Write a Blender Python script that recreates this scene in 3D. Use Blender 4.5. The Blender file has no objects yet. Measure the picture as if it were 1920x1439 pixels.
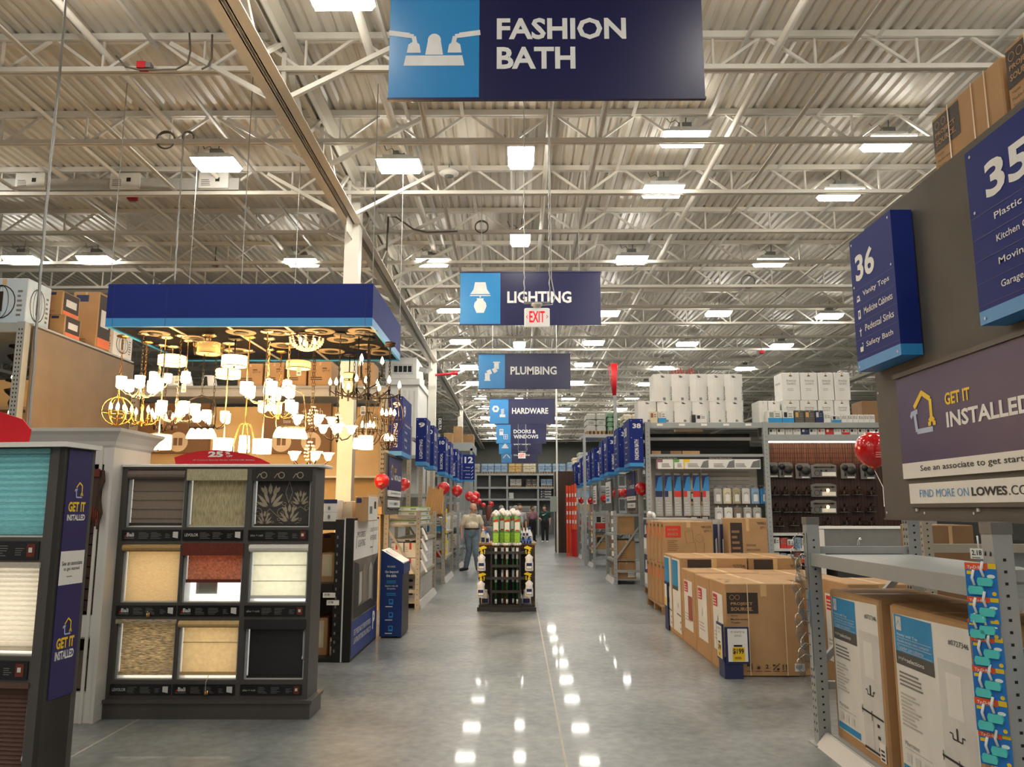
import bpy, bmesh, math, random
from mathutils import Vector, Matrix
R = random.Random(11)
SC = bpy.context.scene
COL = SC.collection

# ---------------------------------------------------------------- camera, world, exposure
FPX = 1475.0
PITCH = math.atan(236/FPX); YAW = math.atan(11/FPX/math.cos(PITCH)); EYE = 1.58
cam = bpy.data.cameras.new('camera'); camo = bpy.data.objects.new('camera', cam); COL.objects.link(camo)
cam.sensor_fit = 'HORIZONTAL'; cam.sensor_width = 36.0; cam.lens = FPX/1920*36
cam.clip_start = .05; cam.clip_end = 300
camo.location = (0, 0, EYE); camo.rotation_euler = (math.pi/2+PITCH, 0, YAW)
SC.camera = camo
W = bpy.data.worlds.new('world'); SC.world = W; W.use_nodes = True
W.node_tree.nodes['Background'].inputs[0].default_value = (1, .93, .84, 1)
W.node_tree.nodes['Background'].inputs[1].default_value = .30
VS = SC.view_settings
SC.display_settings.display_device = 'sRGB'
VS.view_transform = 'Standard'; VS.look = 'None'; VS.gamma = 1; VS.use_curve_mapping = False
VS.exposure = 0.70
LAMP = 34.0        # high-bay lens emission
try:
    SC.cycles.use_denoising = True; SC.cycles.max_bounces = 7; SC.cycles.diffuse_bounces = 4
    SC.cycles.glossy_bounces = 3; SC.cycles.transmission_bounces = 4
    SC.cycles.caustics_reflective = False; SC.cycles.caustics_refractive = False
    SC.cycles.sample_clamp_indirect = 6.0; SC.cycles.sample_clamp_direct = 0
    SC.cycles.use_light_tree = True
except Exception: pass

def ray(x, y):
    u = (x-960)/FPX; v = -(y-719.5)/FPX
    d = Vector((u, math.cos(PITCH)-v*math.sin(PITCH), math.sin(PITCH)+v*math.cos(PITCH)))
    c, s = math.cos(YAW), math.sin(YAW)
    return Vector((c*d.x-s*d.y, s*d.x+c*d.y, d.z))
EYEV = Vector((0, 0, EYE))
def atY(x, y, Y): d = ray(x, y); return EYEV+d*(Y/d.y)
def atX(x, y, X): d = ray(x, y); return EYEV+d*(X/d.x)
def atZ(x, y, Z): d = ray(x, y); return EYEV+d*((Z-EYE)/d.z)

# ---------------------------------------------------------------- materials
def lin(c): return tuple(((v/255)/12.92 if v/255 <= .04045 else ((v/255+.055)/1.055)**2.4) for v in c)
MATS = {}
def mk(key, rgb, rough=.55, metal=0, var=.05, sc=6, bump=0, emit=0, trans=0, coat=0, kind='noise', rgb2=None, spec=.5, ecol=None):
    m = bpy.data.materials.new(key); m.use_nodes = True; nt = m.node_tree; N = nt.nodes; L = nt.links
    b = N['Principled BSDF']; c = lin(rgb)
    tc = N.new('ShaderNodeTexCoord'); mp = N.new('ShaderNodeMapping'); L.new(tc.outputs['Object'], mp.inputs[0])
    if kind == 'wood':
        t = N.new('ShaderNodeTexWave'); t.inputs['Scale'].default_value = sc; t.inputs['Distortion'].default_value = 6
        t.inputs['Detail'].default_value = 3; t.inputs['Detail Scale'].default_value = 2; mp.inputs['Scale'].default_value = (1, 1, .12); fac = t.outputs['Fac']
    elif kind == 'weave':
        t = N.new('ShaderNodeTexNoise'); t.inputs['Scale'].default_value = sc; t.inputs['Detail'].default_value = 4; mp.inputs['Scale'].default_value = (1, 1, 7); fac = t.outputs['Fac']
    elif kind == 'vweave':
        t = N.new('ShaderNodeTexNoise'); t.inputs['Scale'].default_value = sc; t.inputs['Detail'].default_value = 4; mp.inputs['Scale'].default_value = (5, 1, .7); fac = t.outputs['Fac']
    else:
        t = N.new('ShaderNodeTexNoise'); t.inputs['Scale'].default_value = sc; t.inputs['Detail'].default_value = 5; fac = t.outputs['Fac']
    L.new(mp.outputs[0], t.inputs['Vector'])
    rp = N.new('ShaderNodeValToRGB'); L.new(fac, rp.inputs[0])
    lo = lin(rgb2) if rgb2 else tuple(v*(1-var*1.5) for v in c)
    hi = c if rgb2 else tuple(min(1, v*(1+var*1.5)) for v in c)
    rp.color_ramp.elements[0].color = (*lo, 1); rp.color_ramp.elements[1].color = (*hi, 1)
    rp.color_ramp.elements[0].position = .3; rp.color_ramp.elements[1].position = .7
    L.new(rp.outputs[0], b.inputs['Base Color'])
    b.inputs['Roughness'].default_value = rough; b.inputs['Metallic'].default_value = metal
    b.inputs['Specular IOR Level'].default_value = spec
    if coat: b.inputs['Coat Weight'].default_value = coat; b.inputs['Coat Roughness'].default_value = .08
    if bump:
        bp = N.new('ShaderNodeBump'); bp.inputs['Strength'].default_value = bump; bp.inputs['Distance'].default_value = .01
        L.new(fac, bp.inputs['Height']); L.new(bp.outputs[0], b.inputs['Normal'])
    if emit:
        b.inputs['Emission Color'].default_value = (*lin(ecol or rgb), 1); b.inputs['Emission Strength'].default_value = emit
    if trans:
        tr = N.new('ShaderNodeBsdfTranslucent'); L.new(rp.outputs[0], tr.inputs[0])
        mx = N.new('ShaderNodeMixShader'); mx.inputs[0].default_value = trans
        L.new(b.outputs[0], mx.inputs[1]); L.new(tr.outputs[0], mx.inputs[2]); L.new(mx.outputs[0], N['Material Output'].inputs[0])
    MATS[key] = m
    return m
def glass(key, tint, alpha):
    m = bpy.data.materials.new(key); m.use_nodes = True; nt = m.node_tree; N = nt.nodes; L = nt.links
    g = N.new('ShaderNodeBsdfGlossy'); g.inputs['Roughness'].default_value = .05
    t = N.new('ShaderNodeBsdfTransparent'); t.inputs[0].default_value = (*lin(tint), 1)
    x = N.new('ShaderNodeMixShader'); x.inputs[0].default_value = alpha
    L.new(t.outputs[0], x.inputs[1]); L.new(g.outputs[0], x.inputs[2]); L.new(x.outputs[0], N['Material Output'].inputs[0])
    MATS[key] = m
def perforated(key):                                 # sheet with small holes: part of the light passes
    N = MATS[key].node_tree.nodes; L = MATS[key].node_tree.links
    t = N.new('ShaderNodeBsdfTransparent'); x = N.new('ShaderNodeMixShader'); x.inputs[0].default_value = .6
    L.new(N['Principled BSDF'].outputs[0], x.inputs[1]); L.new(t.outputs[0], x.inputs[2]); L.new(x.outputs[0], N['Material Output'].inputs[0])
def floor_mat():
    m = bpy.data.materials.new('concrete'); m.use_nodes = True; nt = m.node_tree; N = nt.nodes; L = nt.links; b = N['Principled BSDF']
    tc = N.new('ShaderNodeTexCoord')
    a = N.new('ShaderNodeTexNoise'); a.inputs['Scale'].default_value = .9; a.inputs['Detail'].default_value = 8; a.inputs['Roughness'].default_value = .62
    f = N.new('ShaderNodeTexNoise'); f.inputs['Scale'].default_value = 14; f.inputs['Detail'].default_value = 6
    L.new(tc.outputs['Object'], a.inputs['Vector']); L.new(tc.outputs['Object'], f.inputs['Vector'])
    mx = N.new('ShaderNodeMath'); mx.operation = 'MULTIPLY_ADD'; mx.inputs[1].default_value = .35; L.new(f.outputs['Fac'], mx.inputs[0])
    sc = N.new('ShaderNodeMath'); sc.operation = 'MULTIPLY'; sc.inputs[1].default_value = .65; L.new(a.outputs['Fac'], sc.inputs[0]); L.new(sc.outputs[0], mx.inputs[2])
    rp = N.new('ShaderNodeValToRGB'); L.new(mx.outputs[0], rp.inputs[0])
    e = rp.color_ramp.elements; e[0].position = .36; e[0].color = (*lin((92, 96, 98)), 1); e[1].position = .64; e[1].color = (*lin((147, 149, 147)), 1)
    L.new(rp.outputs[0], b.inputs['Base Color'])
    r2 = N.new('ShaderNodeMapRange'); r2.inputs[3].default_value = .30; r2.inputs[4].default_value = .46; L.new(a.outputs['Fac'], r2.inputs[0]); L.new(r2.outputs[0], b.inputs['Roughness'])
    bp = N.new('ShaderNodeBump'); bp.inputs['Strength'].default_value = .05; bp.inputs['Distance'].default_value = .004; L.new(a.outputs['Fac'], bp.inputs['Height']); L.new(bp.outputs[0], b.inputs['Normal'])
    b.inputs['Specular IOR Level'].default_value = .45
    b.inputs['Coat Weight'].default_value = .22; b.inputs['Coat Roughness'].default_value = .05; b.inputs['Coat IOR'].default_value = 1.45
    MATS['concrete'] = m
floor_mat()
mk('deck', (214, 208, 196), .38, .0, .05, .7)
mk('steel_white', (222, 217, 206), .45, 0, .03, 3)
mk('joint', (182, 176, 164), .7)
mk('wall_grey', (120, 122, 116), .8, 0, .04, 1)
mk('lens', (255, 255, 255), .4, emit=LAMP, ecol=(255, 250, 238))
mk('lamp_body', (205, 205, 202), .5)
mk('grey_box', (120, 120, 118), .5)
mk('navy', (26, 32, 108), .38, 0, .03, 4)
mk('navy2', (24, 42, 118), .6, 0, .03, 4, spec=.2)
mk('banner_navy', (17, 19, 74), .3, 0, .03, 2)
mk('banner_blue', (42, 138, 205), .25, 0, .03, 2)
mk('sky', (52, 140, 205), .4, 0, .03, 2)
mk('white_ink', (228, 228, 226), .5)
mk('white', (226, 224, 218), .5, 0, .03, 3)
mk('paper', (232, 230, 225), .6, 0, .02, 5)
mk('yellow', (236, 196, 30), .5)
mk('black', (20, 19, 19), .5)
mk('ink', (34, 32, 32), .6)
mk('ink_grey', (120, 118, 116), .6)
mk('red', (200, 22, 34), .4)
mk('exit_red', (240, 20, 30), .4, emit=.3)
mk('exit_face', (240, 238, 232), .4, emit=.15)
mk('rack', (158, 161, 160), .42, .0, .03, 5)
mk('rack_tan', (172, 163, 146), .45, 0, .03, 5)
mk('hole', (25, 25, 25), .8)
mk('black_steel', (24, 23, 23), .45)
mk('taupe', (92, 87, 80), .75, 0, .06, 3, bump=.05)
mk('brown_panel', (128, 112, 94), .75, 0, .05, 3)
mk('card', (176, 138, 95), .75, 0, .05, 5)
mk('card2', (166, 129, 88), .75, 0, .05, 5)
mk('card_dark', (142, 108, 74), .75, 0, .05, 5)
mk('tape', (206, 170, 118), .35)
mk('strap', (222, 196, 158), .3)
mk('card_white', (222, 220, 214), .6, 0, .03, 5)
mk('blue_print', (40, 140, 196), .5)
mk('grey_print', (78, 78, 74), .5)
mk('brown_print', (54, 42, 34), .6)
mk('red_print', (206, 52, 44), .5)
mk('orange_print', (224, 108, 44), .5)
mk('navy_print', (34, 44, 88), .5)
mk('pale', (206, 204, 200), .6)
mk('pale2', (180, 177, 171), .6)
mk('rust', (156, 78, 52), .6)
mk('charcoal', (74, 71, 68), .5, 0, .04, 4)
mk('charcoal2', (50, 47, 45), .5, 0, .04, 4)
mk('strip_black', (18, 17, 17), .35)
mk('jamb', (168, 172, 174), .4)
mk('frame_white', (208, 205, 200), .4, 0, .02, 3)
mk('backlight', (255, 255, 255), .6, emit=1.15, ecol=(255, 250, 236))
mk('teal', (112, 164, 168), .8, 0, .12, 40, trans=.35, kind='weave')
mk('cream', (226, 218, 204), .8, 0, .06, 40, trans=.5, kind='weave')
mk('brown_cell', (96, 72, 64), .8, 0, .10, 40, trans=.12, kind='weave')
mk('mocha', (140, 126, 112), .85, 0, .06, 60, trans=.10, kind='weave')
mk('mocha_dk', (116, 104, 94), .85, 0, .06, 60)
mk('linen', (186, 176, 142), .85, 0, .22, 30, trans=.22, kind='vweave')
mk('linen_v', (176, 168, 136), .85, 0, .2, 60, kind='vweave')
mk('damask', (66, 62, 60), .8, 0, .10, 30, trans=.06)
mk('damask_dk', (48, 44, 42), .8, 0, .10, 30)
mk('damask_gold', (158, 146, 124), .7)
mk('sand', (236, 218, 184), .85, 0, .08, 50, trans=.5, kind='weave')
mk('sand_v', (178, 146, 96), .85, 0, .12, 60, kind='weave')
mk('rustshade', (204, 146, 118), .85, 0, .22, 70, trans=.42)
mk('rustval', (104, 44, 30), .85, 0, .1, 60)
mk('ivory', (240, 238, 226), .8, 0, .03, 30, trans=.65)
mk('ivory_v', (222, 220, 210), .7, 0, .02, 30)
mk('woven', (206, 190, 160), .85, 0, .35, 26, trans=.42, kind='weave')
mk('tan', (236, 220, 188), .85, 0, .05, 40, trans=.5)
mk('tan_v', (206, 174, 120), .75, 0, .05, 40)
mk('blackout', (34, 34, 35), .45, 0, .08, 60)
mk('signred', (196, 10, 28), .4, 0, .04, 3)
mk('wood_dark', (66, 38, 24), .5, 0, .1, 5, kind='wood', rgb2=(44, 24, 16))
mk('bronze', (58, 44, 34), .35, .7)
mk('black_iron', (30, 26, 24), .4, .5)
mk('nickel', (196, 178, 150), .22, 1)
mk('gold', (206, 160, 90), .25, 1)
mk('shade_lit', (255, 240, 214), .5, emit=14, ecol=(255, 206, 140))
mk('drum_lit', (255, 232, 190), .5, emit=2.2, ecol=(255, 214, 150))
mk('drum_dim', (230, 206, 160), .5, emit=.45, ecol=(255, 206, 130))
mk('bulb', (255, 240, 220), .5, emit=60, ecol=(255, 204, 132))
mk('crystal', (240, 226, 200), .1, 0, .1, 20, emit=.5, ecol=(255, 206, 140))
mk('medal', (112, 98, 78), .5)
mk('grid_black', (12, 10, 9), .8, 0, .1, 40, spec=.1)
mk('tag', (240, 236, 226), .6)
mk('tan_wall', (214, 184, 136), .8, 0, .03, 2)
mk('brown_sign', (124, 92, 64), .6, 0, .03, 2)
mk('sign_disc', (214, 192, 160), .6)
mk('grey_shelf', (176, 174, 168), .5)
mk('mop_green', (110, 160, 92), .5, 0, .2, 30)
mk('lime', (150, 200, 60), .5, 0, .15, 30)
mk('grn', (22, 104, 52), .45)
mk('mopwhite', (232, 230, 226), .9, 0, .05, 50)
mk('plastic_white', (230, 230, 230), .35)
mk('plastic_yellow', (240, 206, 20), .35)
mk('jug_blue', (60, 110, 190), .3)
mk('blue_cap', (36, 70, 150), .4)
mk('balloon', (212, 22, 24), .16, 0, .03, 3, coat=.6)
mk('balloon_white', (236, 150, 140), .4)
mk('deckpat_orange', (226, 70, 24), .5)
mk('wood_board', (196, 150, 92), .6, 0, .1, 8, kind='wood')
mk('cabinet_wood', (120, 68, 36), .45, 0, .1, 7, kind='wood', rgb2=(76, 40, 22))
mk('led_warm', (255, 240, 220), .5, emit=9, ecol=(255, 226, 190))
mk('skin', (206, 152, 126), .55, 0, .04, 12)
mk('skin2', (150, 102, 78), .55, 0, .04, 12)
mk('hair_grey', (150, 144, 138), .8)
mk('hair_dark', (34, 28, 26), .7)
mk('hair_red', (110, 52, 34), .7)
mk('shirt_cream', (222, 208, 182), .8, 0, .03, 20)
mk('jeans', (110, 124, 136), .85, 0, .12, 14)
mk('mauve', (150, 106, 118), .8)
mk('nike_green', (22, 62, 54), .8)
mk('black_cloth', (28, 28, 32), .85)
mk('plaid', (120, 112, 112), .85, 0, .5, 30)
mk('grey_cloth', (168, 166, 164), .85)
mk('shoe', (28, 26, 26), .5)
mk('shoe_white', (222, 222, 222), .5)
mk('eyewhite', (235, 232, 226), .3)
mk('iris', (46, 36, 30), .3)
mk('lip', (168, 96, 88), .5)
mk('chrome', (214, 216, 218), .15, 1)
mk('sink_white', (240, 240, 240), .2, coat=.4)
mk('sage', (150, 160, 148), .6)
mk('pk_blue', (40, 120, 200), .35, 0, .08, 6)
mk('pk_teal', (90, 206, 200), .3)
mk('pk_orange', (236, 88, 36), .4)
mk('plastic_grey', (110, 108, 104), .5)
mk('bag_cream', (212, 200, 172), .6, 0, .05, 8)
mk('bag_blue', (136, 164, 192), .6, 0, .05, 8)
mk('bag_gold', (206, 166, 96), .6, 0, .05, 8)
mk('bag_grey', (176, 174, 166), .6, 0, .05, 8)
mk('bag_green', (110, 150, 120), .6, 0, .05, 8)
mk('pallet', (150, 116, 78), .8, 0, .1, 6)
mk('flex', (150, 150, 148), .4, .6)
mk('chain', (196, 194, 188), .4, .6)
mk('wire', (110, 104, 96), .5, .3)
mk('prog_photo', (112, 104, 96), .5, 0, .3, 3)
mk('prog_dark', (52, 48, 46), .5)
mk('prog_blue', (48, 66, 128), .45)
mk('kiosk', (24, 52, 112), .4, 0, .03, 4)
mk('display_blue', (90, 150, 200), .5)
perforated('grid_black')
glass('clear', (236, 240, 242), .12)
glass('clear_amber', (255, 246, 230), .06)
mk('pale_blue', (190, 206, 218), .55, 0, .04, 4)

# ---------------------------------------------------------------- mesh builder
class Fr:                                  # a flat frame in the place: origin, right, up
    def __init__(s, O, Rt, U=(0, 0, 1)):
        s.O = Vector(O); s.R = Vector(Rt).normalized(); s.U = Vector(U).normalized(); s.N = s.R.cross(s.U).normalized()
    def p(s, a, b, n=0): return s.O+s.R*a+s.U*b+s.N*n
    def sub(s, a, b, n=0):
        return Fr(s.p(a, b, n), s.R, s.U)
def front(x, y, z): return Fr((x, y, z), (1, 0, 0))      # faces the camera (-Y)
def facem(x, y, z): return Fr((x, y, z), (0, -1, 0))     # faces -X
def facep(x, y, z): return Fr((x, y, z), (0, 1, 0))      # faces +X
TXT = {}
def glyphs(s, bold):
    k = (s, bold)
    if k not in TXT:
        c = bpy.data.curves.new('t', 'FONT'); c.body = s; c.resolution_u = 2 if len(s) > 6 else 3; c.offset = bold
        c.fill_mode = 'FRONT' if hasattr(c, 'fill_mode') else c.fill_mode
        o = bpy.data.objects.new('t', c); me = bpy.data.meshes.new_from_object(o)
        vs = [(v.co.x, v.co.y) for v in me.vertices]; fs = [tuple(p.vertices) for p in me.polygons]
        bpy.data.objects.remove(o); bpy.data.curves.remove(c); bpy.data.meshes.remove(me)
        xs = [v[0] for v in vs] or [0, 1]; ys = [v[1] for v in vs] or [0, 1]
        TXT[k] = (vs, fs, min(xs), min(ys), max(xs), max(ys))
    return TXT[k]
MESHES = {}; ORG = {}
EPS = .0025
class MB:
    def __init__(s): s.V = []; s.F = []; s.I = []; s.S = []; s.k = []; s.c = 0
    def mi(s, key):
        if key not in s.k: s.k.append(key)
        return s.k.index(key)
    def add(s, vs, fs, mat, smooth=False):
        o = len(s.V); s.V += [Vector(v) for v in vs]; i = s.mi(mat)
        for f in fs: s.F.append(tuple(o+a for a in f)); s.I.append(i); s.S.append(smooth)
        return s
    def box(s, x0, y0, z0, x1, y1, z1, mat):
        if x0 > x1: x0, x1 = x1, x0
        if y0 > y1: y0, y1 = y1, y0
        if z0 > z1: z0, z1 = z1, z0
        return s.add([(x0, y0, z0), (x1, y0, z0), (x1, y1, z0), (x0, y1, z0), (x0, y0, z1), (x1, y0, z1), (x1, y1, z1), (x0, y1, z1)],
                     [(0, 3, 2, 1), (4, 5, 6, 7), (0, 1, 5, 4), (1, 2, 6, 5), (2, 3, 7, 6), (3, 0, 4, 7)], mat)
    def fbox(s, F, a0, b0, n0, a1, b1, n1, mat):
        P = [F.p(a, b, n) for n in (n0, n1) for a, b in ((a0, b0), (a1, b0), (a1, b1), (a0, b1))]
        return s.add(P, [(3, 2, 1, 0), (4, 5, 6, 7), (0, 1, 5, 4), (1, 2, 6, 5), (2, 3, 7, 6), (3, 0, 4, 7)], mat)
    def bbox(s, x0, y0, z0, x1, y1, z1, mat, b=.01):       # box with chamfered vertical and top edges
        lv = [(z0, 0), (z1-b, 0), (z1, b)]; vs = []
        for z, i in lv:
            X0, Y0, X1, Y1 = x0+i, y0+i, x1-i, y1-i
            vs += [(X0+b, Y0, z), (X1-b, Y0, z), (X1, Y0+b, z), (X1, Y1-b, z), (X1-b, Y1, z), (X0+b, Y1, z), (X0, Y1-b, z), (X0, Y0+b, z)]
        fs = [tuple(range(7, -1, -1)), tuple(range(16, 24))]
        for l in range(2):
            for i in range(8): fs.append((l*8+i, l*8+(i+1) % 8, l*8+8+(i+1) % 8, l*8+8+i))
        return s.add(vs, fs, mat)
    def bar(s, a, b, w, h, mat, up=(0, 0, 1), caps=True):
        a = Vector(a); b = Vector(b); d = (b-a).normalized(); u = Vector(up)
        if abs(d.dot(u)) > .98: u = Vector((1, 0, 0))
        r = d.cross(u).normalized()*(w/2); u = r.cross(d).normalized()*(h/2)
        vs = [a-r-u, a+r-u, a+r+u, a-r+u, b-r-u, b+r-u, b+r+u, b-r+u]
        fs = [(0, 1, 5, 4), (1, 2, 6, 5), (2, 3, 7, 6), (3, 0, 4, 7)]
        if caps: fs += [(3, 2, 1, 0), (4, 5, 6, 7)]
        return s.add(vs, fs, mat)
    def tube(s, pts, r, mat, n=6, closed=False, rads=None):
        P = [Vector(p) for p in pts]; m = len(P); vs = []; last = None
        for i, p in enumerate(P):
            a = P[i-1] if (i or closed) else P[i]; b = P[(i+1) % m] if (i < m-1 or closed) else P[i]
            d = (b-a).normalized() if (b-a).length > 1e-9 else Vector((0, 0, 1))
            if last is None:
                u = Vector((0, 0, 1)) if abs(d.z) < .9 else Vector((1, 0, 0))
            else: u = last
            u = (u-d*u.dot(d)).normalized(); last = u; w = d.cross(u); q = rads[i] if rads else r
            vs += [p+(u*math.cos(2*math.pi*k/n)+w*math.sin(2*math.pi*k/n))*q for k in range(n)]
        fs = []
        for i in range(m if closed else m-1):
            j = (i+1) % m
            for k in range(n): fs.append((i*n+k, i*n+(k+1) % n, j*n+(k+1) % n, j*n+k))
        if not closed: fs += [tuple(range(n-1, -1, -1)), tuple(range((m-1)*n, m*n))]
        return s.add(vs, fs, mat, n > 4)
    def lathe(s, c, prof, mat, n=16, ax=None, close=True):
        c = Vector(c); A = Vector(ax or (0, 0, 1)).normalized(); u = Vector((1, 0, 0)) if abs(A.x) < .9 else Vector((0, 1, 0))
        u = (u-A*u.dot(A)).normalized(); w = A.cross(u); vs = []
        for r, z in prof: vs += [c+A*z+(u*math.cos(2*math.pi*k/n)+w*math.sin(2*math.pi*k/n))*r for k in range(n)]
        fs = []
        for i in range(len(prof)-1):
            for k in range(n): fs.append((i*n+k, i*n+(k+1) % n, (i+1)*n+(k+1) % n, (i+1)*n+k))
        if close:
            if prof[0][0] > 1e-6: fs.append(tuple(range(n-1, -1, -1)))
            if prof[-1][0] > 1e-6: fs.append(tuple(range((len(prof)-1)*n, len(prof)*n)))
        return s.add(vs, fs, mat, True)
    def ball(s, c, r, mat, n=10, sz=1.0):
        k = max(4, n//2); return s.lathe(c, [(max(1e-5, r*math.sin(math.pi*i/k)), -r*sz*math.cos(math.pi*i/k)) for i in range(k+1)], mat, n, close=False)
    def prism(s, F, pts, n0, n1, mat):
        m = len(pts); vs = [F.p(a, b, n0) for a, b in pts]+[F.p(a, b, n1) for a, b in pts]
        fs = [tuple(range(m-1, -1, -1)), tuple(range(m, 2*m))]+[(i, (i+1) % m, m+(i+1) % m, m+i) for i in range(m)]
        return s.add(vs, fs, mat)
    def poly(s, F, pts, mat, n=EPS):
        s.c = (s.c+1) % 24; n += s.c*4e-5      # overlapping print never lies exactly in one plane
        return s.add([F.p(a, b, n) for a, b in pts], [tuple(range(len(pts)))], mat)
    def rect(s, F, a0, b0, a1, b1, mat, n=EPS): return s.poly(F, [(a0, b0), (a1, b0), (a1, b1), (a0, b1)], mat, n)
    def disc(s, F, a, b, ra, rb, mat, n=EPS, k=18):
        return s.poly(F, [(a+ra*math.cos(2*math.pi*i/k), b+rb*math.sin(2*math.pi*i/k)) for i in range(k)], mat, n)
    def ring(s, F, a, b, r, w, mat, n=EPS, k=18):
        vs = [F.p(a+q*math.cos(2*math.pi*i/k), b+q*math.sin(2*math.pi*i/k), n) for q in (r-w, r) for i in range(k)]
        return s.add(vs, [(i, k+i, k+(i+1) % k, (i+1) % k)[::1] for i in range(k)], mat)
    def line(s, F, pts, w, mat, n=EPS):
        for (a, b), (c, d) in zip(pts, pts[1:]):
            l = math.hypot(c-a, d-b) or 1; x, y = -(d-b)/l*w/2, (c-a)/l*w/2
            s.poly(F, [(a+x, b+y), (a-x, b-y), (c-x, d-y), (c+x, d+y)], mat, n)
        return s
    def text(s, F, st, a0, b0, a1, b1, mat, bold=.02, n=EPS):      # lettering fitted to a rectangle
        vs, fs, x0, y0, x1, y1 = glyphs(st, bold); kx = (a1-a0)/(x1-x0 or 1); ky = (b1-b0)/(y1-y0 or 1)
        return s.add([F.p(a0+(x-x0)*kx, b0+(y-y0)*ky, n) for x, y in vs], fs, mat)
    def lines(s, F, a0, b0, a1, b1, k, mat, n=EPS, fill=.45, seed=1):   # rows of print too small to read
        q = random.Random(seed*31+k); h = (b1-b0)/k
        for i in range(k):
            e = a0+(a1-a0)*q.uniform(.55, 1); y = b1-h*(i+1); s.rect(F, a0, y, e, y+h*fill, mat, n)
        return s
    def mesh(s, key=None, org=Vector((0, 0, 0))):
        me = bpy.data.meshes.new('m'); me.from_pydata([v-org for v in s.V], [], s.F)
        for k in s.k: me.materials.append(MATS[k])
        me.polygons.foreach_set('material_index', s.I); me.polygons.foreach_set('use_smooth', s.S); me.update()
        return me
    def build(s, name, parent=None, label=None):
        org = ORG[parent.name] if parent else s.base()
        me = s.mesh(None, org); me.name = name; o = bpy.data.objects.new(name, me); COL.objects.link(o)
        if parent: o.parent = parent
        else: o.location = org
        ORG[o.name] = org
        if label: o['label'] = label
        return o
    def base(s):
        xs = [v.x for v in s.V]; ys = [v.y for v in s.V]; zs = [v.z for v in s.V]
        return Vector(((min(xs)+max(xs))/2, (min(ys)+max(ys))/2, min(zs)))
LABELS = {}
def tag(o, label, cat, group=None):
    o['label'] = label; o['category'] = cat
    if group: o['group'] = group
    LABELS.setdefault(label, []).append((o.name, group))
    return o
def thing(name, label, cat, loc, group=None):
    o = bpy.data.objects.new(name, None); COL.objects.link(o); o.location = loc; o.empty_display_size = .1
    ORG[o.name] = Vector(loc); return tag(o, label, cat, group)
def one(mb, name, label, cat, group=None): return tag(mb.build(name), label, cat, group)
def struct(mb, name): o = mb.build(name); o['kind'] = 'structure'; return o
OR = ['first', 'second', 'third', 'fourth', 'fifth', 'sixth', 'seventh', 'eighth', 'ninth', 'tenth', 'eleventh', 'twelfth', 'thirteenth', 'fourteenth', 'fifteenth', 'sixteenth', 'seventeenth', 'eighteenth', 'nineteenth', 'twentieth']+['%dth' % i for i in range(21, 60)]
def house_logo(mb, F, a, b, w, h, n=EPS):            # roof line that ends as a wrench, floor line that ends as a hammer
    L = lambda pts, m: mb.line(F, [(a+x*w, b+y*h) for x, y in pts], .11*w, m, n)
    L([(.14, .62), (.5, .93), (.83, .74), (.83, .28)], 'yellow'); mb.disc(F, a+.5*w, b+.93*h, .055*w, .055*w, 'yellow', n)
    L([(.83, .30), (.74, .22), (.74, .12)], 'yellow'); L([(.83, .30), (.93, .22), (.93, .12)], 'yellow')
    L([(.14, .5), (.2, .04), (.86, .04)], 'logo_grey'); mb.poly(F, [(a+x*w, b+y*h) for x, y in [(-.06, .44), (0, .54), (.28, .58), (.28, .46), (.08, .44), (0, .36)]], 'logo_grey', n)
mk('logo_grey', (172, 184, 214), .5)
# ---------------------------------------------------------------- building shell
ZT = 7.15; ZB = 6.66; FX0, FX1, FY0, FY1 = -26.0, 26.0, -9.0, 62.0
mb = MB(); mb.box(FX0, FY0, -.12, FX1, FY1, 0, 'concrete'); struct(mb, 'floor')
mb = MB()
for X in (.30, -2.89, 5.0): mb.box(X-.008, FY0+.1, .0002, X+.008, FY1-.1, .0008, 'joint')
for Y in (-3.2, 4.3, 11.3, 17.1, 23, 29, 35, 41): mb.box(FX0+.1, Y-.006, .0002, FX1-.1, Y+.006, .0009, 'joint')
struct(mb, 'trim_1')
mb = MB(); P = []; x = FX0; pit = .152
while x < FX1:
    P += [(x, ZT+.032), (x+.032, ZT), (x+.104, ZT), (x+.136, ZT+.032)]; x += pit
vs = [(a, FY0, b) for a, b in P]+[(a, FY1, b) for a, b in P]; n = len(P)
mb.add(vs, [(i, i+1, n+i+1, n+i) for i in range(n-1)], 'deck')
mb.box(FX0, FY0, ZT+.08, FX1, FY1, ZT+.14, 'deck'); struct(mb, 'ceiling')
for nm, b in (('wall_back', (FX0, FY1, 0, FX1, FY1+.2, ZT)), ('wall_left', (FX0-.2, FY0, 0, FX0, FY1, ZT)), ('wall_right', (FX1, FY0, 0, FX1+.2, FY1, ZT))):
    mb = MB(); mb.box(*b, 'wall_grey'); struct(mb, nm)
JY = [8.55+1.83*k for k in range(-3, 29)]
def joist(Y):
    mb = MB(); mb.box(FX0, Y-.05, ZT-.085, FX1, Y-.008, ZT-.002, 'steel_white'); mb.box(FX0, Y+.008, ZT-.085, FX1, Y+.05, ZT-.002, 'steel_white')
    for s in (-1, 1): mb.box(FX0, Y+s*.03-.022, ZB, FX1, Y+s*.03+.022, ZB+.06, 'steel_white')
    x = -25.9+.6
    lim = 26 if Y < 36 else 15
    while x < lim:
        if x > -lim:
            for a, b, w in (((x, Y, ZB+.04), (x, Y, ZT-.06), .026), ((x-.05, Y, ZB+.04), (x-.57, Y, ZT-.06), .034), ((x+.05, Y, ZB+.04), (x+.57, Y, ZT-.06), .034)):
                mb.bar(a, b, w, w, 'steel_white', (0, 1, 0), False)
        x += 1.2
    struct(mb, 'roof_joist')
for Y in JY: joist(Y)
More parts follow.
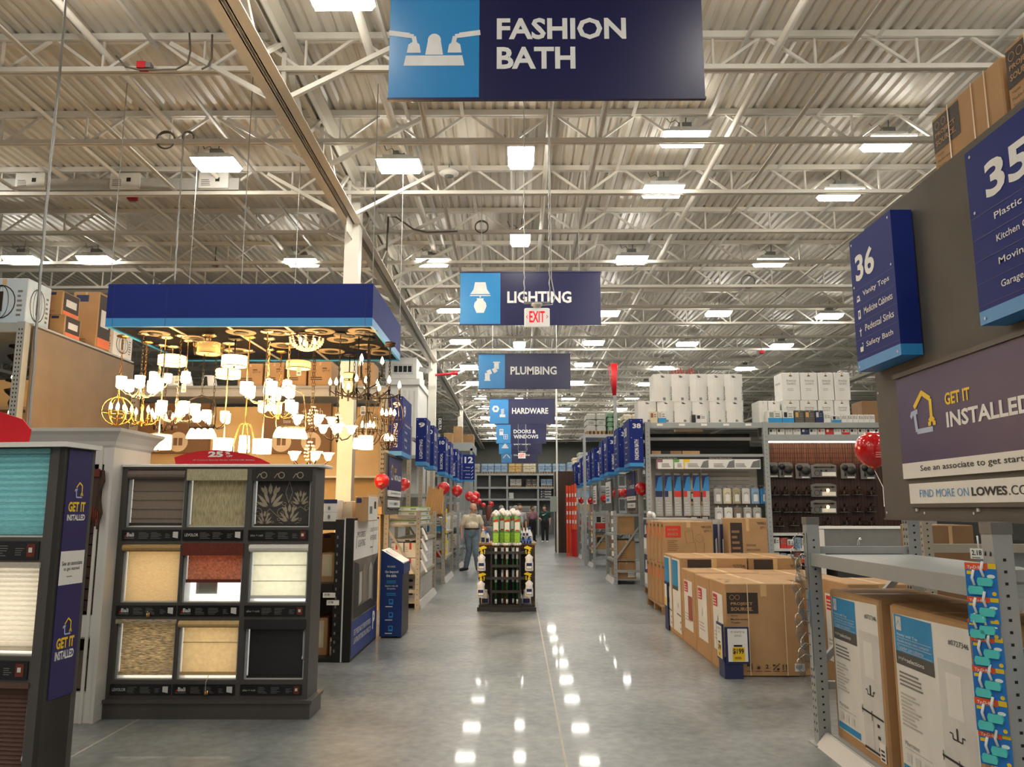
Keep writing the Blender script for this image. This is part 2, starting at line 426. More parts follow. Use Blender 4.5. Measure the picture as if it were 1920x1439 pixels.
GX = (-2.75, 12.4, -18.0)
for gx in GX:
    mb = MB(); z0 = 6.27
    for s in (-1, 1):
        mb.box(gx+s*.085-.07, FY0, z0, gx+s*.085+.07, FY1, z0+.016, 'steel_white'); mb.box(gx+s*.03-.008, FY0, z0, gx+s*.03+.008, FY1, z0+.14, 'steel_white')
        mb.box(gx+s*.085-.07, FY0, ZT-.13, gx+s*.085+.07, FY1, ZT-.115, 'steel_white'); mb.box(gx+s*.03-.008, FY0, ZT-.25, gx+s*.03+.008, FY1, ZT-.1, 'steel_white')
    for Y in JY:
        if Y > 50: continue
        mb.bar((gx, Y, z0+.05), (gx, Y, ZT-.12), .05, .05, 'steel_white', (0, 1, 0), False)
        mb.bar((gx, Y+.06, ZT-.14), (gx, Y+.88, z0+.06), .07, .07, 'steel_white', (1, 0, 0), False)
        mb.bar((gx, Y+1.77, ZT-.14), (gx, Y+.95, z0+.06), .05, .05, 'steel_white', (1, 0, 0), False)
    struct(mb, 'roof_girder')
    for Y in (12.6, 25.0, 37.4):
        mb = MB(); q = .12
        mb.box(gx-q, Y-q, 0, gx+q, Y+q, ZT-.13, 'steel_white'); mb.box(gx-.2, Y-.2, 0, gx+.2, Y+.2, .02, 'steel_white')
        mb.box(gx-.01, Y-.5, 6.0, gx+.01, Y+.5, 6.28, 'steel_white'); mb.box(gx-.22, Y-.16, 6.85, gx+.34, Y+.16, 6.9, 'steel_white')
        struct(mb, 'column')
mb = MB()                                               # kicker braces from the girder's bottom chord up to the joists
for Y in JY[2:22]:
    mb.bar((-2.62, Y-.1, 6.3), (-1.36, Y-.02, 7.02), .055, .055, 'steel_white', (0, 1, 0))
    mb.bar((-2.88, Y-.1, 6.3), (-4.1, Y-.02, 7.02), .055, .055, 'steel_white', (0, 1, 0))
struct(mb, 'girder_brace_beam')
mb = MB()                                               # bridging angles and sprinkler mains running down the store
for X in (-8.2, -5.6, -1.25, 1.15, 3.75, 6.4, 9.3):
    mb.box(X-.03, FY0, ZB+.062, X+.03, FY1, ZB+.068, 'steel_white'); mb.box(X-.003, FY0, ZB+.062, X+.003, FY1, ZB+.11, 'steel_white')
    mb.box(X+.45, FY0, ZT-.1, X+.5, FY1, ZT-.09, 'steel_white')
for X, z, r in ((3.05, 6.93, .045), (-1.75, 6.95, .055), (6.9, 6.93, .045), (-4.9, 6.93, .04), (-7.4, 6.93, .045), (.45, 6.98, .04), (10.4, 6.93, .05), (-6.45, 6.9, .03)):
    mb.tube([(X, FY0, z), (X, FY1, z)], r, 'steel_white', 8)
struct(mb, 'sprinkler_beam')
mb = MB()
for X in (-8.9, -4.55, -1.8, .9, 2.4, 5.35, 8.4): mb.box(X+.25, FY0, 6.97, X+.29, FY1, 7.01, 'lamp_body')
struct(mb, 'conduit_beam')

# ---------------------------------------------------------------- high-bay lamps
def lamp(x, y, z, turn, label, grp):
    t = thing('high_bay_light', label, 'ceiling light', (x, y, z), grp)
    a, b = (.185, .32) if turn else (.32, .20)
    m = MB(); m.add([(x-a, y-b, z+.07), (x+a, y-b, z+.07), (x+a, y+b, z+.07), (x-a, y+b, z+.07), (x-a+.03, y-b+.03, z), (x+a-.03, y-b+.03, z), (x+a-.03, y+b-.03, z), (x-a+.03, y+b-.03, z)],
          [(4, 7, 6, 5), (0, 4, 5, 1), (1, 5, 6, 2), (2, 6, 7, 3), (3, 7, 4, 0)], 'lens'); m.build('diffuser', t)
    m = MB(); m.box(x-a-.01, y-b-.01, z+.071, x+a+.01, y+b+.01, z+.10, 'lamp_body'); m.box(x-a*.72, y-b*.72, z+.10, x+a*.72, y+b*.72, z+.17, 'lamp_body'); m.build('housing', t)
    m = MB(); m.box(x-.09, y-.07, z+.171, x+.09, y+.07, z+.27, 'grey_box'); m.build('driver_box', t)
    m = MB(); m.tube([(x+.02, y, z+.26), (x+.03, y, ZT)], .008, 'wire', 4); m.tube([(x-.05, y, z+.26), (x-.12, y, z+.34), (x-.2, y, z+.3), (x-.25, y, ZT-.05)], .007, 'wire', 4); m.build('hanger', t)
LR = [('centre aisle', .05, 1, (11.0, 14.56, 20.6, 24.4, 28.4, 32.4, 36.5, 40.6, 44.7, 48.8, 53, 57)),
      ('first row left of the centre aisle', -1.8, 0, (3.1, 7.25, 11.26, 15.99, 19.96, 23.95, 28.3, 32.0, 36.3, 40, 44.2, 48.3, 53, 57.5)),
      ('first row right of the centre aisle', 2.38, 0, (10.53, 12.25, 15.84, 20.39, 24.14, 27.9, 31.9, 36.6, 40.6, 44.7, 48.8, 53, 57.5)),
      ('second row right of the centre aisle', 5.34, 0, (10.69, 12.4, 16.04, 20.41, 24.33, 28.6, 32.4, 36.5, 40.6, 44.7, 48.8, 53, 57.5)),
      ('second row left of the centre aisle', -4.55, 0, (2.9, 6.9, 11.18, 15.97, 24.2, 32.4)),
      ('third row right of the centre aisle', 8.4, 0, (16.2, 20.73, 24.6, 28.75, 32.8, 37, 41)),
      ('third row left of the centre aisle', -8.81, 0, (3, 7, 11.2, 15.75, 24, 32)), ('fourth row left of the centre aisle', -10.35, 0, (15.74,)),
      ('fourth row right of the centre aisle', 13.6, 0, (24.6, 28.6, 33.3, 37.4))]
for nm, X, turn, ys in LR:
    for i, Y in enumerate(ys):
        far = Y > 27
        lamp(X, Y, 6.68 if not (X > 2 and Y in (10.53, 10.69)) else 6.74, turn or Y == 20.6,
             ('white high bay lamp far down the store in the %s' % (nm.replace(' centre', '') if 'row' in nm else 'middle row')) if far else 'glowing white high bay lamp, %s in the %s' % (OR[i], nm.replace(' centre', '') if 'row' in nm else 'middle row above the aisle'), 'far high bay lamps, '+nm if far else None)
for X in (-8.8, -4.55, -1.8, 2.4, 5.35, 8.4):                                    # the same lamp rows carry on over the shop behind the photographer
    for Y in (-5.3, -1.1)+((3.0, 6.9) if X > 0 else ()): lamp(X, Y, 6.68, 0, 'white high bay lamp over the shop behind the photographer', 'lamps over the near end of the shop')
for X in (13.6, 19):
    for Y in (2, 8, 14, 20): lamp(X, Y, 6.68, 0, 'white high bay lamp over the far right bay', 'lamps over the right bay')

# ---------------------------------------------------------------- small things up in the roof
t = thing('ceiling_rail', 'grey metal rail with three white control boxes lying on a roof joist at upper left', 'rail', (-6.5, 12.2, 6.73))
m = MB(); m.box(-10, 12.13, 6.73, -4.55, 12.28, 6.93, 'grey_shelf'); m.build('rail', t)
for X in (-7.95, -6.4, -4.95):
    m = MB(); m.box(X-.24, 12.08, 6.74, X+.24, 12.3, 7.0, 'white'); F = front(X-.24, 12.08, 6.74); m.rect(F, .27, .11, .34, .18, 'black'); m.lines(F, .04, .04, .2, .16, 4, 'ink_grey'); m.build('control_box', t)
def strobe(x, y, Y, lab):
    p = atY(x, y, Y); t = thing('alarm_strobe', lab, 'alarm', (p.x, Y, p.z))
    m = MB(); m.box(p.x-.07, Y-.05, p.z, p.x+.07, Y+.05, p.z+.09, 'red'); m.build('housing', t)
    m = MB(); m.box(p.x-.05, Y-.035, p.z-.03, p.x+.05, Y+.035, p.z-.001, 'clear'); m.build('lens', t)
    m = MB(); m.tube([(p.x, Y, p.z+.09), (p.x, Y, ZT+.02)], .01, 'wire', 5); m.build('stem', t)
strobe(248, 375, 12.4, 'small red fire alarm strobe under the roof rail with control boxes')
strobe(403, 498, 16.0, 'small red fire alarm strobe above the blue lighting canopy')
strobe(1428, 663, 24.7, 'small dark red alarm strobe in the roof above the white cartons')
p = atY(272, 128, 8.45); m = MB(); m.box(p.x-.07, 8.38, p.z-.03, p.x+.03, 8.48, p.z+.05, 'red'); m.box(p.x+.03, 8.39, p.z-.02, p.x+.09, 8.47, p.z+.04, 'grey_box')
one(m, 'junction_box', 'red and grey junction box on the nearest roof joist at upper left', 'electrical box')
def coil(pts, r, name, lab, cat, mat='wire', rr=5):
    m = MB(); m.tube(pts, r, mat, rr); one(m, name, lab, cat)
coil([atY(218, 105, 8.4), atY(235, 125, 8.4), atY(262, 131, 8.4), atY(330, 130, 8.4), atY(352, 118, 8.4), atY(357, 95, 8.4), atY(355, 62, 8.4)], .012, 'roof_cable', 'thin grey cable drooping along the nearest roof joist at upper left', 'cable')
coil([atY(398, 65, 8.45), atY(397, 110, 8.45), atY(390, 124, 8.45), atY(378, 130, 8.45)], .012, 'roof_cable', 'short grey cable dropping from a white box beside the roof girder', 'cable')
def chainline(a, b, name, lab, cat, r=.012, sag=0):
    a = Vector(a); b = Vector(b); n = 40
    m = MB(); m.tube([a.lerp(b, i/n)+Vector((.003*math.sin(i*1.3)+sag*math.sin(i*.2), 0, 0)) for i in range(n+1)], r, 'flex', 5); one(m, name, lab, cat)
chainline(atY(122, 0, 6.8)+Vector((0, 0, .35)), atY(52, 806, 6.6), 'hanging_conduit', 'long pale flexible conduit hanging from roof to white cabinet at far left', 'conduit', .013, .008)
chainline(atY(345, 250, 9.9), atY(327, 532, 9.9), 'hanging_conduit', 'dark flexible conduit dropping from a roof joist to the blue lighting canopy', 'conduit', .011)
def loop(cx, cy, Y, r, name, lab):
    c = atY(cx, cy, Y); m = MB(); m.tube([(c.x+r*math.cos(i*.35), Y+.01*i*.1, c.z+r*math.sin(i*.35)*(1-.1*(i > 18))) for i in range(36)], .011, 'wire', 5); one(m, name, lab, 'cable')
loop(310, 262, 10.35, .13, 'cable_loop', 'larger brown cable loop on the roof joist above the blue canopy')
loop(352, 256, 10.35, .08, 'cable_loop', 'smaller brown cable loop beside the larger one on the roof joist')
loop(903, 425, 13.9, .12, 'cable_loop', 'thin pale cable loop on a roof joist above the lighting banner')
loop(1403, 528, 17.68, .16, 'cable_loop', 'coiled pale cable on a roof joist above the toilet cartons')
coil([atY(725, 470, 13.8), atY(728, 407, 13.8), atY(742, 407, 13.8), atY(775, 430, 13.8), atY(800, 436, 13.8), atY(858, 434, 13.8)], .018, 'roof_cable', 'brown cable bending along a roof joist left of the centre aisle lamps', 'cable')
p = atY(842, 326, 12.1); t = thing('ceiling_speaker', 'round white speaker hanging under the roof left of the centre aisle', 'speaker', (p.x, 12.1, p.z))
m = MB(); m.lathe((p.x, 12.1, p.z-.04), [(.08, 0), (.15, .03), (.16, .05), (.06, .12), (.02, .14)], 'white', 20); m.build('speaker_body', t)
m = MB(); m.lathe((p.x, 12.1, p.z-.045), [(.001, 0), (.078, 0), (.078, .01)], 'grey_box', 18); m.build('grille', t)
m = MB(); m.tube([(p.x, 12.1, p.z+.1), (p.x, 12.1, ZT)], .008, 'wire', 5); m.build('hanger', t)

# ---------------------------------------------------------------- duct and air handler beside the second column
m = MB()
X0, X1, Y0, Y1 = -3.72, -2.9, 22.6, 25.6
m.box(X0, Y0, 0, X1, Y1, 5.15, 'white')
for i in range(6): m.box(X0+.03+i*.138, Y0-.03, 0, X0+.10+i*.138, Y0, 5.0, 'white')
m.box(X0-.1, Y0-.12, 5.15, X1+.05, Y1, 5.32, 'white'); one(m, 'wall_duct', 'tall white ribbed duct standing beside the white column left of the aisle', 'duct')
t = thing('air_handler', 'white air handler with square vents on top of the ribbed duct', 'air handler', (-3.3, 23, 5.33))
m = MB(); m.box(-3.85, 22.5, 5.33, -2.95, 24.5, 5.95, 'white'); m.build('body', t)
m = MB(); F = front(-3.62, 22.49, 5.5)
m.rect(F, -.03, -.04, .57, .26, 'lamp_body', .004)
for i in range(4): m.rect(F, .02+i*.135, .02, .125+i*.135, .2, 'hole', .008)
m.build('vent_grille', t)
t = thing('floodlight', 'small square floodlight on an arm at the end of the air handler', 'floodlight', (-2.75, 22.6, 5.55))
m = MB(); m.bar((-2.84, 22.6, 5.62), (-2.62, 22.5, 5.55), .16, .14, 'lamp_body'); m.build('head', t); m = MB(); m.tube([(-2.75, 22.75, 5.33), (-2.75, 22.62, 5.56)], .02, 'wire', 6); m.build('bracket', t)
p = atY(835, 702, 24.6); m = MB(); m.tube([(p.x-.32, 24.6, p.z-.03), (p.x+.32, 24.6, p.z+.03)], .04, 'red', 8); m.tube([(p.x+.24, 24.6, p.z+.02), (p.x+.4, 24.6, p.z+.04)], .06, 'red', 8)
one(m, 'sprinkler_valve', 'red sprinkler pipe stub reaching out from the white column', 'pipe')
# ---------------------------------------------------------------- hanging department banners
def icon_faucet(m, F, s):
    i = 'white_ink'; P = lambda pts: m.poly(F, [(a*s, b*s) for a, b in pts], i)
    P([(-.41, -.33), (.41, -.33), (.38, -.18), (-.38, -.18)]); P([(-.12, -.17), (.12, -.17), (.09, .02), (-.09, .02)]); m.disc(F, 0, .04*s, .09*s, .1*s, i)
    for q in (-1, 1):
        m.poly(F, [(q*a*s, b*s) for a, b in [(.37, -.14), (.18, -.14), (.2, -.02), (.27, .04), (.35, -.02)]][::q], i)
        m.line(F, [(q*.26*s, 0), (q*.28*s, .1*s), (q*.6*s, .15*s)], .06*s, i); m.line(F, [(q*.34*s, .115*s), (q*.62*s, .155*s)], .075*s, i)
def icon_lamp(m, F, s):
    P = lambda pts: m.poly(F, [(a*s, b*s) for a, b in pts], 'white_ink')
    P([(-.16, .5), (.16, .5), (.2, .28), (.3, .13), (-.3, .13), (-.2, .28)]); P([(-.31, .1), (.31, .1), (.31, .07), (-.31, .07)]); P([(-.02, .07), (.02, .07), (.02, .02), (-.02, .02)])
    P([(-.11, 0), (.11, 0), (.09, -.05), (.17, -.14), (.19, -.25), (.11, -.45), (-.11, -.45), (-.19, -.25), (-.17, -.14), (-.09, -.05)])
def icon_pipe(m, F, s):
    m.line(F, [(-.2*s, -.42*s), (-.2*s, -.08*s), (-.02*s, .0*s)], .22*s, 'white_ink'); m.line(F, [(.06*s, .0), (.22*s, .1*s), (.22*s, .4*s)], .22*s, 'white_ink')
    m.line(F, [(-.34*s, -.42*s), (-.06*s, -.42*s)], .06*s, 'white_ink', EPS*1.2); m.line(F, [(.06*s, .42*s), (.38*s, .42*s)], .06*s, 'white_ink', EPS*1.2)
def icon_bolt(m, F, s):
    k = 6; m.add([F.p(-.22*s+q*math.cos(math.pi/3*j)*s, .16*s+q*math.sin(math.pi/3*j)*s, EPS) for q in (.1, .24) for j in range(k)], [(j, k+j, k+(j+1) % k, (j+1) % k) for j in range(k)], 'white_ink')
    m.rect(F, .04*s, -.38*s, .4*s, -.2*s, 'white_ink')
    for j in range(5): m.line(F, [(.12*s, (-.17+j*.07)*s), (.32*s, (-.13+j*.07)*s)], .04*s, 'white_ink')
def icon_door(m, F, s):
    m.rect(F, -.34*s, -.1*s, -.02*s, .42*s, 'white_ink'); m.rect(F, -.28*s, .2*s, -.2*s, .34*s, 'banner_blue', EPS*2); m.rect(F, -.16*s, .2*s, -.08*s, .34*s, 'banner_blue', EPS*2)
    for a in (.02, .18, .34): m.line(F, [(a*s, -.42*s), (a*s, -.06*s)], .035*s, 'white_ink', EPS*2)
    for b in (-.42, -.24, -.06): m.line(F, [(.0, b*s), (.36*s, b*s)], .035*s, 'white_ink', EPS*2)
def icon_lumber(m, F, s):
    for a, b, w in ((-.0, .16, .2), (0, .0, .42), (0, -.16, .64)): m.rect(F, (a-w/2)*s, (b-.07)*s, (a+w/2)*s, (b+.07)*s, 'white_ink')
def icon_roof(m, F, s): m.line(F, [(-.4*s, -.25*s), (0, .25*s), (.4*s, -.25*s)], .1*s, 'white_ink')
def banner(xa, xb, yb, texts, ufrac, icon, lab, Wd=2.44, H=.93, blue=.287, chains=True):
    Y = 1.0
    for _ in range(30):                                  # distance at which a banner of this width spans these pixels
        a, b = atY(xa, yb, Y), atY(xb, yb, Y); Y *= Wd/(b.x-a.x)
    a = atY((xa+xb)/2, yb, Y); x0, z0 = a.x-Wd/2, a.z
    t = thing('department_banner', lab, 'sign', (a.x, Y, z0))
    m = MB(); m.box(x0, Y, z0, x0+Wd*blue, Y+.012, z0+H, 'banner_blue'); m.box(x0+Wd*blue, Y, z0, x0+Wd, Y+.012, z0+H, 'banner_navy')
    F = front(x0, Y, z0)
    for s, u0, u1, v0, v1 in texts: m.text(F, s, u0*Wd, v0*H, u1*Wd, v1*H, 'white_ink', .03)
    icon(m, F.sub(Wd*blue*.5, H*.5), H*.62); m.build('panel', t)
    m = MB(); m.box(x0-.005, Y-.01, z0-.012, x0+Wd+.005, Y+.022, z0+.006, 'banner_navy'); m.box(x0-.005, Y-.01, z0+H-.006, x0+Wd+.005, Y+.022, z0+H+.014, 'banner_navy'); m.build('rail', t)
    m = MB()
    for k in (.15, .85): m.tube([(x0+Wd*k, Y+.006, z0+H+.01), (x0+Wd*k, Y+.006, ZT+.03)], .006, 'chain', 4)
    m.build('hanging_wire', t)
    return Y
banner(727, 1322, 184.5, [('FASHION', .343, .756, .53, .727), ('BATH', .343, .593, .264, .463)], 0, icon_faucet, 'large navy and blue hanging banner reading FASHION BATH, nearest of the row')
banner(862, 1127, 608.5, [('LIGHTING', .336, .792, .406, .634)], 0, icon_lamp, 'navy hanging banner reading LIGHTING with a white lamp icon')
banner(897, 1070, 729, [('PLUMBING', .347, .85, .4, .64)], 0, icon_pipe, 'navy hanging banner reading PLUMBING with a white pipe icon')
banner(918, 1041, 795, [('HARDWARE', .341, .894, .4, .64)], 0, icon_bolt, 'navy hanging banner reading HARDWARE with a bolt icon')
banner(930.5, 1024.5, 832, [('DOORS &', .345, .79, .53, .73), ('WINDOWS', .345, .84, .26, .46)], 0, icon_door, 'navy hanging banner reading DOORS & WINDOWS')
banner(935.5, 1016, 852, [('LUMBER', .345, .74, .56, .84)], 0, icon_lumber, 'navy hanging banner reading LUMBER behind the doors banner')
banner(940, 1008, 868.5, [('ROOFING', .345, .78, .5, .75)], 0, icon_roof, 'navy hanging banner reading ROOFING, farthest of the row')

def exit_sign(cx, cy0, cy1, wpx, lab, small=False):
    Wd = .33; Y = FPX*Wd/wpx*.98
    a = atY(cx, cy1, Y); H = .245; z = a.z
    t = thing('exit_sign', lab, 'exit sign', (a.x, Y, z)); x0 = a.x-Wd/2
    m = MB(); m.bbox(x0, Y-.03, z, x0+Wd, Y+.03, z+H, 'exit_face', .012); F = front(x0, Y-.03, z)
    m.text(F, 'EXIT', .065, .05, .265, .2, 'exit_red', .02); m.line(F, [(.045, .145), (.025, .125), (.045, .105)], .008, 'exit_red'); m.line(F, [(.285, .145), (.305, .125), (.285, .105)], .008, 'exit_red'); m.build('face', t)
    m = MB(); m.lathe((a.x, Y, z+H), [(.05, 0), (.05, .03), (.075, .035), (.075, .06)], 'lamp_body', 12); m.box(x0-.005, Y-.02, z+H+.06, x0+Wd+.005, Y+.02, z+H+.085, 'flex'); m.build('mount', t)
    m = MB()
    for k in (-.165, .165): m.tube([(a.x+k+.006*math.sin(i*2), Y+.006*math.cos(i*2), z+H+.08+(7.1-z-H-.08)*i/60) for i in range(61)], .007, 'chain', 4)
    m.tube([(a.x+.02, Y, z+H+.04), (a.x+.2, Y, z+H+.05), (a.x+.235, Y, z+H+.15), (a.x+.19, Y, z+H+.4), (a.x+.18, Y, 7.1)], .007, 'lamp_body', 5); m.build('hanging_chain', t)
exit_sign(1007, 578, 613, 48, 'white EXIT sign with red letters hanging on chains before the LIGHTING banner')
exit_sign(978.5, 848, 860, 13.5, 'small EXIT sign hanging before the ROOFING banner')
exit_sign(975, 888, 896, 8, 'tiny EXIT sign at the far end below the ROOFING banner')

# ---------------------------------------------------------------- aisle signs: blue boxes on the rack ends
def picto(m, F, k, s):
    i = 'white_ink'
    if k == 0: m.poly(F, [(.0, 0), (s, 0), (.75*s, .75*s), (.25*s, .75*s)], i); m.rect(F, .3*s, .28*s, .7*s, .5*s, 'navy2', EPS*2)
    elif k == 1: m.rect(F, .15*s, -.1*s, .85*s, s, i); m.rect(F, .36*s, .2*s, .64*s, .75*s, 'navy2', EPS*2)
    elif k == 2: m.poly(F, [(.1*s, .62*s), (.9*s, .62*s), (.66*s, .4*s), (.34*s, .4*s)], i); m.rect(F, .4*s, -.2*s, .6*s, .4*s, i); m.line(F, [(.5*s, .62*s), (.5*s, .9*s)], .1*s, i)
    else: m.rect(F, .1*s, 0, .9*s, .6*s, i); m.line(F, [(.9*s, .3*s), (.9*s, 1.0*s), (.62*s, 1.0*s)], .1*s, i)
def aisle_sign(x, y, z, w, t, h, side, num, items, end_text, lab, pics=True, left=None, brk=False):
    """x: face towards the main aisle; y..y+w along it; side=-1 faces -X, +1 faces +X"""
    T = thing('aisle_sign', lab, 'sign', (x, y+w/2, z)); m = MB(); b = .075*h
    xi = x-side*t
    m.box(x, y, z+b, xi, y+w, z+h, 'navy2'); m.box(x, y, z, xi, y+w, z+b, 'sky')
    F = facem(x, y+w, z) if side < 0 else facep(x, y, z)
    nw = w*.46 if len(num) > 1 else w*.2
    a0 = w*.12 if left is None else left
    m.text(F, num, a0, h*.66, a0+nw, h*.86, 'white_ink', .03)
    for i, s in enumerate(items):
        bz = h*(.52-.125*i); L_ = min(w*.66, len(s)*w*.056)
        m.text(F, s, w*.26, bz, w*.26+L_, bz+h*.05, 'white_ink', .008)
        if pics: picto(m, F.sub(w*.1, bz-.01), i, h*.06)
    for i in range(5): m.rect(F, 0, h*(.6-.125*i), w, h*(.6-.125*i)+.003, 'navy')
    m.build('face_panel', T)
    if end_text is not None:
        m = MB(); G = front(min(x, xi), y-.001, z)
        m.text(G, num, t*.25, h*.80, t*.85, h*.9, 'white_ink', .03)
        if end_text:
            V = Fr(G.p(t*.66, h*.14), (0, 0, 1), (-1, 0, 0)); m.text(V, end_text, 0, 0, min(h*.42, len(end_text)*h*.05), t*.3, 'white_ink', .02)
        m.build('end_panel', T)
    m = MB(); G = F
    for a in (.06, .94):
        for q in (.96, .63, .03): m.disc(G, a*w, q*h, .009, .009, 'lamp_body', .004, 8)
    if end_text is not None:
        for a in (.15, .85):
            for q in (.96, .6): m.disc(front(min(x, xi), y-.001, z), a*t, q*h, .009, .009, 'lamp_body', .004, 8)
    m.build('screw', T)
    if brk:
        ym = y+w/2; yu = min(brk[0], key=lambda v: abs(v-ym)); m = MB(); m.box(xi-side*.001, min(yu-.03, ym-.1), z+h*.5, brk[1]+side*.0005, max(yu+.03, ym+.1), z+h*.5+.06, 'rack'); m.build('bracket', T)
def board_sign(F, w, h, lab, name='service_sign'):
    """GET IT INSTALLED board with white foot strip, in a frame"""
    b = F.p(w/2, 0, 0); t = thing(name, lab, 'sign', b)
    m = MB(); m.fbox(F, 0, .15*h, 0, w, h, .02, 'purple'); m.fbox(F, 0, 0, 0, w, .15*h, .02, 'white'); G = F.sub(0, 0, .02)
    house_logo(m, G, w*.12, h*.42, w*.2, h*.4)
    m.text(G, 'GET IT', w*.4, h*.62, w*.58, h*.73, 'yellow', .03); m.text(G, 'INSTALLED', w*.4, h*.42, w*.94, h*.56, 'white_ink', .03)
    m.text(G, 'See an associate to get started.', w*.16, h*.045, w*.94, h*.115, 'ink', .006); m.build('panel', t)
    m = MB(); m.fbox(F, -.015, h, 0, w+.015, h+.03, .035, 'charcoal'); m.build('top_rail', t)
    return t
def more_strip(F, w, h, lab):
    t = thing('web_strip_sign', lab, 'sign', F.p(w/2, 0)); m = MB(); m.fbox(F, 0, 0, 0, w, h, .015, 'white'); G = F.sub(0, 0, .015)
    m.text(G, 'FIND MORE ON', w*.09, h*.3, w*.46, h*.68, 'display_blue', .0); m.text(G, 'LOWES', w*.48, h*.3, w*.70, h*.68, 'ink', .03); m.text(G, '.COM', w*.71, h*.3, w*.86, h*.68, 'ink', 0); m.build('panel', t)
    m = MB()
    for a in (.04, .5, .96): m.fbox(F, a*w-.01, -.05, 0, a*w+.01, -.03, .01, 'lamp_body')
    m.fbox(F, 0, -.025, 0, w, -.001, .02, 'charcoal'); m.build('rail', t)
mk('purple', (40, 32, 92), .42, 0, .03, 3)

# ---------------------------------------------------------------- balloons
def balloon(x, y, rpx, Y, lab, grp=None, tie=None):
    c = atY(x, y, Y); r = rpx/FPX*(Y*1.01)
    t = thing('balloon', lab, 'balloon', (c.x, Y, c.z-r), grp)
    m = MB(); m.lathe(c, [(.001, -1.1*r), (.3*r, -1.0*r), (.7*r, -.74*r), (.94*r, -.35*r), (r, .05*r), (.93*r, .42*r), (.7*r, .76*r), (.36*r, .97*r), (.001, 1.04*r)], 'balloon', 20, close=False); m.build('body', t)
    m = MB(); m.lathe((c.x, c.y, c.z-1.2*r), [(.09*r, 0), (.03*r, .1*r)], 'balloon', 8); m.build('knot', t)
    m = MB(); q = tie if tie else (c.x, Y+.05, c.z-r*2.2); m.tube([(c.x, Y, c.z-1.2*r), (c.x*.5+q[0]*.5+.03, (Y+q[1])/2, (c.z-1.2*r+q[2])/2), q], .003, 'white', 4); m.build('ribbon', t)
    m = MB(); F = front(c.x, Y-r*1.001, c.z)
    for k in range(3): m.rect(F, -.3*r, -.28*r-k*.12*r, .3*r-k*.1*r, -.22*r-k*.12*r, 'balloon_white', -.022*r*(k+1)+.003)
    m.build('print', t)
# ---------------------------------------------------------------- blind display cabinet (three by three shades)
def info_strip(par, F, w, h, brand, sd):
    m = MB(); m.fbox(F, 0, 0, 0, w, h, .006, 'strip_black'); G = F.sub(0, 0, .006)
    if brand == 'Bali':
        m.text(G, 'Bali', w*.09, h*.36, w*.21, h*.74, 'white_ink', .02, .001); m.poly(G, [(w*.05, h*.36), (w*.085, h*.36), (w*.085, h*.62)], 'red', .001); m.rect(G, w*.05, h*.2, w*.22, h*.26, 'ink_grey', .001)
    elif brand == 'LEVOLOR': m.text(G, 'LEVOLOR', w*.04, h*.38, w*.26, h*.66, 'white_ink', .0, .001)
    elif brand: m.text(G, 'allen + roth', w*.04, h*.38, w*.25, h*.58, 'pale2', 0, .001)
    m.lines(G, w*.29, h*.2, w*.46, h*.85, 5, 'ink_grey', .001, .3, sd); m.lines(G, w*.5, h*.2, w*.68, h*.85, 5, 'ink_grey', .001, .3, sd+1); m.lines(G, w*.74, h*.25, w*.84, h*.7, 4, 'ink_grey', .001, .3, sd+2)
    if brand and brand[0] == 'a' or not brand: m.rect(G, w*.87, h*.16, w*.96, h*.86, 'rustval', .001); m.rect(G, w*.89, h*.4, w*.93, h*.66, 'pale', .0015)
    else: m.poly(G, [(w*.87, h*.3), (w*.96, h*.2), (w*.96, h*.82), (w*.87, h*.82)], 'pale', .001)
    m.build('info_strip', par)
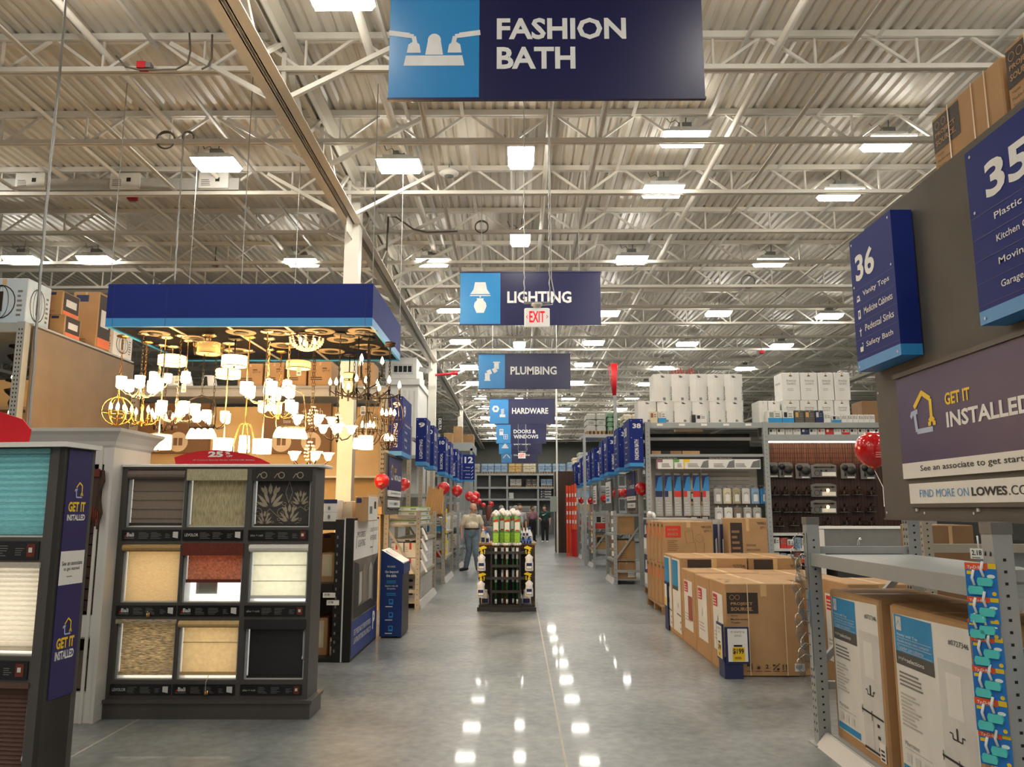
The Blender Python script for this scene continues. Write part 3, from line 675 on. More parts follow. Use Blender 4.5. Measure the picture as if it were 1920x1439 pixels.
def shade(par, F, w, h, kind):
    """one roller or pleated shade in an opening of width w, height h; n=0 is the cabinet face"""
    fab, val, extra = kind
    lp = MB(); lp.fbox(F, 0, 0, -.155, w, h, -.145, 'backlight'); lp.build('light_panel', par, 'white light panel behind the shade')
    jb = MB(); jb.fbox(F, 0, 0, -.144, .016, h, -.03, 'jamb'); jb.fbox(F, w-.016, 0, -.144, w, h, -.03, 'jamb'); jb.fbox(F, .016, 0, -.144, w-.016, .008, -.03, 'frame_white'); jb.build('window_frame', par)
    b0 = extra.get('bottom', .035)*h; vh = extra.get('vh', .16)*h
    m = MB(); N_ = extra.get('pleats', 0); x0, x1 = .022, w-.022
    if N_:                                               # pleated or cellular cloth
        z = h-vh*.3; vs = []; fs = []; st = (z-b0)/N_
        for i in range(2*N_+1): vs += [F.p(x0-.02, z-st*i/2, -.055+(.016 if i % 2 else 0)), F.p(x1+.02, z-st*i/2, -.055+(.016 if i % 2 else 0))]
        for i in range(2*N_): fs.append((2*i, 2*i+2, 2*i+3, 2*i+1))
        m.add(vs, fs, fab)
    else: m.fbox(F, x0, b0, -.062, x1, h-vh*.4, -.058, fab)
    G = F.sub(0, 0, -.058)
    for q in extra.get('folds', []): m.fbox(F, x0, h*q, -.058, x1, h*q+.006, -.05, fab)
    if extra.get('damask'):
        def leaf(cx, cy, an, l, wd):
            d = (math.cos(an), math.sin(an)); n_ = (-d[1], d[0]); q = [(0, 0), (.3, .5), (.62, .42), (1, .12), (.66, -.34), (.3, -.4)]
            m.poly(G, [(cx+l*(u*d[0])+wd*v*n_[0], cy+l*(u*d[1])+wd*v*n_[1]) for u, v in q], 'damask_gold', .001)
        def spiral(cx, cy, r, s0, q):
            m.line(G, [(cx+q*r*(1-k*.05)*math.cos(s0+k*.45), cy+r*(1-k*.05)*math.sin(s0+k*.45)) for k in range(16)], .0035, 'damask_gold', .001)
        for cx, cy, s in ((w*.28, h*.36, w*.40), (w*.80, h*.40, w*.24), (w*.62, h*.10, w*.30), (w*.2, h*.06, w*.22)):
            for k, (an, l, dy) in enumerate(((1.15, .62, .12), (.85, .72, .0), (.45, .5, -.02), (1.38, .5, .42), (.9, .36, .55))):
                for q in (0, 1): an_ = math.pi-an if q else an; leaf(cx+(-1 if q else 1)*s*.04*(k+1), cy+s*dy, an_, s*l, s*.16)
            leaf(cx, cy+s*.5, math.pi/2, s*.5, s*.2)
            for q in (-1, 1): spiral(cx+q*s*.5, cy-s*.28, s*.22, 1.2, q); spiral(cx+q*s*.62, cy+s*.12, s*.12, 2.2, q); m.line(G, [(cx, cy-.02), (cx+q*s*.2, cy-s*.3), (cx+q*s*.45, cy-s*.5)], .0035, 'damask_gold', .001)
        m.line(G, [(w*.6, h*.8), (w*.54, h*.6), (w*.6, h*.42), (w*.66, h*.6), (w*.6, h*.8)], .0035, 'damask_gold', .001)
    fb = m.build('shade_fabric', par)
    v = MB(); shape = extra.get('vshape', 'round')
    if shape == 'round': v.add([F.p(a, h-vh*.5+vh*.5*math.sin(t*math.pi/6), -.03+.045*math.cos(t*math.pi/6)) for a in (.0, w) for t in range(-3, 4)], [(i, 7+i, 8+i, i+1) for i in range(6)]+[(0, 6, 13, 7)]+[tuple(range(6, -1, -1))[::-1], tuple(range(7, 14))[::-1]], val)
    else: v.fbox(F, -.005, h-vh, -.04, w+.005, h+.004, .012, val)
    if extra.get('damask'):
        H_ = F.sub(0, 0, .016)
        for cx in (.2, .5, .82):
            v.ring(H_, w*cx, h-vh*.5, vh*.3, vh*.08, 'damask_gold', .001, 12); v.line(H_, [(w*(cx-.12), h-vh*.75), (w*(cx-.07), h-vh*.35), (w*(cx-.02), h-vh*.75)], vh*.07, 'damask_gold', .001)
    v.build('valance', fb)
    r = MB(); r.fbox(F, x0-.006, b0-.018, -.068, x1+.006, b0+.006, -.046, extra.get('rail', val)); r.build('bottom_rail', fb)
    if extra.get('cord'):
        c = MB(); c.tube([F.p(w*.52, b0, -.045), F.p(w*.52, b0-.06, .02), F.p(w*.525, -.08, .022)], .0025, 'cream', 4); c.lathe(F.p(w*.525, -.11, .022), [(.005, 0), (.009, .01), (.005, .035)], 'gold', 8)
        c.lathe(F.p(w*.555, -.105, .022), [(.005, 0), (.009, .01), (.005, .035)], 'gold', 8); c.build('pull_cord', fb)
    if extra.get('chain'):
        c = MB(); c.tube([F.p(w-.02, h*.8, -.03), F.p(w-.018, h*.36, -.028)], .003, 'lamp_body', 4); c.lathe(F.p(w-.018, h*.33, -.028), [(.004, 0), (.009, .008), (.004, .03)], 'lamp_body', 8); c.build('pull_chain', fb)
    if extra.get('window'):                             # the lit sample picture seen below a half-raised shade
        c = MB(); K = F.sub(0, 0, -.142); c.fbox(K, w*.14, h*.12, 0, w*.5, h*.36, .01, 'pale2'); c.rect(K, w*.19, h*.15, w*.48, h*.33, 'sage', .012)
        for i in range(7): c.rect(K, w*.19, h*(.155+i*.025), w*.48, h*(.159+i*.025), 'grey_box', .014)
        c.build('sample_card', par)
YD = 6.33
zz = lambda y: atY(400, y, YD).z
xl = atY(229, 900, YD).x; xr = (atY(590, 900, YD).x+atY(578, 1300, YD).x)/2
t = thing('blind_display', 'dark grey display stand with nine window shades in a grid, facing the camera', 'display', ((xl+xr)/2, YD+.15, 0))
cols = [(atY(237, 935, YD).x, atY(345, 935, YD).x), (atY(350, 935, YD).x, atY(461, 935, YD).x), (atY(472, 935, YD).x, atY(582, 935, YD).x)]
rows = [(zz(989), zz(881)), (zz(1131), zz(1020)), (zz(1276), zz(1163))]
strips = [(zz(1014), zz(994)), (zz(1156), zz(1136)), (zz(1304), zz(1284))]
zt, zb = zz(876), zz(1312)
m = MB(); D = .30
m.box(xl, YD, zb, xl+.012, YD+D, zt, 'charcoal'); m.box(xr-.012, YD, zb, xr, YD+D, zt, 'charcoal'); m.box(xl+.012, YD+D-.02, zb, xr-.012, YD+D, zt, 'charcoal')
xs = [xl+.0125]+[v for c in cols for v in c]+[xr-.0125]
for i in range(0, 8, 2): m.box(xs[i], YD, zb, xs[i+1], YD+.2, zt, 'charcoal')
zs = [zb]+[v for r in rows[::-1] for v in r]+[zt]
for i in range(0, 8, 2): m.box(xl+.0125, YD+.001, zs[i], xr-.0125, YD+.2, zs[i+1], 'charcoal')
m.build('cabinet', t)
m = MB(); z0 = zz(1318); m.box(xl-.002, YD-.03, 0, xr+.03, YD+D+.02, z0, 'charcoal'); m.box(xl-.002, YD-.045, z0, xr+.045, YD+D+.03, z0+.025, 'charcoal'); m.build('plinth', t)
m = MB(); m.bbox(xl-.002, YD-.02, zt, xr+.06, YD+D+.02, zt+.022, 'white', .006); m.build('top_board', t, 'white top board')
kinds = [[('mocha', 'mocha_dk', dict(vh=.17, folds=(.15, .31, .47, .63), bottom=.06, rail='charcoal2')), ('linen', 'linen_v', dict(vh=.19, vshape='box', bottom=.03)), ('damask', 'damask_dk', dict(vh=.2, damask=1, bottom=.04, vshape='box'))],
         [('sand', 'sand_v', dict(vh=.14, bottom=-.03, cord=1)), ('rustshade', 'rustval', dict(vh=.2, vshape='box', bottom=.37, window=1)), ('ivory', 'ivory_v', dict(vh=.15, folds=(.62, .35), bottom=.1))],
         [('woven', 'woven', dict(vh=.06, bottom=.1, vshape='box', rail='woven')), ('tan', 'tan_v', dict(vh=.14, bottom=.1, cord=1, folds=(.6,))), ('blackout', 'blackout', dict(vh=.15, vshape='box', bottom=.04, chain=1))]]
brands = [['Bali', 'LEVOLOR', 'allen'], ['Bali', 'Bali', 'allen'], ['LEVOLOR', 'Bali', 'allen']]
for r in range(3):
    for c in range(3):
        x0, x1 = cols[c]; z0, z1 = rows[r]
        shade(t, front(x0, YD, z0), x1-x0, z1-z0, kinds[r][c])
        info_strip(t, front(x0-.012, YD-.001, strips[r][0]), x1-x0+.006, strips[r][1]-strips[r][0], brands[r][c], r*3+c+1)
m = MB(); F = front(atY(330, 868, YD+.1).x, YD+.1, zt+.0225); w = atY(506, 868, YD+.1).x-F.O.x; h = w*.158
m.prism(F, [(0, 0), (w, 0), (w, h*.12), (w*.9, h*.42), (w*.75, h*.72), (w*.58, h*.92), (w*.42, h), (w*.25, h*.93), (w*.1, h*.75), (-.02*w, h*.5)], -.004, .004, 'signred')
m.text(F, '25', w*.34, h*.52, w*.5, h*.9, 'white_ink', .05, .006); m.text(F, '%', w*.52, h*.7, w*.575, h*.88, 'white_ink', .03, .006); m.text(F, 'OFF', w*.535, h*.52, w*.6, h*.64, 'white_ink', .03, .006)
m.text(F, 'all Custom Special Order LEVOLOR Shades', w*.18, h*.26, w*.84, h*.36, 'pale', 0, .006)
one(m, 'sale_sign', 'red arched 25% OFF sign standing on the nine-shade display', 'sign')

# ---------------------------------------------------------------- near blind display at the left edge
P0 = Vector((-2.425, 4.2, 0)); RF = Vector((.9945, -.1045, 0)).normalized(); RS = Vector((.1045, .9945, 0)).normalized(); WF = 1.15; LS = .24
F = Fr(P0-RF*WF, RF); S = Fr(P0, RS); zn = lambda y: atY(70, y, 4.32).z
t = thing('blind_display', 'dark grey blind display with teal shade, cut by the left edge of the photo', 'display', P0-RF*WF/2)
zt = 1.91; op = [(zn(1007), zn(846)), (zn(1225), zn(1054)), (.12, zn(1274))]
m = MB(); fw = .085; cw = WF-fw; mid = cw-.52
m.fbox(F, cw, 0, -.22, WF, zt, 0, 'charcoal'); m.fbox(F, mid-.06, 0, -.22, mid, zt, 0, 'charcoal'); m.fbox(F, 0, 0, -.22, .06, zt, 0, 'charcoal')
zs = [0]+[v for a in op[::-1] for v in a]+[zt]
for i in range(0, 8, 2): m.fbox(F, .001, zs[i], -.22, WF-.001, zs[i+1], -.001, 'charcoal')
m.fbox(F, 0, 0, -.26, WF, zt, -.23, 'charcoal')
m.fbox(S, .0, 0, -.03, LS, zt, 0, 'charcoal'); m.build('cabinet', t)
m = MB(); top = [P0+RF*.03-RS*.02+Vector((.0, -.02, 0)), P0+RS*(LS+.03)+RF*.03, P0+RS*(LS+.03)-RF*WF, P0-RF*WF-RS*.02]
m.add([v+Vector((0, 0, zt)) for v in top]+[v+Vector((0, 0, zt+.026)) for v in top], [(3, 2, 1, 0), (4, 5, 6, 7), (0, 1, 5, 4), (1, 2, 6, 5), (2, 3, 7, 6), (3, 0, 4, 7)], 'white'); m.build('top_board', t, 'white top board')
for k, (z0, z1) in enumerate(op):
    kd = (('teal', 'teal', dict(pleats=14, vh=.05, vshape='box', bottom=.02, chain=1)), ('cream', 'cream', dict(pleats=17, vh=.05, vshape='box', bottom=.08)), ('brown_cell', 'brown_cell', dict(pleats=26, vh=.04, vshape='box', bottom=.03, chain=1)))[k]
    for a in (mid, .06):
        shade(t, F.sub(a, z0), (cw-mid) if a == mid else mid-.12, z1-z0, kd)
        if k < 2: info_strip(t, F.sub(a+.0, (zn(1048), zn(1267))[k], .001), ((cw-mid) if a == mid else mid-.12)-.01, (zn(1014)-zn(1048), zn(1233)-zn(1267))[k], '', k+20)
m = MB(); zs1 = lambda y: atY(125, y, 4.45).z; G = S.sub(.03, 0, .001); w = LS-.045
z0, z1 = zs1(1297), zt-.01; m.fbox(G, 0, z0, 0, w, z1, .004, 'purple'); K = G.sub(0, 0, .004)
m.rect(K, 0, zs1(1092), w, zs1(1031), 'white', .001); m.lines(K, .06, zs1(1078), w*.7, zs1(1075), 1, 'ink_grey', .002)
m.text(K, 'See an associate', w*.08, zs1(1057), w*.92, zs1(1049), 'ink', .01, .002); m.text(K, 'to get started.', w*.16, zs1(1068), w*.84, zs1(1060), 'ink', .01, .002)
for a, b, c, d, e, f in ((905, 935, 942, 960, 965, 976), (1152, 1184, 1188, 1208, 1212, 1228)):
    house_logo(m, K, w*.36, zs1(b), w*.36, zs1(a)-zs1(b), .001)
    m.text(K, 'GET IT', w*.14, zs1(d), w*.86, zs1(c), 'yellow', .04, .001); m.text(K, 'INSTALLED', w*.12, zs1(f), w*.88, zs1(e), 'white_ink', .03, .001)
m.build('side_poster', t, 'navy GET IT INSTALLED poster')
m = MB(); K = Fr(P0+Vector((-.66, .3, zt+.0265)), (.97, -.2, 0)); m.prism(K, [(0, 0), (.32, 0), (.33, .09), (.27, .15), (.1, .2), (-.1, .2), (-.3, .15), (-.32, 0)], 0, .008, 'signred')
one(m, 'sale_sign', 'red arched sign on the near display, cut by the left edge of the photo', 'sign')

# ---------------------------------------------------------------- white cabinet with drapery samples
xw = -3.178; yw = 6.18; t = thing('sample_cabinet', 'white crown-topped sample cabinet between the two blind displays', 'cabinet', (-4.2, 6.6, 0))
zc = 2.06; m = MB()
m.box(-5.4, yw, 0, -3.43, yw+.05, zc, 'frame_white'); m.box(-3.25, yw, 0, xw, yw+.05, zc, 'frame_white'); m.box(-3.43, yw, 1.93, -3.25, yw+.05, zc, 'frame_white'); m.box(-3.43, yw, 0, -3.25, yw+.05, .22, 'frame_white'); m.box(-3.43, yw, .62, -3.25, yw+.05, .78, 'frame_white')
m.box(xw-.03, yw+.05, 0, xw, yw+.62, zc, 'frame_white'); m.box(-5.4, yw+.6, 0, xw-.03, yw+.62, zc, 'frame_white'); m.box(-3.5, yw+.3, .22, xw-.03, yw+.32, zc, 'brown_panel')
m.box(-3.5, yw+.05, .6, xw-.03, yw+.6, .62, 'frame_white'); m.box(-3.285, yw-.012, .0, -3.262, yw, zc, 'frame_white'); m.box(xw-.02, yw-.012, 0, xw+.005, yw+.01, zc, 'frame_white'); m.build('carcass', t)
m = MB(); pr = [(0, 0), (.012, .02), (.02, .05), (.05, .1), (.075, .125), (.08, .15), (0, .15)]
lv = []
for o, z in pr[:-1]: lv.append([(-5.4, yw-o, zc+z), (xw+o, yw-o, zc+z), (xw+o, yw+.62+o, zc+z), (-5.4, yw+.62+o, zc+z)])
vs = [v for l in lv for v in l]; fs = []
for i in range(len(lv)-1):
    for k in range(4): fs.append((i*4+k, i*4+(k+1) % 4, i*4+4+(k+1) % 4, i*4+4+k))
fs.append(tuple(range(len(vs)-4, len(vs)))); m.add(vs, fs, 'frame_white'); m.build('crown_moulding', t)
m = MB()
for i in range(9): m.box(-3.44+.0, yw+.1, .80+i*.085, -3.29, yw+.115, .875+i*.085, 'wood_dark')
m.box(-3.45, yw+.09, .79, -3.43, yw+.12, 1.6, 'wood_dark'); m.box(-3.30, yw+.09, .79, -3.28, yw+.12, 1.6, 'wood_dark'); m.build('shutter_sample', t, 'dark brown wooden shutter sample')
m = MB(); F = front(-3.47, yw-.02, 1.5)
m.prism(F, [(.02, .4), (.24, .38), (.25, .30), (.22, .2), (.25, .05), (.23, -.02), (.17, .1), (.11, .22), (.02, .28)], 0, .03, 'wood_dark'); m.fbox(F, .05, .33, .031, .22, .39, .05, 'rustval')
for i in range(7): m.tube([F.p(.13+i*.016, .14-i*.012, .035), F.p(.135+i*.016, .06-i*.022, .035)], .006, 'rustval', 5)
m.rect(F, .08, .22, .16, .34, 'damask_gold', .034); m.build('drapery_swag', t, 'dark red fringed swag sample')
m = MB()
for i, (a, z) in enumerate(((-3.43, .24), (-3.36, .3), (-3.31, .24))): m.box(a-.03, yw+.12, .221, a+.035, yw+.25, z+.2, ('brown_print', 'mocha', 'charcoal2')[i])
m.build('sample_books', t)

# ---------------------------------------------------------------- lighting rack at far left with tan end panel
xs_ = -6.62; ztop = 4.1
t = thing('lighting_rack', 'tall pallet rack at far left with taupe end panel and perforated upright', 'rack', (-7.6, 11.8, 0))
m = MB(); m.box(xs_-.03, 10.5, 1.2, xs_, 13.3, ztop-.06, 'brown_panel'); F = facep(xs_, 10.5, 0)
for z in (1.5, 2.0, 2.6, 3.5): m.disc(F, .03, z, .008, .008, 'white', .003, 8)
m.line(F, [(.0, 2.1), (2.7, 2.02)], .004, 'charcoal', .002); m.build('end_panel', t)
m = MB(); m.box(xs_-.17, 10.36, 0, xs_-.06, 10.49, ztop, 'rack'); F = front(xs_-.17, 10.36, 0)
for i in range(42):
    for a in (.035, .075): m.rect(F, a-.008, 1.6+i*.058, a+.008, 1.625+i*.058, 'hole', .002)
m.build('upright', t)
m = MB(); m.box(-9, 10.38, ztop-.14, xs_-.18, 10.46, ztop-.01, 'rack'); m.box(-9, 10.46, ztop-.03, xs_-.01, 13.3, ztop-.005, 'rack'); m.build('beam', t)
m = MB(); m.box(-9, 11.6, 1.5, xs_-.2, 11.64, 3.5, 'tan_wall'); m.box(-9, 11.2, 3.0, xs_-.2, 11.6, 3.04, 'brown_panel'); m.build('back_panel', t)
def pend_bronze(px, py, Y, lab):
    c = atY(px, py, Y); tt = thing('bronze_pendant', lab, 'pendant light', (c.x, Y, c.z))
    m = MB(); m.lathe(c, [(.03, .05), (.05, .12), (.02, .2), (.09, .26), (.11, .3), (.02, .33), (.02, .4), (.1, .42), (.1, .45)], 'bronze', 14); m.tube([(c.x, Y, c.z+.45), (c.x, Y, 3.95)], .012, 'bronze', 6); m.build('fitting', tt)
    m = MB(); m.lathe(c, [(.001, -.07), (.025, -.045), (.032, -.01), (.02, .03), (.012, .05)], 'bulb', 10); m.build('bulb', tt)
pend_bronze(26, 707, 10.9, 'dark bronze pendant with bare bulb in the far left rack, upper one')
pend_bronze(20, 772, 10.75, 'dark bronze pendant with bare bulb in the far left rack, lower one')
def carton(x0, y0, z0, x1, y1, z1, name, lab, cat='box', grp=None, mat='card', deco=None, tape=True, flap=True):
    m = MB(); m.bbox(x0, y0, z0, x1, y1, z1, mat, min(.008, .06*min(x1-x0, y1-y0, z1-z0)))
    if tape: m.rect(Fr((x0, y0, z1), (1, 0, 0), (0, 1, 0)), (x1-x0)*.46, .01, (x1-x0)*.54, y1-y0-.01, 'tape', .001); m.rect(front(x0, y0, z0), (x1-x0)*.46, (z1-z0)*.86, (x1-x0)*.54, z1-z0-.01, 'tape', .001)
    if deco: deco(m, front(x0, y0, z0), facem(x0, y1, z0), facep(x1, y0, z0), x1-x0, y1-y0, z1-z0)
    return one(m, name, lab, cat, grp)
def px_carton(xa, xb, ya, yb, Y, dep, lab, mat='card', deco=None, z0=None, name='carton', grp=None):
    a = atY(xa, yb, Y); b = atY(xb, ya, Y); yc_ = (ya+yb)/2; xa_, xb_ = atY(xa, yc_, Y).x, atY(xb, yc_, Y).x; return carton(xa_, Y, a.z if z0 is None else z0, xb_, Y+dep, b.z, name, lab, 'box', grp, mat, deco)
def deco_fix(m, F, A, B, w, d, h):
    m.rect(F, w*.12, h*.82, w*.6, h*.94, 'navy_print'); m.lines(F, w*.15, h*.1, w*.7, h*.2, 2, 'card_dark')
    m.rect(B, d*.06, h*.04, d*.94, h*.96, 'brown_print'); m.rect(B, d*.2, h*.4, d*.8, h*.7, 'pale', EPS*2); m.rect(B, d*.06, h*.04, d*.94, h*.2, 'orange_print', EPS*2)
def deco_orb(m, F, A, B, w, d, h):
    G = F
    for G, W_ in ((F, w), (B, d)):
        for r in (1, .55, .15): m.add([G.p(W_*.45+q*r*W_*.32*math.cos(k*.314), h*.5+q*h*.36*math.sin(k*.314), EPS*1.5) for q in (.93, 1) for k in range(20)], [(k, 20+k, 20+(k+1) % 20, (k+1) % 20) for k in range(20)], 'brown_print')
        m.rect(G, W_*.4, h*.3, W_*.5, h*.72, 'bronze', EPS*2); m.lines(G, W_*.8, h*.2, W_*.92, h*.8, 6, 'ink_grey')
zr = ztop
px_carton(-40, 50, 522, 610, 10.6, .55, 'pale blue carton printed with an orb chandelier on top of the far left rack', 'pale_blue', deco_orb, zr)
px_carton(50, 82, 574, 622, 11.5, .5, 'plain brown carton behind the hanging conduit on the far left rack', 'card_dark', None, zr)
px_carton(92, 121, 590, 630, 11.25, .42, 'small brown fixture carton under another on the far left rack', 'card', deco_fix, zr)
px_carton(86, 117, 545, 589.5, 11.25, .46, 'brown fixture carton stacked on the small one on the far left rack', 'card', deco_fix, atY(92, 590, 11.25).z+.003)
px_carton(134, 183, 547, 653, 12.15, .42, 'tall brown fixture carton with picture on its side, far left rack', 'card', deco_fix, zr)
carton(-7.2, 12.62, zr, -6.65, 13.25, zr+.42, 'carton', 'white printed fixture carton at the right end of the far left rack top', 'box', None, 'card_white', deco_orb, False)

# ---------------------------------------------------------------- blue lighting canopy
YC0, YC1 = 9.2, 11.45; cx0 = atY(197, 612, YC0).x; cx1 = atY(698, 612, YC0).x; cz0 = atY(697, 612, YC0).z; cz1 = atY(500, 532.5, YC0).z
t = thing('lighting_canopy', 'navy canopy with light blue lower band hung above the lit chandeliers', 'canopy', ((cx0+cx1)/2, 10.3, cz0))
m = MB(); b = cz0+.105
for z0, z1, mt in ((cz0, b, 'sky'), (b, cz1, 'navy2')):
    m.box(cx0, YC0, z0, cx1, YC0+.03, z1, mt); m.box(cx0+.04, YC0+.0305, z0+.03, cx1-.04, YC0+.036, z1, 'black'); m.box(cx0+.04, YC1-.036, z0+.03, cx1-.04, YC1-.0305, z1, 'black'); m.box(cx0+.0305, YC0+.04, z0+.03, cx0+.036, YC1-.04, z1, 'black'); m.box(cx1-.036, YC0+.04, z0+.03, cx1-.0305, YC1-.04, z1, 'black'); m.box(cx0, YC1-.03, z0, cx1, YC1, z1, mt); m.box(cx0, YC0+.03, z0, cx0+.03, YC1-.03, z1, mt); m.box(cx1-.03, YC0+.03, z0, cx1, YC1-.03, z1, mt)
F = front(cx0, YC0, cz0)
for a in (.08, .72, 3.13): m.rect(F, a, 0, a+.004, cz1-cz0, 'navy', .002)
for a in (.05, .72, .79, 3.1):
    for q in (.5, .16): m.disc(F, a, q, .009, .009, 'hole', .003, 8)
m.build('fascia', t)
m = MB(); m.box(cx0+.031, YC0+.031, cz0+.012, cx1-.031, YC1-.031, cz0+.03, 'grid_black')
for x in (-4.2, -3.5, -2.8): m.box(x-.02, YC0+.04, cz0+.002, x+.02, YC1-.04, cz0+.0115, 'flex')
m.build('fixture_grid', t)
for x in (cx0+.015, (cx0+cx1)/2, cx1-.015):
    for y in (YC0+.015, YC1-.015): m = MB(); m.tube([(x, y, cz1-.01), (x, y, ZT+.02)], .006, 'flex', 4); m.build('suspension_rod', t)
ZC = cz0+.0118
def plate(t, x, y, mat, r=.075, big=0):
    m = MB(); m.lathe((x, y, ZC-.03), [(r*.5, 0), (r, .012), (r, .03)], mat, 16); m.build('canopy_plate', t)
def chainrod(t, x, y, z0, mat, chain=True):
    m = MB(); z1 = ZC-.03
    if chain:
        n = max(3, int((z1-z0)/.045))
        for i in range(n):
            z = z0+(z1-z0)*(i+.5)/n; h = (z1-z0)/n*.66; a = (0, 1) if i % 2 else (1, 0)
            m.tube([(x+.012*math.cos(k*math.pi/3)*a[0], y+.012*math.cos(k*math.pi/3)*a[1], z+h*math.sin(k*math.pi/3)) for k in range(6)], .0035, mat, 4, True)
        m.build('chain', t)
    else: m.tube([(x, y, z0), (x, y, z1)], .007, mat, 6); m.build('rod', t)
def price_tag(t, x, y, z, w=.055, h=.11, yel=False):
    m = MB(); m.box(x-w/2, y-.003, z-h, x+w/2, y, z, 'tag'); F = front(x-w/2, y-.003, z-h); m.lines(F, w*.1, h*.55, w*.9, h*.95, 3, 'ink_grey'); m.rect(F, w*.12, h*.1, w*.88, h*.42, 'yellow' if yel else 'ink_grey'); m.build('price_tag', t)
def flame(m, p, s=1.0): m.lathe(p, [(.009*s, 0), (.016*s, .012*s), (.019*s, .028*s), (.012*s, .052*s), (.001, .078*s)], 'bulb', 8)
def chandelier(px, py, Y, rpx, n, kind, mat, lab, tagoff=None, rot=.3, chain=True, sh=1.0, mats='shade_lit'):
    c = atY(px, py, Y); r = rpx*Y/FPX; t = thing('chandelier', lab, 'chandelier', (c.x, Y, c.z-.06)); plate(t, c.x, Y, mat)
    chainrod(t, c.x, Y, c.z+.26, mat, chain)
    m = MB(); m.lathe((c.x, Y, c.z-.08), [(.004, 0), (.02, .02), (.012, .04), (.035, .07), (.02, .1), (.012, .2), (.025, .26), (.01, .34)], mat, 10); m.build('hub', t)
    for i in range(n):
        a = rot+2*math.pi*i/n; d = Vector((math.cos(a), math.sin(a), 0)); e = c+d*r
        m = MB(); m.tube([c+Vector((0, 0, .02)), c+d*r*.35+Vector((0, 0, -.05)), c+d*r*.75+Vector((0, 0, -.03)), e+Vector((0, 0, .02))] if kind != 'down' else [c+Vector((0, 0, .05)), c+d*r*.4+Vector((0, 0, .11)), c+d*r*.8+Vector((0, 0, .1)), e+Vector((0, 0, .05))], .008, mat, 6); am = m.build('arm', t)
        m = MB()
        if kind == 'up': m.lathe(e+Vector((0, 0, .03)), [(.03*sh, 0), (.048*sh, .02), (.052*sh, .13*sh), (.05*sh, .13*sh), (.045*sh, .03)], mats, 14); m.build('glass_shade', am)
        elif kind == 'down': m.lathe(e+Vector((0, 0, -.1*sh)), [(.055*sh, 0), (.05*sh, .03), (.03*sh, .1*sh), (.015, .14*sh)], mats, 14); m.build('glass_shade', am)
        elif kind == 'bell': m.lathe(e+Vector((0, 0, .03)), [(.02*sh, 0), (.035*sh, .025), (.045*sh, .06*sh), (.07*sh, .085*sh), (.064*sh, .085*sh), (.02, .02)], mats, 14); m.build('glass_shade', am)
        else:
            m.lathe(e+Vector((0, 0, -.05)), [(.012, 0), (.013, .06), (.026, .065), (.013, .07), (.013, .15)], mat, 8); m.build('candle_sleeve', am); m = MB(); flame(m, e+Vector((0, 0, .1)), 1.15); m.build('bulb', am)
    if tagoff: price_tag(t, c.x+tagoff[0], Y-.03, c.z+tagoff[1], yel=len(tagoff) > 2)
    return t
def orb(px, py, Y, rpx, mat, lab, n=4, sq=1.0):
    c = atY(px, py, Y); r = rpx*Y/FPX; t = thing('orb_chandelier', lab, 'chandelier', (c.x, Y, c.z-r)); plate(t, c.x, Y, mat); chainrod(t, c.x, Y, c.z+r*sq, mat)
    for k in range(3):
        a = .4+k*math.pi/3; m = MB(); m.tube([(c.x+r*math.cos(i*.2618)*math.cos(a), Y+r*math.cos(i*.2618)*math.sin(a), c.z+r*sq*math.sin(i*.2618)) for i in range(24)], .007, mat, 5, True); m.build('ring', t)
    m = MB(); m.tube([(c.x+r*.98*math.cos(i*.2618), Y+r*.98*math.sin(i*.2618), c.z-.1*r) for i in range(24)], .006, mat, 5, True); m.build('ring', t)
    m = MB(); m.tube([(c.x, Y, c.z+r*sq), (c.x, Y, c.z-r*sq)], .008, mat, 6); m.build('stem', t)
    for i in range(n):
        a = i*2*math.pi/n+.5; d = Vector((math.cos(a), math.sin(a), 0))*r*.42; m = MB(); m.tube([(c.x, Y, c.z-r*.55), c+d*.7+Vector((0, 0, -r*.5)), c+d+Vector((0, 0, -r*.3))], .006, mat, 5); m.lathe(c+d+Vector((0, 0, -r*.32)), [(.012, 0), (.012, r*.42)], mat, 8); am = m.build('arm', t)
        m = MB(); flame(m, c+d+Vector((0, 0, r*.1)), 1.15); m.build('bulb', am)
def drum(px, y0, y1, Y, wpx, mats, metal, lab, rings=True, flush=False, tagx=None):
    a = atY(px, y0, Y); b = atY(px, y1, Y); r = wpx*Y/FPX/2; x = a.x; t = thing('drum_light', lab, 'ceiling light', (x, Y, b.z)); plate(t, x, Y, metal, .09)
    m = MB(); m.tube([(x, Y, a.z-.01), (x, Y, ZC-.03)], .009, metal, 6); m.build('stem', t)
    h = a.z-b.z; m = MB(); m.lathe((x, Y, b.z), [(.001, .012), (r*.9, .012), (r, .0), (r, h), (r*.97, h), (r*.97, .02)], mats, 24, close=False); m.build('drum_shade', t)
    if rings:
        m = MB()
        for z in (b.z, a.z): m.tube([(x+r*1.02*math.cos(i*.2618), Y+r*1.02*math.sin(i*.2618), z) for i in range(24)], .005, metal, 5, True)
        m.lathe((x, Y, b.z-.02), [(.004, 0), (.015, .01), (.008, .03)], metal, 8); m.build('trim_ring', t)
    if tagx is not None: price_tag(t, x+tagx, Y-r-.02, b.z-.01)
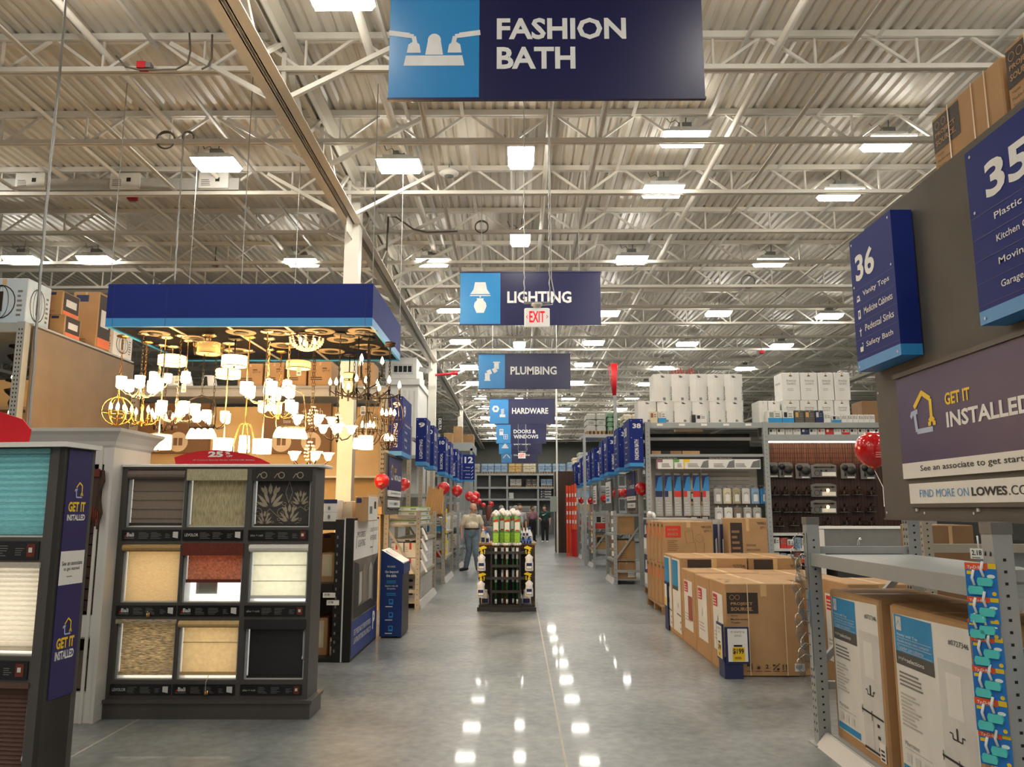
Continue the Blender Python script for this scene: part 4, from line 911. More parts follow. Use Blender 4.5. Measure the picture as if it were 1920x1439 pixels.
def minipend(px, y0, y1, Y, wpx, lab, mat='nickel', mats='shade_lit', cone=True, tag_=False):
    a = atY(px, y0, Y); b = atY(px, y1, Y); r = wpx*Y/FPX/2; t = thing('mini_pendant', lab, 'pendant light', (a.x, Y, b.z)); plate(t, a.x, Y, mat, .06); chainrod(t, a.x, Y, a.z+.04, mat, False); h = a.z-b.z
    m = MB(); m.lathe((a.x, Y, b.z), [(r*.8 if cone else r, 0), (r, h*.2), (r*.8, h), (r*.74, h), (r*.7, .01)], mats, 16); m.build('glass_shade', t); m = MB(); m.lathe((a.x, Y, a.z), [(r*.5, 0), (r*.4, .03), (.01, .05)], mat, 10); m.build('cap', t)
    if tag_: price_tag(t, a.x, Y-.04, b.z-.02)
def island(xa, xb, ytop, y1, Y, n, mat, lab, mats='shade_lit', dy=0.0, skew=0):
    a = atY(xa, y1, Y); b = atY(xb, y1, Y); top = atY((xa+xb)/2, ytop, Y); zb_ = a.z; t = thing('island_light', lab, 'pendant light', ((a.x+b.x)/2, Y, zb_-.12)); plate(t, top.x, Y, mat); chainrod(t, top.x, Y, top.z, mat)
    m = MB(); B = b+Vector((0, skew, 0)); m.bar(a, B, .025, .03, mat); m.build('bar', t)
    for s, e in ((-1, a), (1, B)):
        m = MB(); m.tube([top, top.lerp(e, .45)+Vector((s*.09, 0, .13)), e.lerp(top, .12)+Vector((s*.03, 0, .12)), e], .007, mat, 5); m.build('arm', t)
    for i in range(n):
        p = a.lerp(B, (i+.5)/n); m = MB(); m.lathe(p+Vector((0, 0, -.13)), [(.07, 0), (.062, .04), (.035, .1), (.02, .125)], mats, 14, close=False); m.build('glass_shade', t)
def crystal_bowl(px, py, Y, wpx, lab):
    c = atY(px, py, Y); r = wpx*Y/FPX/2; t = thing('crystal_light', lab, 'ceiling light', (c.x, Y, c.z-r*.7)); plate(t, c.x, Y, 'bronze', .1)
    m = MB(); m.tube([(c.x+r*math.cos(i*.2618), Y+r*math.sin(i*.2618), c.z) for i in range(24)], .01, 'bronze', 5, True); m.tube([(c.x, Y, c.z), (c.x, Y, ZC-.03)], .012, 'bronze', 6); m.bar((c.x-r, Y, c.z), (c.x+r, Y, c.z), .008, .008, 'bronze'); m.bar((c.x, Y-r, c.z), (c.x, Y+r, c.z), .008, .008, 'bronze'); m.build('rim', t)
    m = MB()
    for k in range(14):
        for j in range(8):
            u = j/8*math.pi/2; m.ball((c.x+r*math.cos(u)*math.cos(k*.449), Y+r*math.cos(u)*math.sin(k*.449), c.z-r*.72*math.sin(u)-.01), .014, 'crystal', 6)
    m.build('crystal_strands', t)
    for i in range(3):
        m = MB(); a = i*2.1; flame(m, (c.x+r*.5*math.cos(a), Y+r*.5*math.sin(a), c.z-.08)); m.build('bulb', t)
def crystal_chand(px, py, Y, rpx, n, lab, mat='bronze'):
    t = chandelier(px, py, Y, rpx, n, 'bell', mat, lab, sh=1.15); c = atY(px, py, Y)
    m = MB()
    for k in range(8):
        for j in range(7):
            rr = .055*math.sin(math.pi*(j+.5)/7)+.012; m.ball((c.x+rr*math.cos(k*.785), Y+rr*math.sin(k*.785), c.z+.26-j*.045), .011, 'crystal', 5)
    m.build('crystal_strands', t)
def lantern(px, y0, y1, Y, wpx, mat, lab):
    a = atY(px, y0, Y); b = atY(px, y1, Y); r = wpx*Y/FPX/2; h = a.z-b.z; t = thing('lantern_pendant', lab, 'pendant light', (a.x, Y, b.z)); plate(t, a.x, Y, mat); chainrod(t, a.x, Y, a.z, mat, False)
    for k in range(4):
        q = k*math.pi/2+.6; m = MB(); m.tube([(a.x+rr*r*math.cos(q), Y+rr*r*math.sin(q), b.z+h*u) for rr, u in ((.12, 1), (.45, .97), (.7, .7), (.95, .3), (1, 0))], .009, mat, 6); m.build('arm', t)
    m = MB(); m.lathe((a.x, Y, b.z+h*.05), [(r*.42, 0), (r*.5, h*.05), (r*.42, h*.55), (r*.38, h*.55), (r*.36, .01)], 'shade_lit', 16); m.build('glass_shade', t)
# the fixtures on show under the canopy
chandelier(262, 737, 9.6, 34, 5, 'up', 'nickel', 'five-arm nickel chandelier with white glass shades, front left under the canopy', rot=.1, sh=1.15)
orb(220, 771, 9.75, 27, 'gold', 'gold ring chandelier with candle bulbs at the left end of the lighting display')
chandelier(265, 790, 10.1, 28, 6, 'candle', 'gold', 'gold candle chandelier beside the gold ring chandelier')
chandelier(330, 783, 9.7, 33, 5, 'up', 'nickel', 'nickel chandelier with white glass shades before the left brown sign', (-.01, .52), rot=.5, sh=1.15)
chandelier(306, 800, 10.6, 16, 4, 'candle', 'bronze', 'small bronze candle chandelier before the left brown sign', rot=.2)
chandelier(297, 722, 10.3, 16, 3, 'up', 'nickel', 'small nickel three-shade light hanging right of the five-arm chandelier', sh=.95)
drum(323, 668, 685, 10.4, 50, 'drum_lit', 'nickel', 'bright shallow drum light under the left half of the canopy')
minipend(349, 698, 718, 10.0, 19, 'white cone mini pendant hanging beside the shallow drum light', tag_=True)
drum(392, 644, 664, 9.7, 42, 'drum_dim', 'nickel', 'amber drum light inside a clear glass bowl, near the front of the canopy')
c = atY(392, 650, 9.7); m = MB(); m.lathe((c.x, 9.7, atY(392, 668, 9.7).z), [(.14, 0), (.17, .01), (.2, .15), (.195, .15), (.165, .02)], 'clear_amber', 24, close=False); one(m, 'glass_bowl', 'clear glass bowl around the amber drum light', 'glass shade')
drum(440, 668, 688, 9.9, 47, 'drum_lit', 'black_iron', 'ivory drum light with black rings near the middle of the canopy')
drum(428, 694, 709, 10.7, 46, 'drum_lit', 'nickel', 'ivory drum light hanging behind and below the black-ringed drum')
drum(298, 816, 843, 9.8, 46, 'shade_lit', 'nickel', 'wide glowing drum pendant low at the left beside the white cabinet')
island(355, 402, 742, 803, 9.75, 4, 'black_iron', 'black island light with a row of white bell shades')
chandelier(398, 797, 10.5, 28, 5, 'up', 'black_iron', 'black framed chandelier with white shades behind the bell island light', rot=.9, sh=1.1)
lantern(460, 795, 852, 9.8, 42, 'gold', 'gold four-legged lantern pendant with tall white shade in the middle')
drum(420, 823, 848, 10.2, 37, 'shade_lit', 'nickel', 'glowing drum pendant left of the gold lantern', False)
drum(492, 824, 851, 9.5, 34, 'shade_lit', 'nickel', 'glowing drum pendant right of the gold lantern', False)
crystal_bowl(575, 634, 9.6, 63, 'round bead-strung crystal ceiling light at the front of the canopy')
drum(560, 678, 692, 10.3, 46, 'drum_dim', 'bronze', 'amber drum light below the crystal ceiling light', tagx=.06)
chandelier(500, 750, 9.9, 42, 5, 'up', 'nickel', 'big nickel chandelier with white shades, upper tier over the middle', rot=.2, sh=1.25)
chandelier(522, 778, 10.75, 30, 5, 'up', 'gold', 'gold chandelier with white shades, partly behind the big nickel one', rot=.7, sh=1.2)
drum(463, 717, 738, 10.7, 24, 'shade_lit', 'nickel', 'small glowing drum pendant left of the big nickel chandelier')
minipend(539, 714, 742, 10.2, 20, 'white tapered mini pendant right of the big nickel chandelier')
minipend(504, 712, 740, 10.6, 18, 'white tapered mini pendant behind the big nickel chandelier')
island(518, 562, 722, 800, 9.6, 5, 'nickel', 'nickel island light with slanting row of cup shades and a tag', skew=.25)
crystal_chand(586, 800, 10.45, 34, 5, 'crystal and bronze chandelier with bell shades, right of the middle')
crystal_chand(632, 818, 9.6, 26, 4, 'black scroll chandelier with bell shades left of the black ring chandelier', 'black_iron')
crystal_chand(580, 868, 10.0, 34, 5, 'low crystal chandelier with flower shades just above the blind display')
chandelier(663, 737, 10.4, 44, 6, 'candle', 'black_iron', 'black candle chandelier with slim arms, behind the largest one', rot=.2)
t_ = chandelier(690, 740, 9.6, 60, 6, 'candle', 'black_iron', 'largest black candle chandelier with sweeping arms at the right corner', (-.05, -.15), rot=.35)
c = atY(690, 700, 9.6)
for i in range(3):
    d = Vector((math.cos(i*2.1+.2), math.sin(i*2.1+.2), 0))*.17; m = MB(); m.tube([c+Vector((0, 0, -.2)), c+d*.6+Vector((0, 0, -.14)), c+d], .008, 'black_iron', 6); m.lathe(c+d+Vector((0, 0, -.05)), [(.013, 0), (.013, .17)], 'black_iron', 8); m.build('upper_arm', t_); m = MB(); flame(m, c+d+Vector((0, 0, .12)), 1.2); m.build('bulb', t_)
orb(728, 782, 10.35, 29, 'bronze', 'tall bronze ring chandelier at the right end of the lighting display', sq=1.5)
orb(690, 805, 10.4, 26, 'black_iron', 'black ring chandelier behind the price tags at the right end', sq=1.25)
orb(728, 828, 10.2, 16, 'bronze', 'small bronze ring pendant below the tall bronze one', n=3)
drum(686, 818, 843, 9.9, 27, 'shade_lit', 'black_iron', 'glowing drum pendant at the right end below the black chandeliers', False)
minipend(667, 822, 842, 9.7, 10, 'slim black mini pendant near the column', 'black_iron', 'shade_lit')
drum(655, 700, 712, 11.0, 20, 'drum_dim', 'black_iron', 'small dim drum light hanging before the white column')
for i, (x, y) in enumerate(((-4.55, 9.6), (-4.15, 9.9), (-3.9, 10.7), (-3.45, 9.55), (-3.15, 10.35), (-2.45, 9.5), (-2.3, 10.0), (-2.15, 9.75), (-2.05, 10.45), (-1.92, 9.5), (-1.95, 10.85), (-2.6, 10.75), (-3.0, 9.55))):
    m = MB(); m.lathe((x, y, ZC-.012), [(.09, .004), (.17, .0), (.185, .008), (.185, .0118)], 'medal', 24, close=False); m.lathe((x, y, ZC-.03), [(.02, 0), (.085, .012), (.095, .022)], 'black_iron', 20); one(m, 'ceiling_medallion', 'round pale mounting disc under the dark ceiling of the lighting canopy', 'mounting disc', 'mounting discs under the canopy')

# ---------------------------------------------------------------- gondola behind the chandeliers
YG = 13.3; zS = atY(550, 727, YG).z
t = thing('lamp_gondola', 'tan shelving wall with grey top shelf behind the chandeliers', 'shelving', (-4.2, YG+.4, 0))
m = MB(); m.box(-6.6, YG+.25, 0, -2.25, YG+.3, zS-.3, 'tan_wall')
for x in (-5.4, -3.85): m.box(x, YG+.22, 1.3, x+.03, YG+.25, zS-.3, 'card2')
m.build('back_panel', t)
m = MB(); m.box(-6.6, YG-.05, zS-.16, -2.25, YG+.9, zS, 'grey_shelf'); m.box(-6.6, YG-.07, zS-.02, -2.25, YG-.05, zS+.02, 'rack'); m.build('top_shelf', t)
for x in (-6.55, -2.28):
    m = MB(); m.box(x-.05, YG-.06, 0, x+.05, YG+.06, zS+.0, 'rack_tan'); F = front(x-.05, YG-.06, 0)
    for i in range(40): m.rect(F, .03, .4+i*.08, .045, .43+i*.08, 'hole', .002); m.rect(F, .06, .4+i*.08, .075, .43+i*.08, 'hole', .002)
    m.build('upright', t)
m = MB(); z = atY(600, 893, YG).z; m.box(-6.5, YG-.02, z-.03, -2.34, YG+.24, z, 'white'); m.box(-6.5, YG-.02, .9, -2.34, YG+.24, .95, 'white'); m.build('shelf', t)
def brown_board(xa, xb, ya, yb, l1, l2, l3, discs, lab):
    a = atY(xa, yb, YG+.15); b = atY(xb, ya, YG+.15); w, h = b.x-a.x, b.z-a.z; m = MB(); m.box(a.x, YG+.12, a.z, b.x, YG+.249, b.z, 'brown_sign'); F = front(a.x, YG+.12, a.z)
    m.text(F, l1, w*.3, h*.76, w*.88, h*.9, 'pale', 0); m.text(F, l2, w*.3, h*.6, w*.8, h*.68, 'pale', 0); m.text(F, l3, w*.3, h*.48, w*.6, h*.56, 'pale', 0)
    for q in discs: m.disc(F, w*q, h*.22, h*.2, h*.2, 'sign_disc', EPS, 24); m.rect(F, w*q-h*.09, h*.15, w*q-.01, h*.3, 'brown_sign', EPS*2); m.rect(F, w*q+.01, h*.15, w*q+h*.09, h*.3, 'brown_sign', EPS*2)
    one(m, 'lamp_shade_sign', lab, 'sign')
brown_board(243, 395, 757, 850, 'allen + roth', 'base with the shade', 'of your choice', (.35, .62), 'brown lettered lampshade board at left behind the chandeliers')
brown_board(492, 622, 757, 850, 'allen + roth', 'base with the shade', 'of your choice', (.28, .72), 'brown lettered lampshade board at right beside the white column')
def deco_qty(m, F, A, B, w, d, h):
    m.text(F, 'QTY: 4', w*.6, h*.6, w*.9, h*.68, 'brown_print', .01); m.lines(F, w*.1, h*.3, w*.7, h*.45, 2, 'brown_print'); m.lines(F, w*.6, h*.72, w*.92, h*.8, 1, 'brown_print')
for i, (a, b, ya) in enumerate(((446, 492, 682), (496, 532, 680), (538, 574, 680), (578, 622, 678), (660, 700, 680))):
    px_carton(a, b, ya, 727, YG+.05, .5, 'brown QTY: 4 carton, %s from the left on the grey shelf behind the chandeliers' % OR[i], 'card', deco_qty, zS+.021 if False else zS+.001)
for i, x in enumerate((290, 318, 347, 392)):
    a = atY(x, 727, YG+.3); r = 17*YG/FPX; m = MB(); m.lathe((a.x, YG+.3, zS+.001), [(r, 0), (r*.62, .25), (r*.58, .25), (r*.97, .005)], 'paper', 20, close=False); F = front(a.x-.02, YG+.3-r*.9, zS+.05); m.poly(F, [(-.03, 0), (.05, 0), (.03, .17), (-.02, .17)], 'ink', .0)
    one(m, 'lampshade', 'white tapered lampshade with black label, %s from the left on the grey shelf' % OR[i], 'lampshade')
a = atY(660, 938, 12.9); m = MB(); m.lathe((-2.37, 13.02, 1.621), [(.15, 0), (.09, .2), (.085, .2), (.145, .005)], 'cream', 20, close=False)
one(m, 'lampshade', 'cream tapered lampshade standing above the black rack', 'lampshade')
m = MB(); m.box(-2.54, 12.85, 1.5, -2.2, 13.2, 1.62, 'tan_wall'); m.box(-2.52, 12.87, 0, -2.22, 13.18, 1.5, 'tan_wall'); one(m, 'display_plinth', 'tan plinth behind the black rack carrying a lampshade', 'plinth')

# ---------------------------------------------------------------- black rack with lighting cartons and poster end
xp = -1.76; y0, y1 = 8.55, 10.1; zt = 1.47
t = thing('black_rack', 'black steel rack of lighting cartons with a poster on its end', 'rack', (-2.9, 9.3, 0))
m = MB(); m.box(-1.955, y0, 0, -1.862, y0+.09, zt, 'black_steel'); F = front(-1.975, y0, 0)
for i in range(14): m.rect(F, .04, .1+i*.09, .055, .13+i*.09, 'grey_box', .002); m.rect(F, .08, .1+i*.09, .095, .13+i*.09, 'hole', .002)
m.build('upright', t)
m = MB(); m.box(-2.05, y1-.09, 0, -1.87, y1, zt, 'black_steel'); m.build('upright', t)
m = MB(); m.box(-4.2, y0, 0, -4.1, y0+.09, zt, 'black_steel'); m.build('upright', t)
for z, h in ((.02, .1), (.78, .1), (1.43, .1)):
    m = MB(); m.box(-4.2, y0+.01, z-.07, -1.96, y0+.06, z+.02, 'black_steel'); m.box(-4.2, y0+.06, z, -1.87, y1, z+.02, 'black_steel'); m.build('shelf', t)
m = MB(); m.box(-4.2, y1-.05, .05, -2.06, y1-.02, .76, 'charcoal2'); m.build('back_sheet', t)
m = MB(); m.box(xp-.1, y0-.005, .005, xp-.085, y0+.02, zt+.02, 'lamp_body'); m.box(xp-.085, y0, .005, xp, y1, zt+.015, 'black'); F = facep(xp, y0, .01); w, h = y1-y0, zt
m.rect(F, .03, h*.70, w-.03, h-.02, 'paper'); m.rect(F, .03, h*.27, w-.03, h*.70, 'prog_photo'); m.rect(F, .03, .02, w-.03, h*.27, 'prog_blue')
m.text(F, 'PROGRESS', w*.12, h*.86, w*.42, h*.9, 'ink', -.01, EPS*2); m.text(F, 'LIGHTING', w*.16, h*.79, w*.42, h*.84, 'ink', -.01, EPS*2); m.line(F, [(w*.1, h*.78), (w*.1, h*.87)], .012, 'ink', EPS*2); m.text(F, 'LUXURY JUST GOT', w*.62, h*.88, w*.94, h*.92, 'ink', -.01, EPS*2); m.text(F, 'AFFORDABLE', w*.62, h*.82, w*.88, h*.86, 'ink', -.01, EPS*2); m.lines(F, w*.62, h*.76, w*.8, h*.78, 1, 'ink_grey', EPS*2)
for pts, mt in (([(.05, .30), (.22, .36), (.22, .66), (.05, .69)], 'prog_dark'), ([(.36, .38), (.5, .36), (.5, .64), (.36, .64)], 'mocha'), ([(.6, .34), (.74, .34), (.74, .6), (.67, .65), (.6, .6)], 'pale2'), ([(.24, .36), (.34, .38), (.34, .6), (.24, .6)], 'pale2'), ([(.8, .3), (.95, .3), (.95, .68), (.8, .62)], 'prog_dark'), ([(.05, .28), (.95, .28), (.7, .36), (.1, .35)], 'prog_dark')):
    m.poly(F, [(w*a, h*b) for a, b in pts], mt, EPS*2)
for a in (.62, .67, .72): m.line(F, [(w*a, h*.35), (w*a, h*.6)], .01, 'prog_dark', EPS*3)
m.line(F, [(w*.72, 0.02), (w*.72, h-.02)], .008, 'ink', EPS*3)
m.text(F, 'SEE THESE AND OTHER FIXTURES &', w*.1, h*.16, w*.74, h*.2, 'white_ink', 0, EPS*2); m.text(F, 'LIGHTING FIXTURES ON LOWES.COM', w*.1, h*.1, w*.74, h*.14, 'white_ink', 0, EPS*2); m.text(F, 'P', w*.8, h*.1, w*.9, h*.24, 'white_ink', .04, EPS*2); m.build('poster_panel', t, 'poster panel with white top, room photo and blue foot')
for i, (a, b) in enumerate(((606, 1112), (613, 1126))):
    p = atY(a, b, y0); m = MB(); m.box(p.x, y0-.012, p.z-.05, p.x+.13, y0+.008, p.z, 'tag'); F = front(p.x, y0-.012, p.z-.05); m.text(F, ('59.98', '39.98')[i], .015, .018, .07, .042, 'ink', 0); m.build('price_label', t)
def deco_lamp(m, F, A, B, w, d, h):
    m.rect(F, w*.06, h*.06, w*.94, h*.94, 'bag_cream'); m.rect(F, w*.1, h*.5, w*.45, h*.78, 'ink', EPS*2); m.rect(F, w*.08, h*.08, w*.45, h*.28, 'linen_v', EPS*2); m.rect(F, w*.68, h*.25, w*.78, h*.6, 'pale', EPS*2)
def deco_side(m, F, A, B, w, d, h): m.rect(F, w*.06, h*.2, w*.7, h*.94, 'bag_cream')
zs1, zs2 = .041, .801
px_carton(602, 631, 1037, 1110, 8.75, .45, 'pale-fronted lamp carton on the middle shelf of the black rack', 'card', deco_side, zs2)
px_carton(632, 652, 994, 1072, 9.35, .4, 'tall brown carton at the back right of the black rack', 'card_dark', deco_fix, zs2)
px_carton(604, 630, 1001, 1032, 9.3, .4, 'brown carton with dark logo high on the black rack', 'card2', deco_fix, zs2+.22)
px_carton(600, 631, 1034, 1075, 9.3, .4, 'brown carton under the one with dark logo in the black rack', 'card2', None, zs2)
px_carton(590, 614, 1160, 1240, 8.75, .5, 'tall brown carton at the bottom left of the black rack', 'card', deco_side, zs1)
px_carton(617.5, 637, 1196, 1240, 8.72, .35, 'small printed lantern carton on the bottom shelf of the black rack', 'card', deco_lamp, zs1)
zq = zt+.012
def deco_bulb(m, F, A, B, w, d, h):
    m.rect(F, 0, h*.82, w, h, 'navy_print'); m.line(F, [(0, h*.42), (w, h*.42)], .004, 'pale2')
    for b in (.6, .2): m.disc(F, w*.42, h*b, w*.1, h*.1, 'ink_grey', EPS*2, 10)
px_carton(607, 632, 937, 967, 8.8, .3, 'white and navy bulb carton on top of the black rack', 'card_white', deco_bulb, zt-.0205)
px_carton(632.5, 662, 940, 966, 9.1, .4, 'plain pale pink carton on top of the black rack', 'bag_cream', None, zt-.0205)
px_carton(666, 690, 931, 966, 8.75, .6, 'brown carton with a printed white side on top of the black rack', 'card', lambda m, F, A, B, w, d, h: (m.rect(F, w*.1, h*.74, w*.5, h*.92, 'navy_print'), m.rect(B, .01, .01, d*.97, h*.97, 'paper'), m.rect(B, d*.15, h*.3, d*.4, h*.6, 'ink_grey', EPS*2), m.rect(B, d*.6, h*.5, d*.8, h*.8, 'brown_print', EPS*2)), zt-.0205)

# ---------------------------------------------------------------- kiosk
yk0, yk1 = 10.12, 10.72; xk0, xk1 = atY(711, 1190, yk0).x, atY(752.5, 1190, yk0).x; h0, h1 = atY(711, 1032, yk0).z, atY(752, 1056, yk0).z
t = thing('info_kiosk', 'blue slanted-top kiosk reading Go beyond the aisle', 'kiosk', ((xk0+xk1)/2, 10.4, 0))
m = MB(); F = front(xk0, yk0, 0); w = xk1-xk0
m.prism(F, [(0, .02), (w, .02), (w, h1), (0, h0)], -.02, 0, 'kiosk')
m.text(F, 'PROGRESS', w*.3, h0*.80, w*.66, h0*.82, 'white_ink', 0); m.text(F, 'Go beyond', w*.2, h0*.73, w*.8, h0*.765, 'white_ink', .02); m.text(F, 'the aisle.', w*.25, h0*.69, w*.74, h0*.725, 'white_ink', .02)
m.lines(F, w*.28, h0*.62, w*.8, h0*.66, 2, 'sky'); m.text(F, 'Explora más allá', w*.22, h0*.575, w*.8, h0*.6, 'white_ink', 0); m.text(F, 'del pasillo.', w*.3, h0*.545, w*.7, h0*.568, 'white_ink', 0); m.lines(F, w*.28, h0*.48, w*.8, h0*.52, 2, 'sky')
for b in (.38, .23, .08):
    m.rect(F, w*.4, h0*b, w*.6, h0*(b+.06), 'sky'); m.rect(F, w*.44, h0*(b+.02), w*.56, h0*(b+.05), 'kiosk', EPS*2); m.lines(F, w*.25, h0*(b-.03), w*.8, h0*(b-.01), 1, 'white_ink')
m.build('front_panel', t)
m = MB(); m.prism(F, [(0, h0-.012), (w, h1-.012), (w, h1), (0, h0)], -.6, -.021, 'white'); m.prism(F, [(.04, h0-.04+.012), (w-.04, h1+.04-.036+.008), (w-.04, h1+.012), (.04, h0-.004)], -.5, -.1, 'lamp_body'); m.build('display_top', t, 'white slanted display top')
m = MB(); m.fbox(F, w-.02, .02, -.6, w, h1-.013, -.021, 'charcoal2'); m.fbox(F, w-.019, h1-.14, -.61, w+.01, h1-.014, -.02, 'kiosk'); m.fbox(F, 0, .02, -.6, .02, h0-.02, -.021, 'kiosk'); m.fbox(F, .02, .02, -.6, w-.02, .06, -.021, 'kiosk'); m.build('side_panel', t)
for a, n in ((.02, -.04), (w-.05, -.04), (w-.05, -.57)):
    m = MB(); m.fbox(F, a, 0, n, a+.03, .02, n+.03, 'black'); m.build('foot', t)

# ---------------------------------------------------------------- right foreground: end rack with vanity cartons
XL = 2.08; yf, yn = 5.70, 3.50; hp = 1.475
def post(m, x, y, z0, z1, s=.075, mat='rack', hole=True, step=.05, face=-1):
    m.box(x-s/2, y-s/2, z0, x+s/2, y+s/2, z1, mat)
    if hole:
        n = int((z1-z0-.1)/step); F = front(x-s/2, y-s/2, z0); G = facem(x-s/2, y+s/2, z0) if face < 0 else facep(x+s/2, y-s/2, z0)
        for i in range(n):
            b = .06+i*step; m.rect(F, s*.42, b, s*.58, b+.012, 'hole', .0015)
            for a in (.2, .65): m.poly(G, [(s*a, b+.02), (s*(a+.16), b+.02), (s*(a+.16), b+.034), (s*(a+.1), b+.042), (s*(a+.04), b+.034)], 'hole', .0015)
t = thing('end_rack', 'grey perforated steel end rack nearest the camera at right, holding vanity cartons', 'rack', (XL+.4, 4.6, 0))
for y in (yf, yn):
    m = MB(); post(m, XL, y, 0, hp, .085); m.box(XL-.08, y-.08, 0, XL+.06, y+.06, .008, 'rack'); m.build('post', t)
    m = MB(); m.box(XL-.046, y-.046, hp, XL+.046, y+.046, hp+.05, 'plastic_grey'); m.build('post_cap', t, 'dark plastic post cap')
for y in (yf+.02, yn+.02):
    m = MB(); post(m, 2.80, y, 0, 3.6, .085); m.build('upright', t)
    m = MB(); m.box(XL+.043, y-.02, 1.27, 2.757, y+.02, 1.32, 'rack'); m.build('rail', t)
m = MB(); m.box(XL+.043, yf-.02, .36, 2.757, yf+.02, .41, 'rack'); m.bar((XL+.04, yf, .55), (2.76, yf, 1.2), .04, .04, 'rack', (0, 1, 0)); m.build('side_brace', t)
m = MB(); m.box(XL-.03, yn+.043, 1.19, XL+.012, yf-.043, 1.275, 'rack'); m.box(XL+.012, yn+.05, 1.255, 2.75, yf-.05, 1.268, 'rack'); m.box(2.7, yn+.06, 1.19, 2.75, yf-.06, 1.254, 'rack'); m.build('shelf', t)
m = MB(); m.prism(Fr((XL+.02, yn+.05, 0), (-1, 0, 0)), [(0, 0), (.09, 0), (.02, .085), (0, .085)], 0, yf-yn-.1, 'frame_white'); m.build('kick_strip', t, 'white kick strip')
m = MB(); m.box(2.12, 2.0, .045, 2.75, yf-.06, .075, 'rack'); m.build('base_shelf', t)
def vanity(y0, y1, h, lab, tear=False):
    x0 = 2.16
    m = MB(); m.bbox(x0, y0, .076, x0+.56, y1, h, 'card', .012); F = facem(x0, y1, .076); w = y1-y0; H = h-.076
    m.poly(F, [(w*.05, .06), (w*.95, .05), (w*.95, H-.03), (w*.05, H-.05)], 'card_white', .0015)
    m.rect(F, w*.06, H*.74, w*.54, H-.05, 'blue_print', EPS); m.rect(F, w*.06, H*.665, w*.54, H*.74, 'grey_print', EPS)
    m.rect(F, w*.09, H*.86, w*.16, H-.06, 'pale', EPS*1.6); m.line(F, [(w*.1, H*.885), (w*.125, H*.915), (w*.15, H*.885)], .004, 'blue_print', EPS*2)
    for s, b, e in (('Vanity with Top', .825, .36), ('Meuble-lavabo avec comptoir', .79, .5), ('Tocador con cubierta', .755, .42)):
        m.text(F, s, w*.09, H*b, w*e, H*(b+.02), 'white_ink' if b > .8 else 'pale', .0, EPS*1.6); m.line(F, [(w*.09, H*(b-.006)), (w*.52, H*(b-.006))], .0025, 'pale', EPS*1.6)
    m.text(F, 'style', w*.09, H*.69, w*.20, H*.714, 'pale', 0, EPS*1.6); m.text(F, 'selections', w*.205, H*.69, w*.42, H*.714, 'white_ink', .01, EPS*1.6)
    m.text(F, '#0727346', w*.72, H*.865, w*.93, H*.895, 'ink', 0, EPS*1.6)
    m.lines(F, w*.09, H*.55, w*.4, H*.64, 4, 'ink_grey', EPS*1.6); m.lines(F, w*.09, H*.33, w*.34, H*.52, 9, 'pale2', EPS*1.6)
    m.text(F, 'Morriston', w*.1, H*.22, w*.28, H*.245, 'ink_grey', 0, EPS*1.6); m.line(F, [(w*.1, H*.205), (w*.44, H*.205)], .002, 'ink_grey', EPS*1.6)
    for i in range(3): m.rect(F, w*(.11+i*.11), H*.13, w*(.17+i*.11), H*.18, 'pale', EPS*1.6)
    m.rect(F, w*.06, .066, w*.5, H*.11, 'blue_print', EPS*1.4)
    # line drawing of the vanity and its tap
    m.rect(F, w*.58, H*.04, w*.94, H*.78, 'pale', .002); m.rect(F, w*.66, H*.5, w*.82, H*.72, 'card_white', EPS)
    m.line(F, [(w*.66, H*.42), (w*.69, H*.42), (w*.69, H*.395), (w*.79, H*.395), (w*.79, H*.42), (w*.82, H*.42)], .007, 'ink', EPS*1.8); m.line(F, [(w*.74, H*.395), (w*.74, H*.455)], .014, 'ink', EPS*1.8)
    m.line(F, [(w*.56, H*.285), (w*.94, H*.275)], .012, 'ink', EPS*1.8); m.line(F, [(w*.57, H*.26), (w*.57, H*.31)], .006, 'ink', EPS*1.8); m.line(F, [(w*.74, H*.24), (w*.74, H*.3)], .006, 'ink', EPS*1.8)
    m.line(F, [(w*.76, H*.06), (w*.76, H*.27)], .003, 'ink_grey', EPS*1.8)
    for b in (.08, .15, .22): m.rect(F, w*.83, H*b, w*.87, H*(b+.02), 'ink', EPS*1.8)
    m.rect(F, w*.58, H*.05, w*.94, H*.065, 'ink', EPS*1.7); m.rect(F, w*.85, H*.03, w*.95, H*.14, 'paper', EPS*2)
    for i in range(4): m.rect(F, w*.87, H*(.04+i*.024), w*.93, H*(.052+i*.024), 'ink', EPS*2.3)
    G = facep(x0+.56, y0, .076); m.line(Fr((x0, y0, h), (1, 0, 0), (0, 1, 0)), [(.02, w/2), (.54, w/2)], .05, 'tape', .001)
    one(m, 'vanity_carton', lab, 'box', 'blue and white vanity cartons on the end rack')
ya = [atX(1553, 1200, 2.16).y, atX(1657, 1250, 2.16).y, atX(1675, 1250, 2.16).y, atX(1838, 1300, 2.16).y]
hv = atX(1553, 1103, 2.16).z
vanity(ya[1], min(ya[0], yf-.06), hv, 'white and blue vanity carton beside the far post of the nearest end rack')
vanity(ya[3], ya[2], hv, 'white and blue vanity carton in the middle of the nearest end rack')
vanity(ya[3]-.9, ya[3]-.02, hv, 'white and blue vanity carton behind the post with hanging packs, cut by the right edge')
t = thing('clip_strip', 'metal clip strip of wire hooks and clear sleeves on the far post at right', 'clip strip', (XL-.06, yf-.02, .5))
m = MB(); m.box(XL-.056, yf-.03, .5, XL-.044, yf+.0, 1.42, 'chrome'); m.build('strip', t)
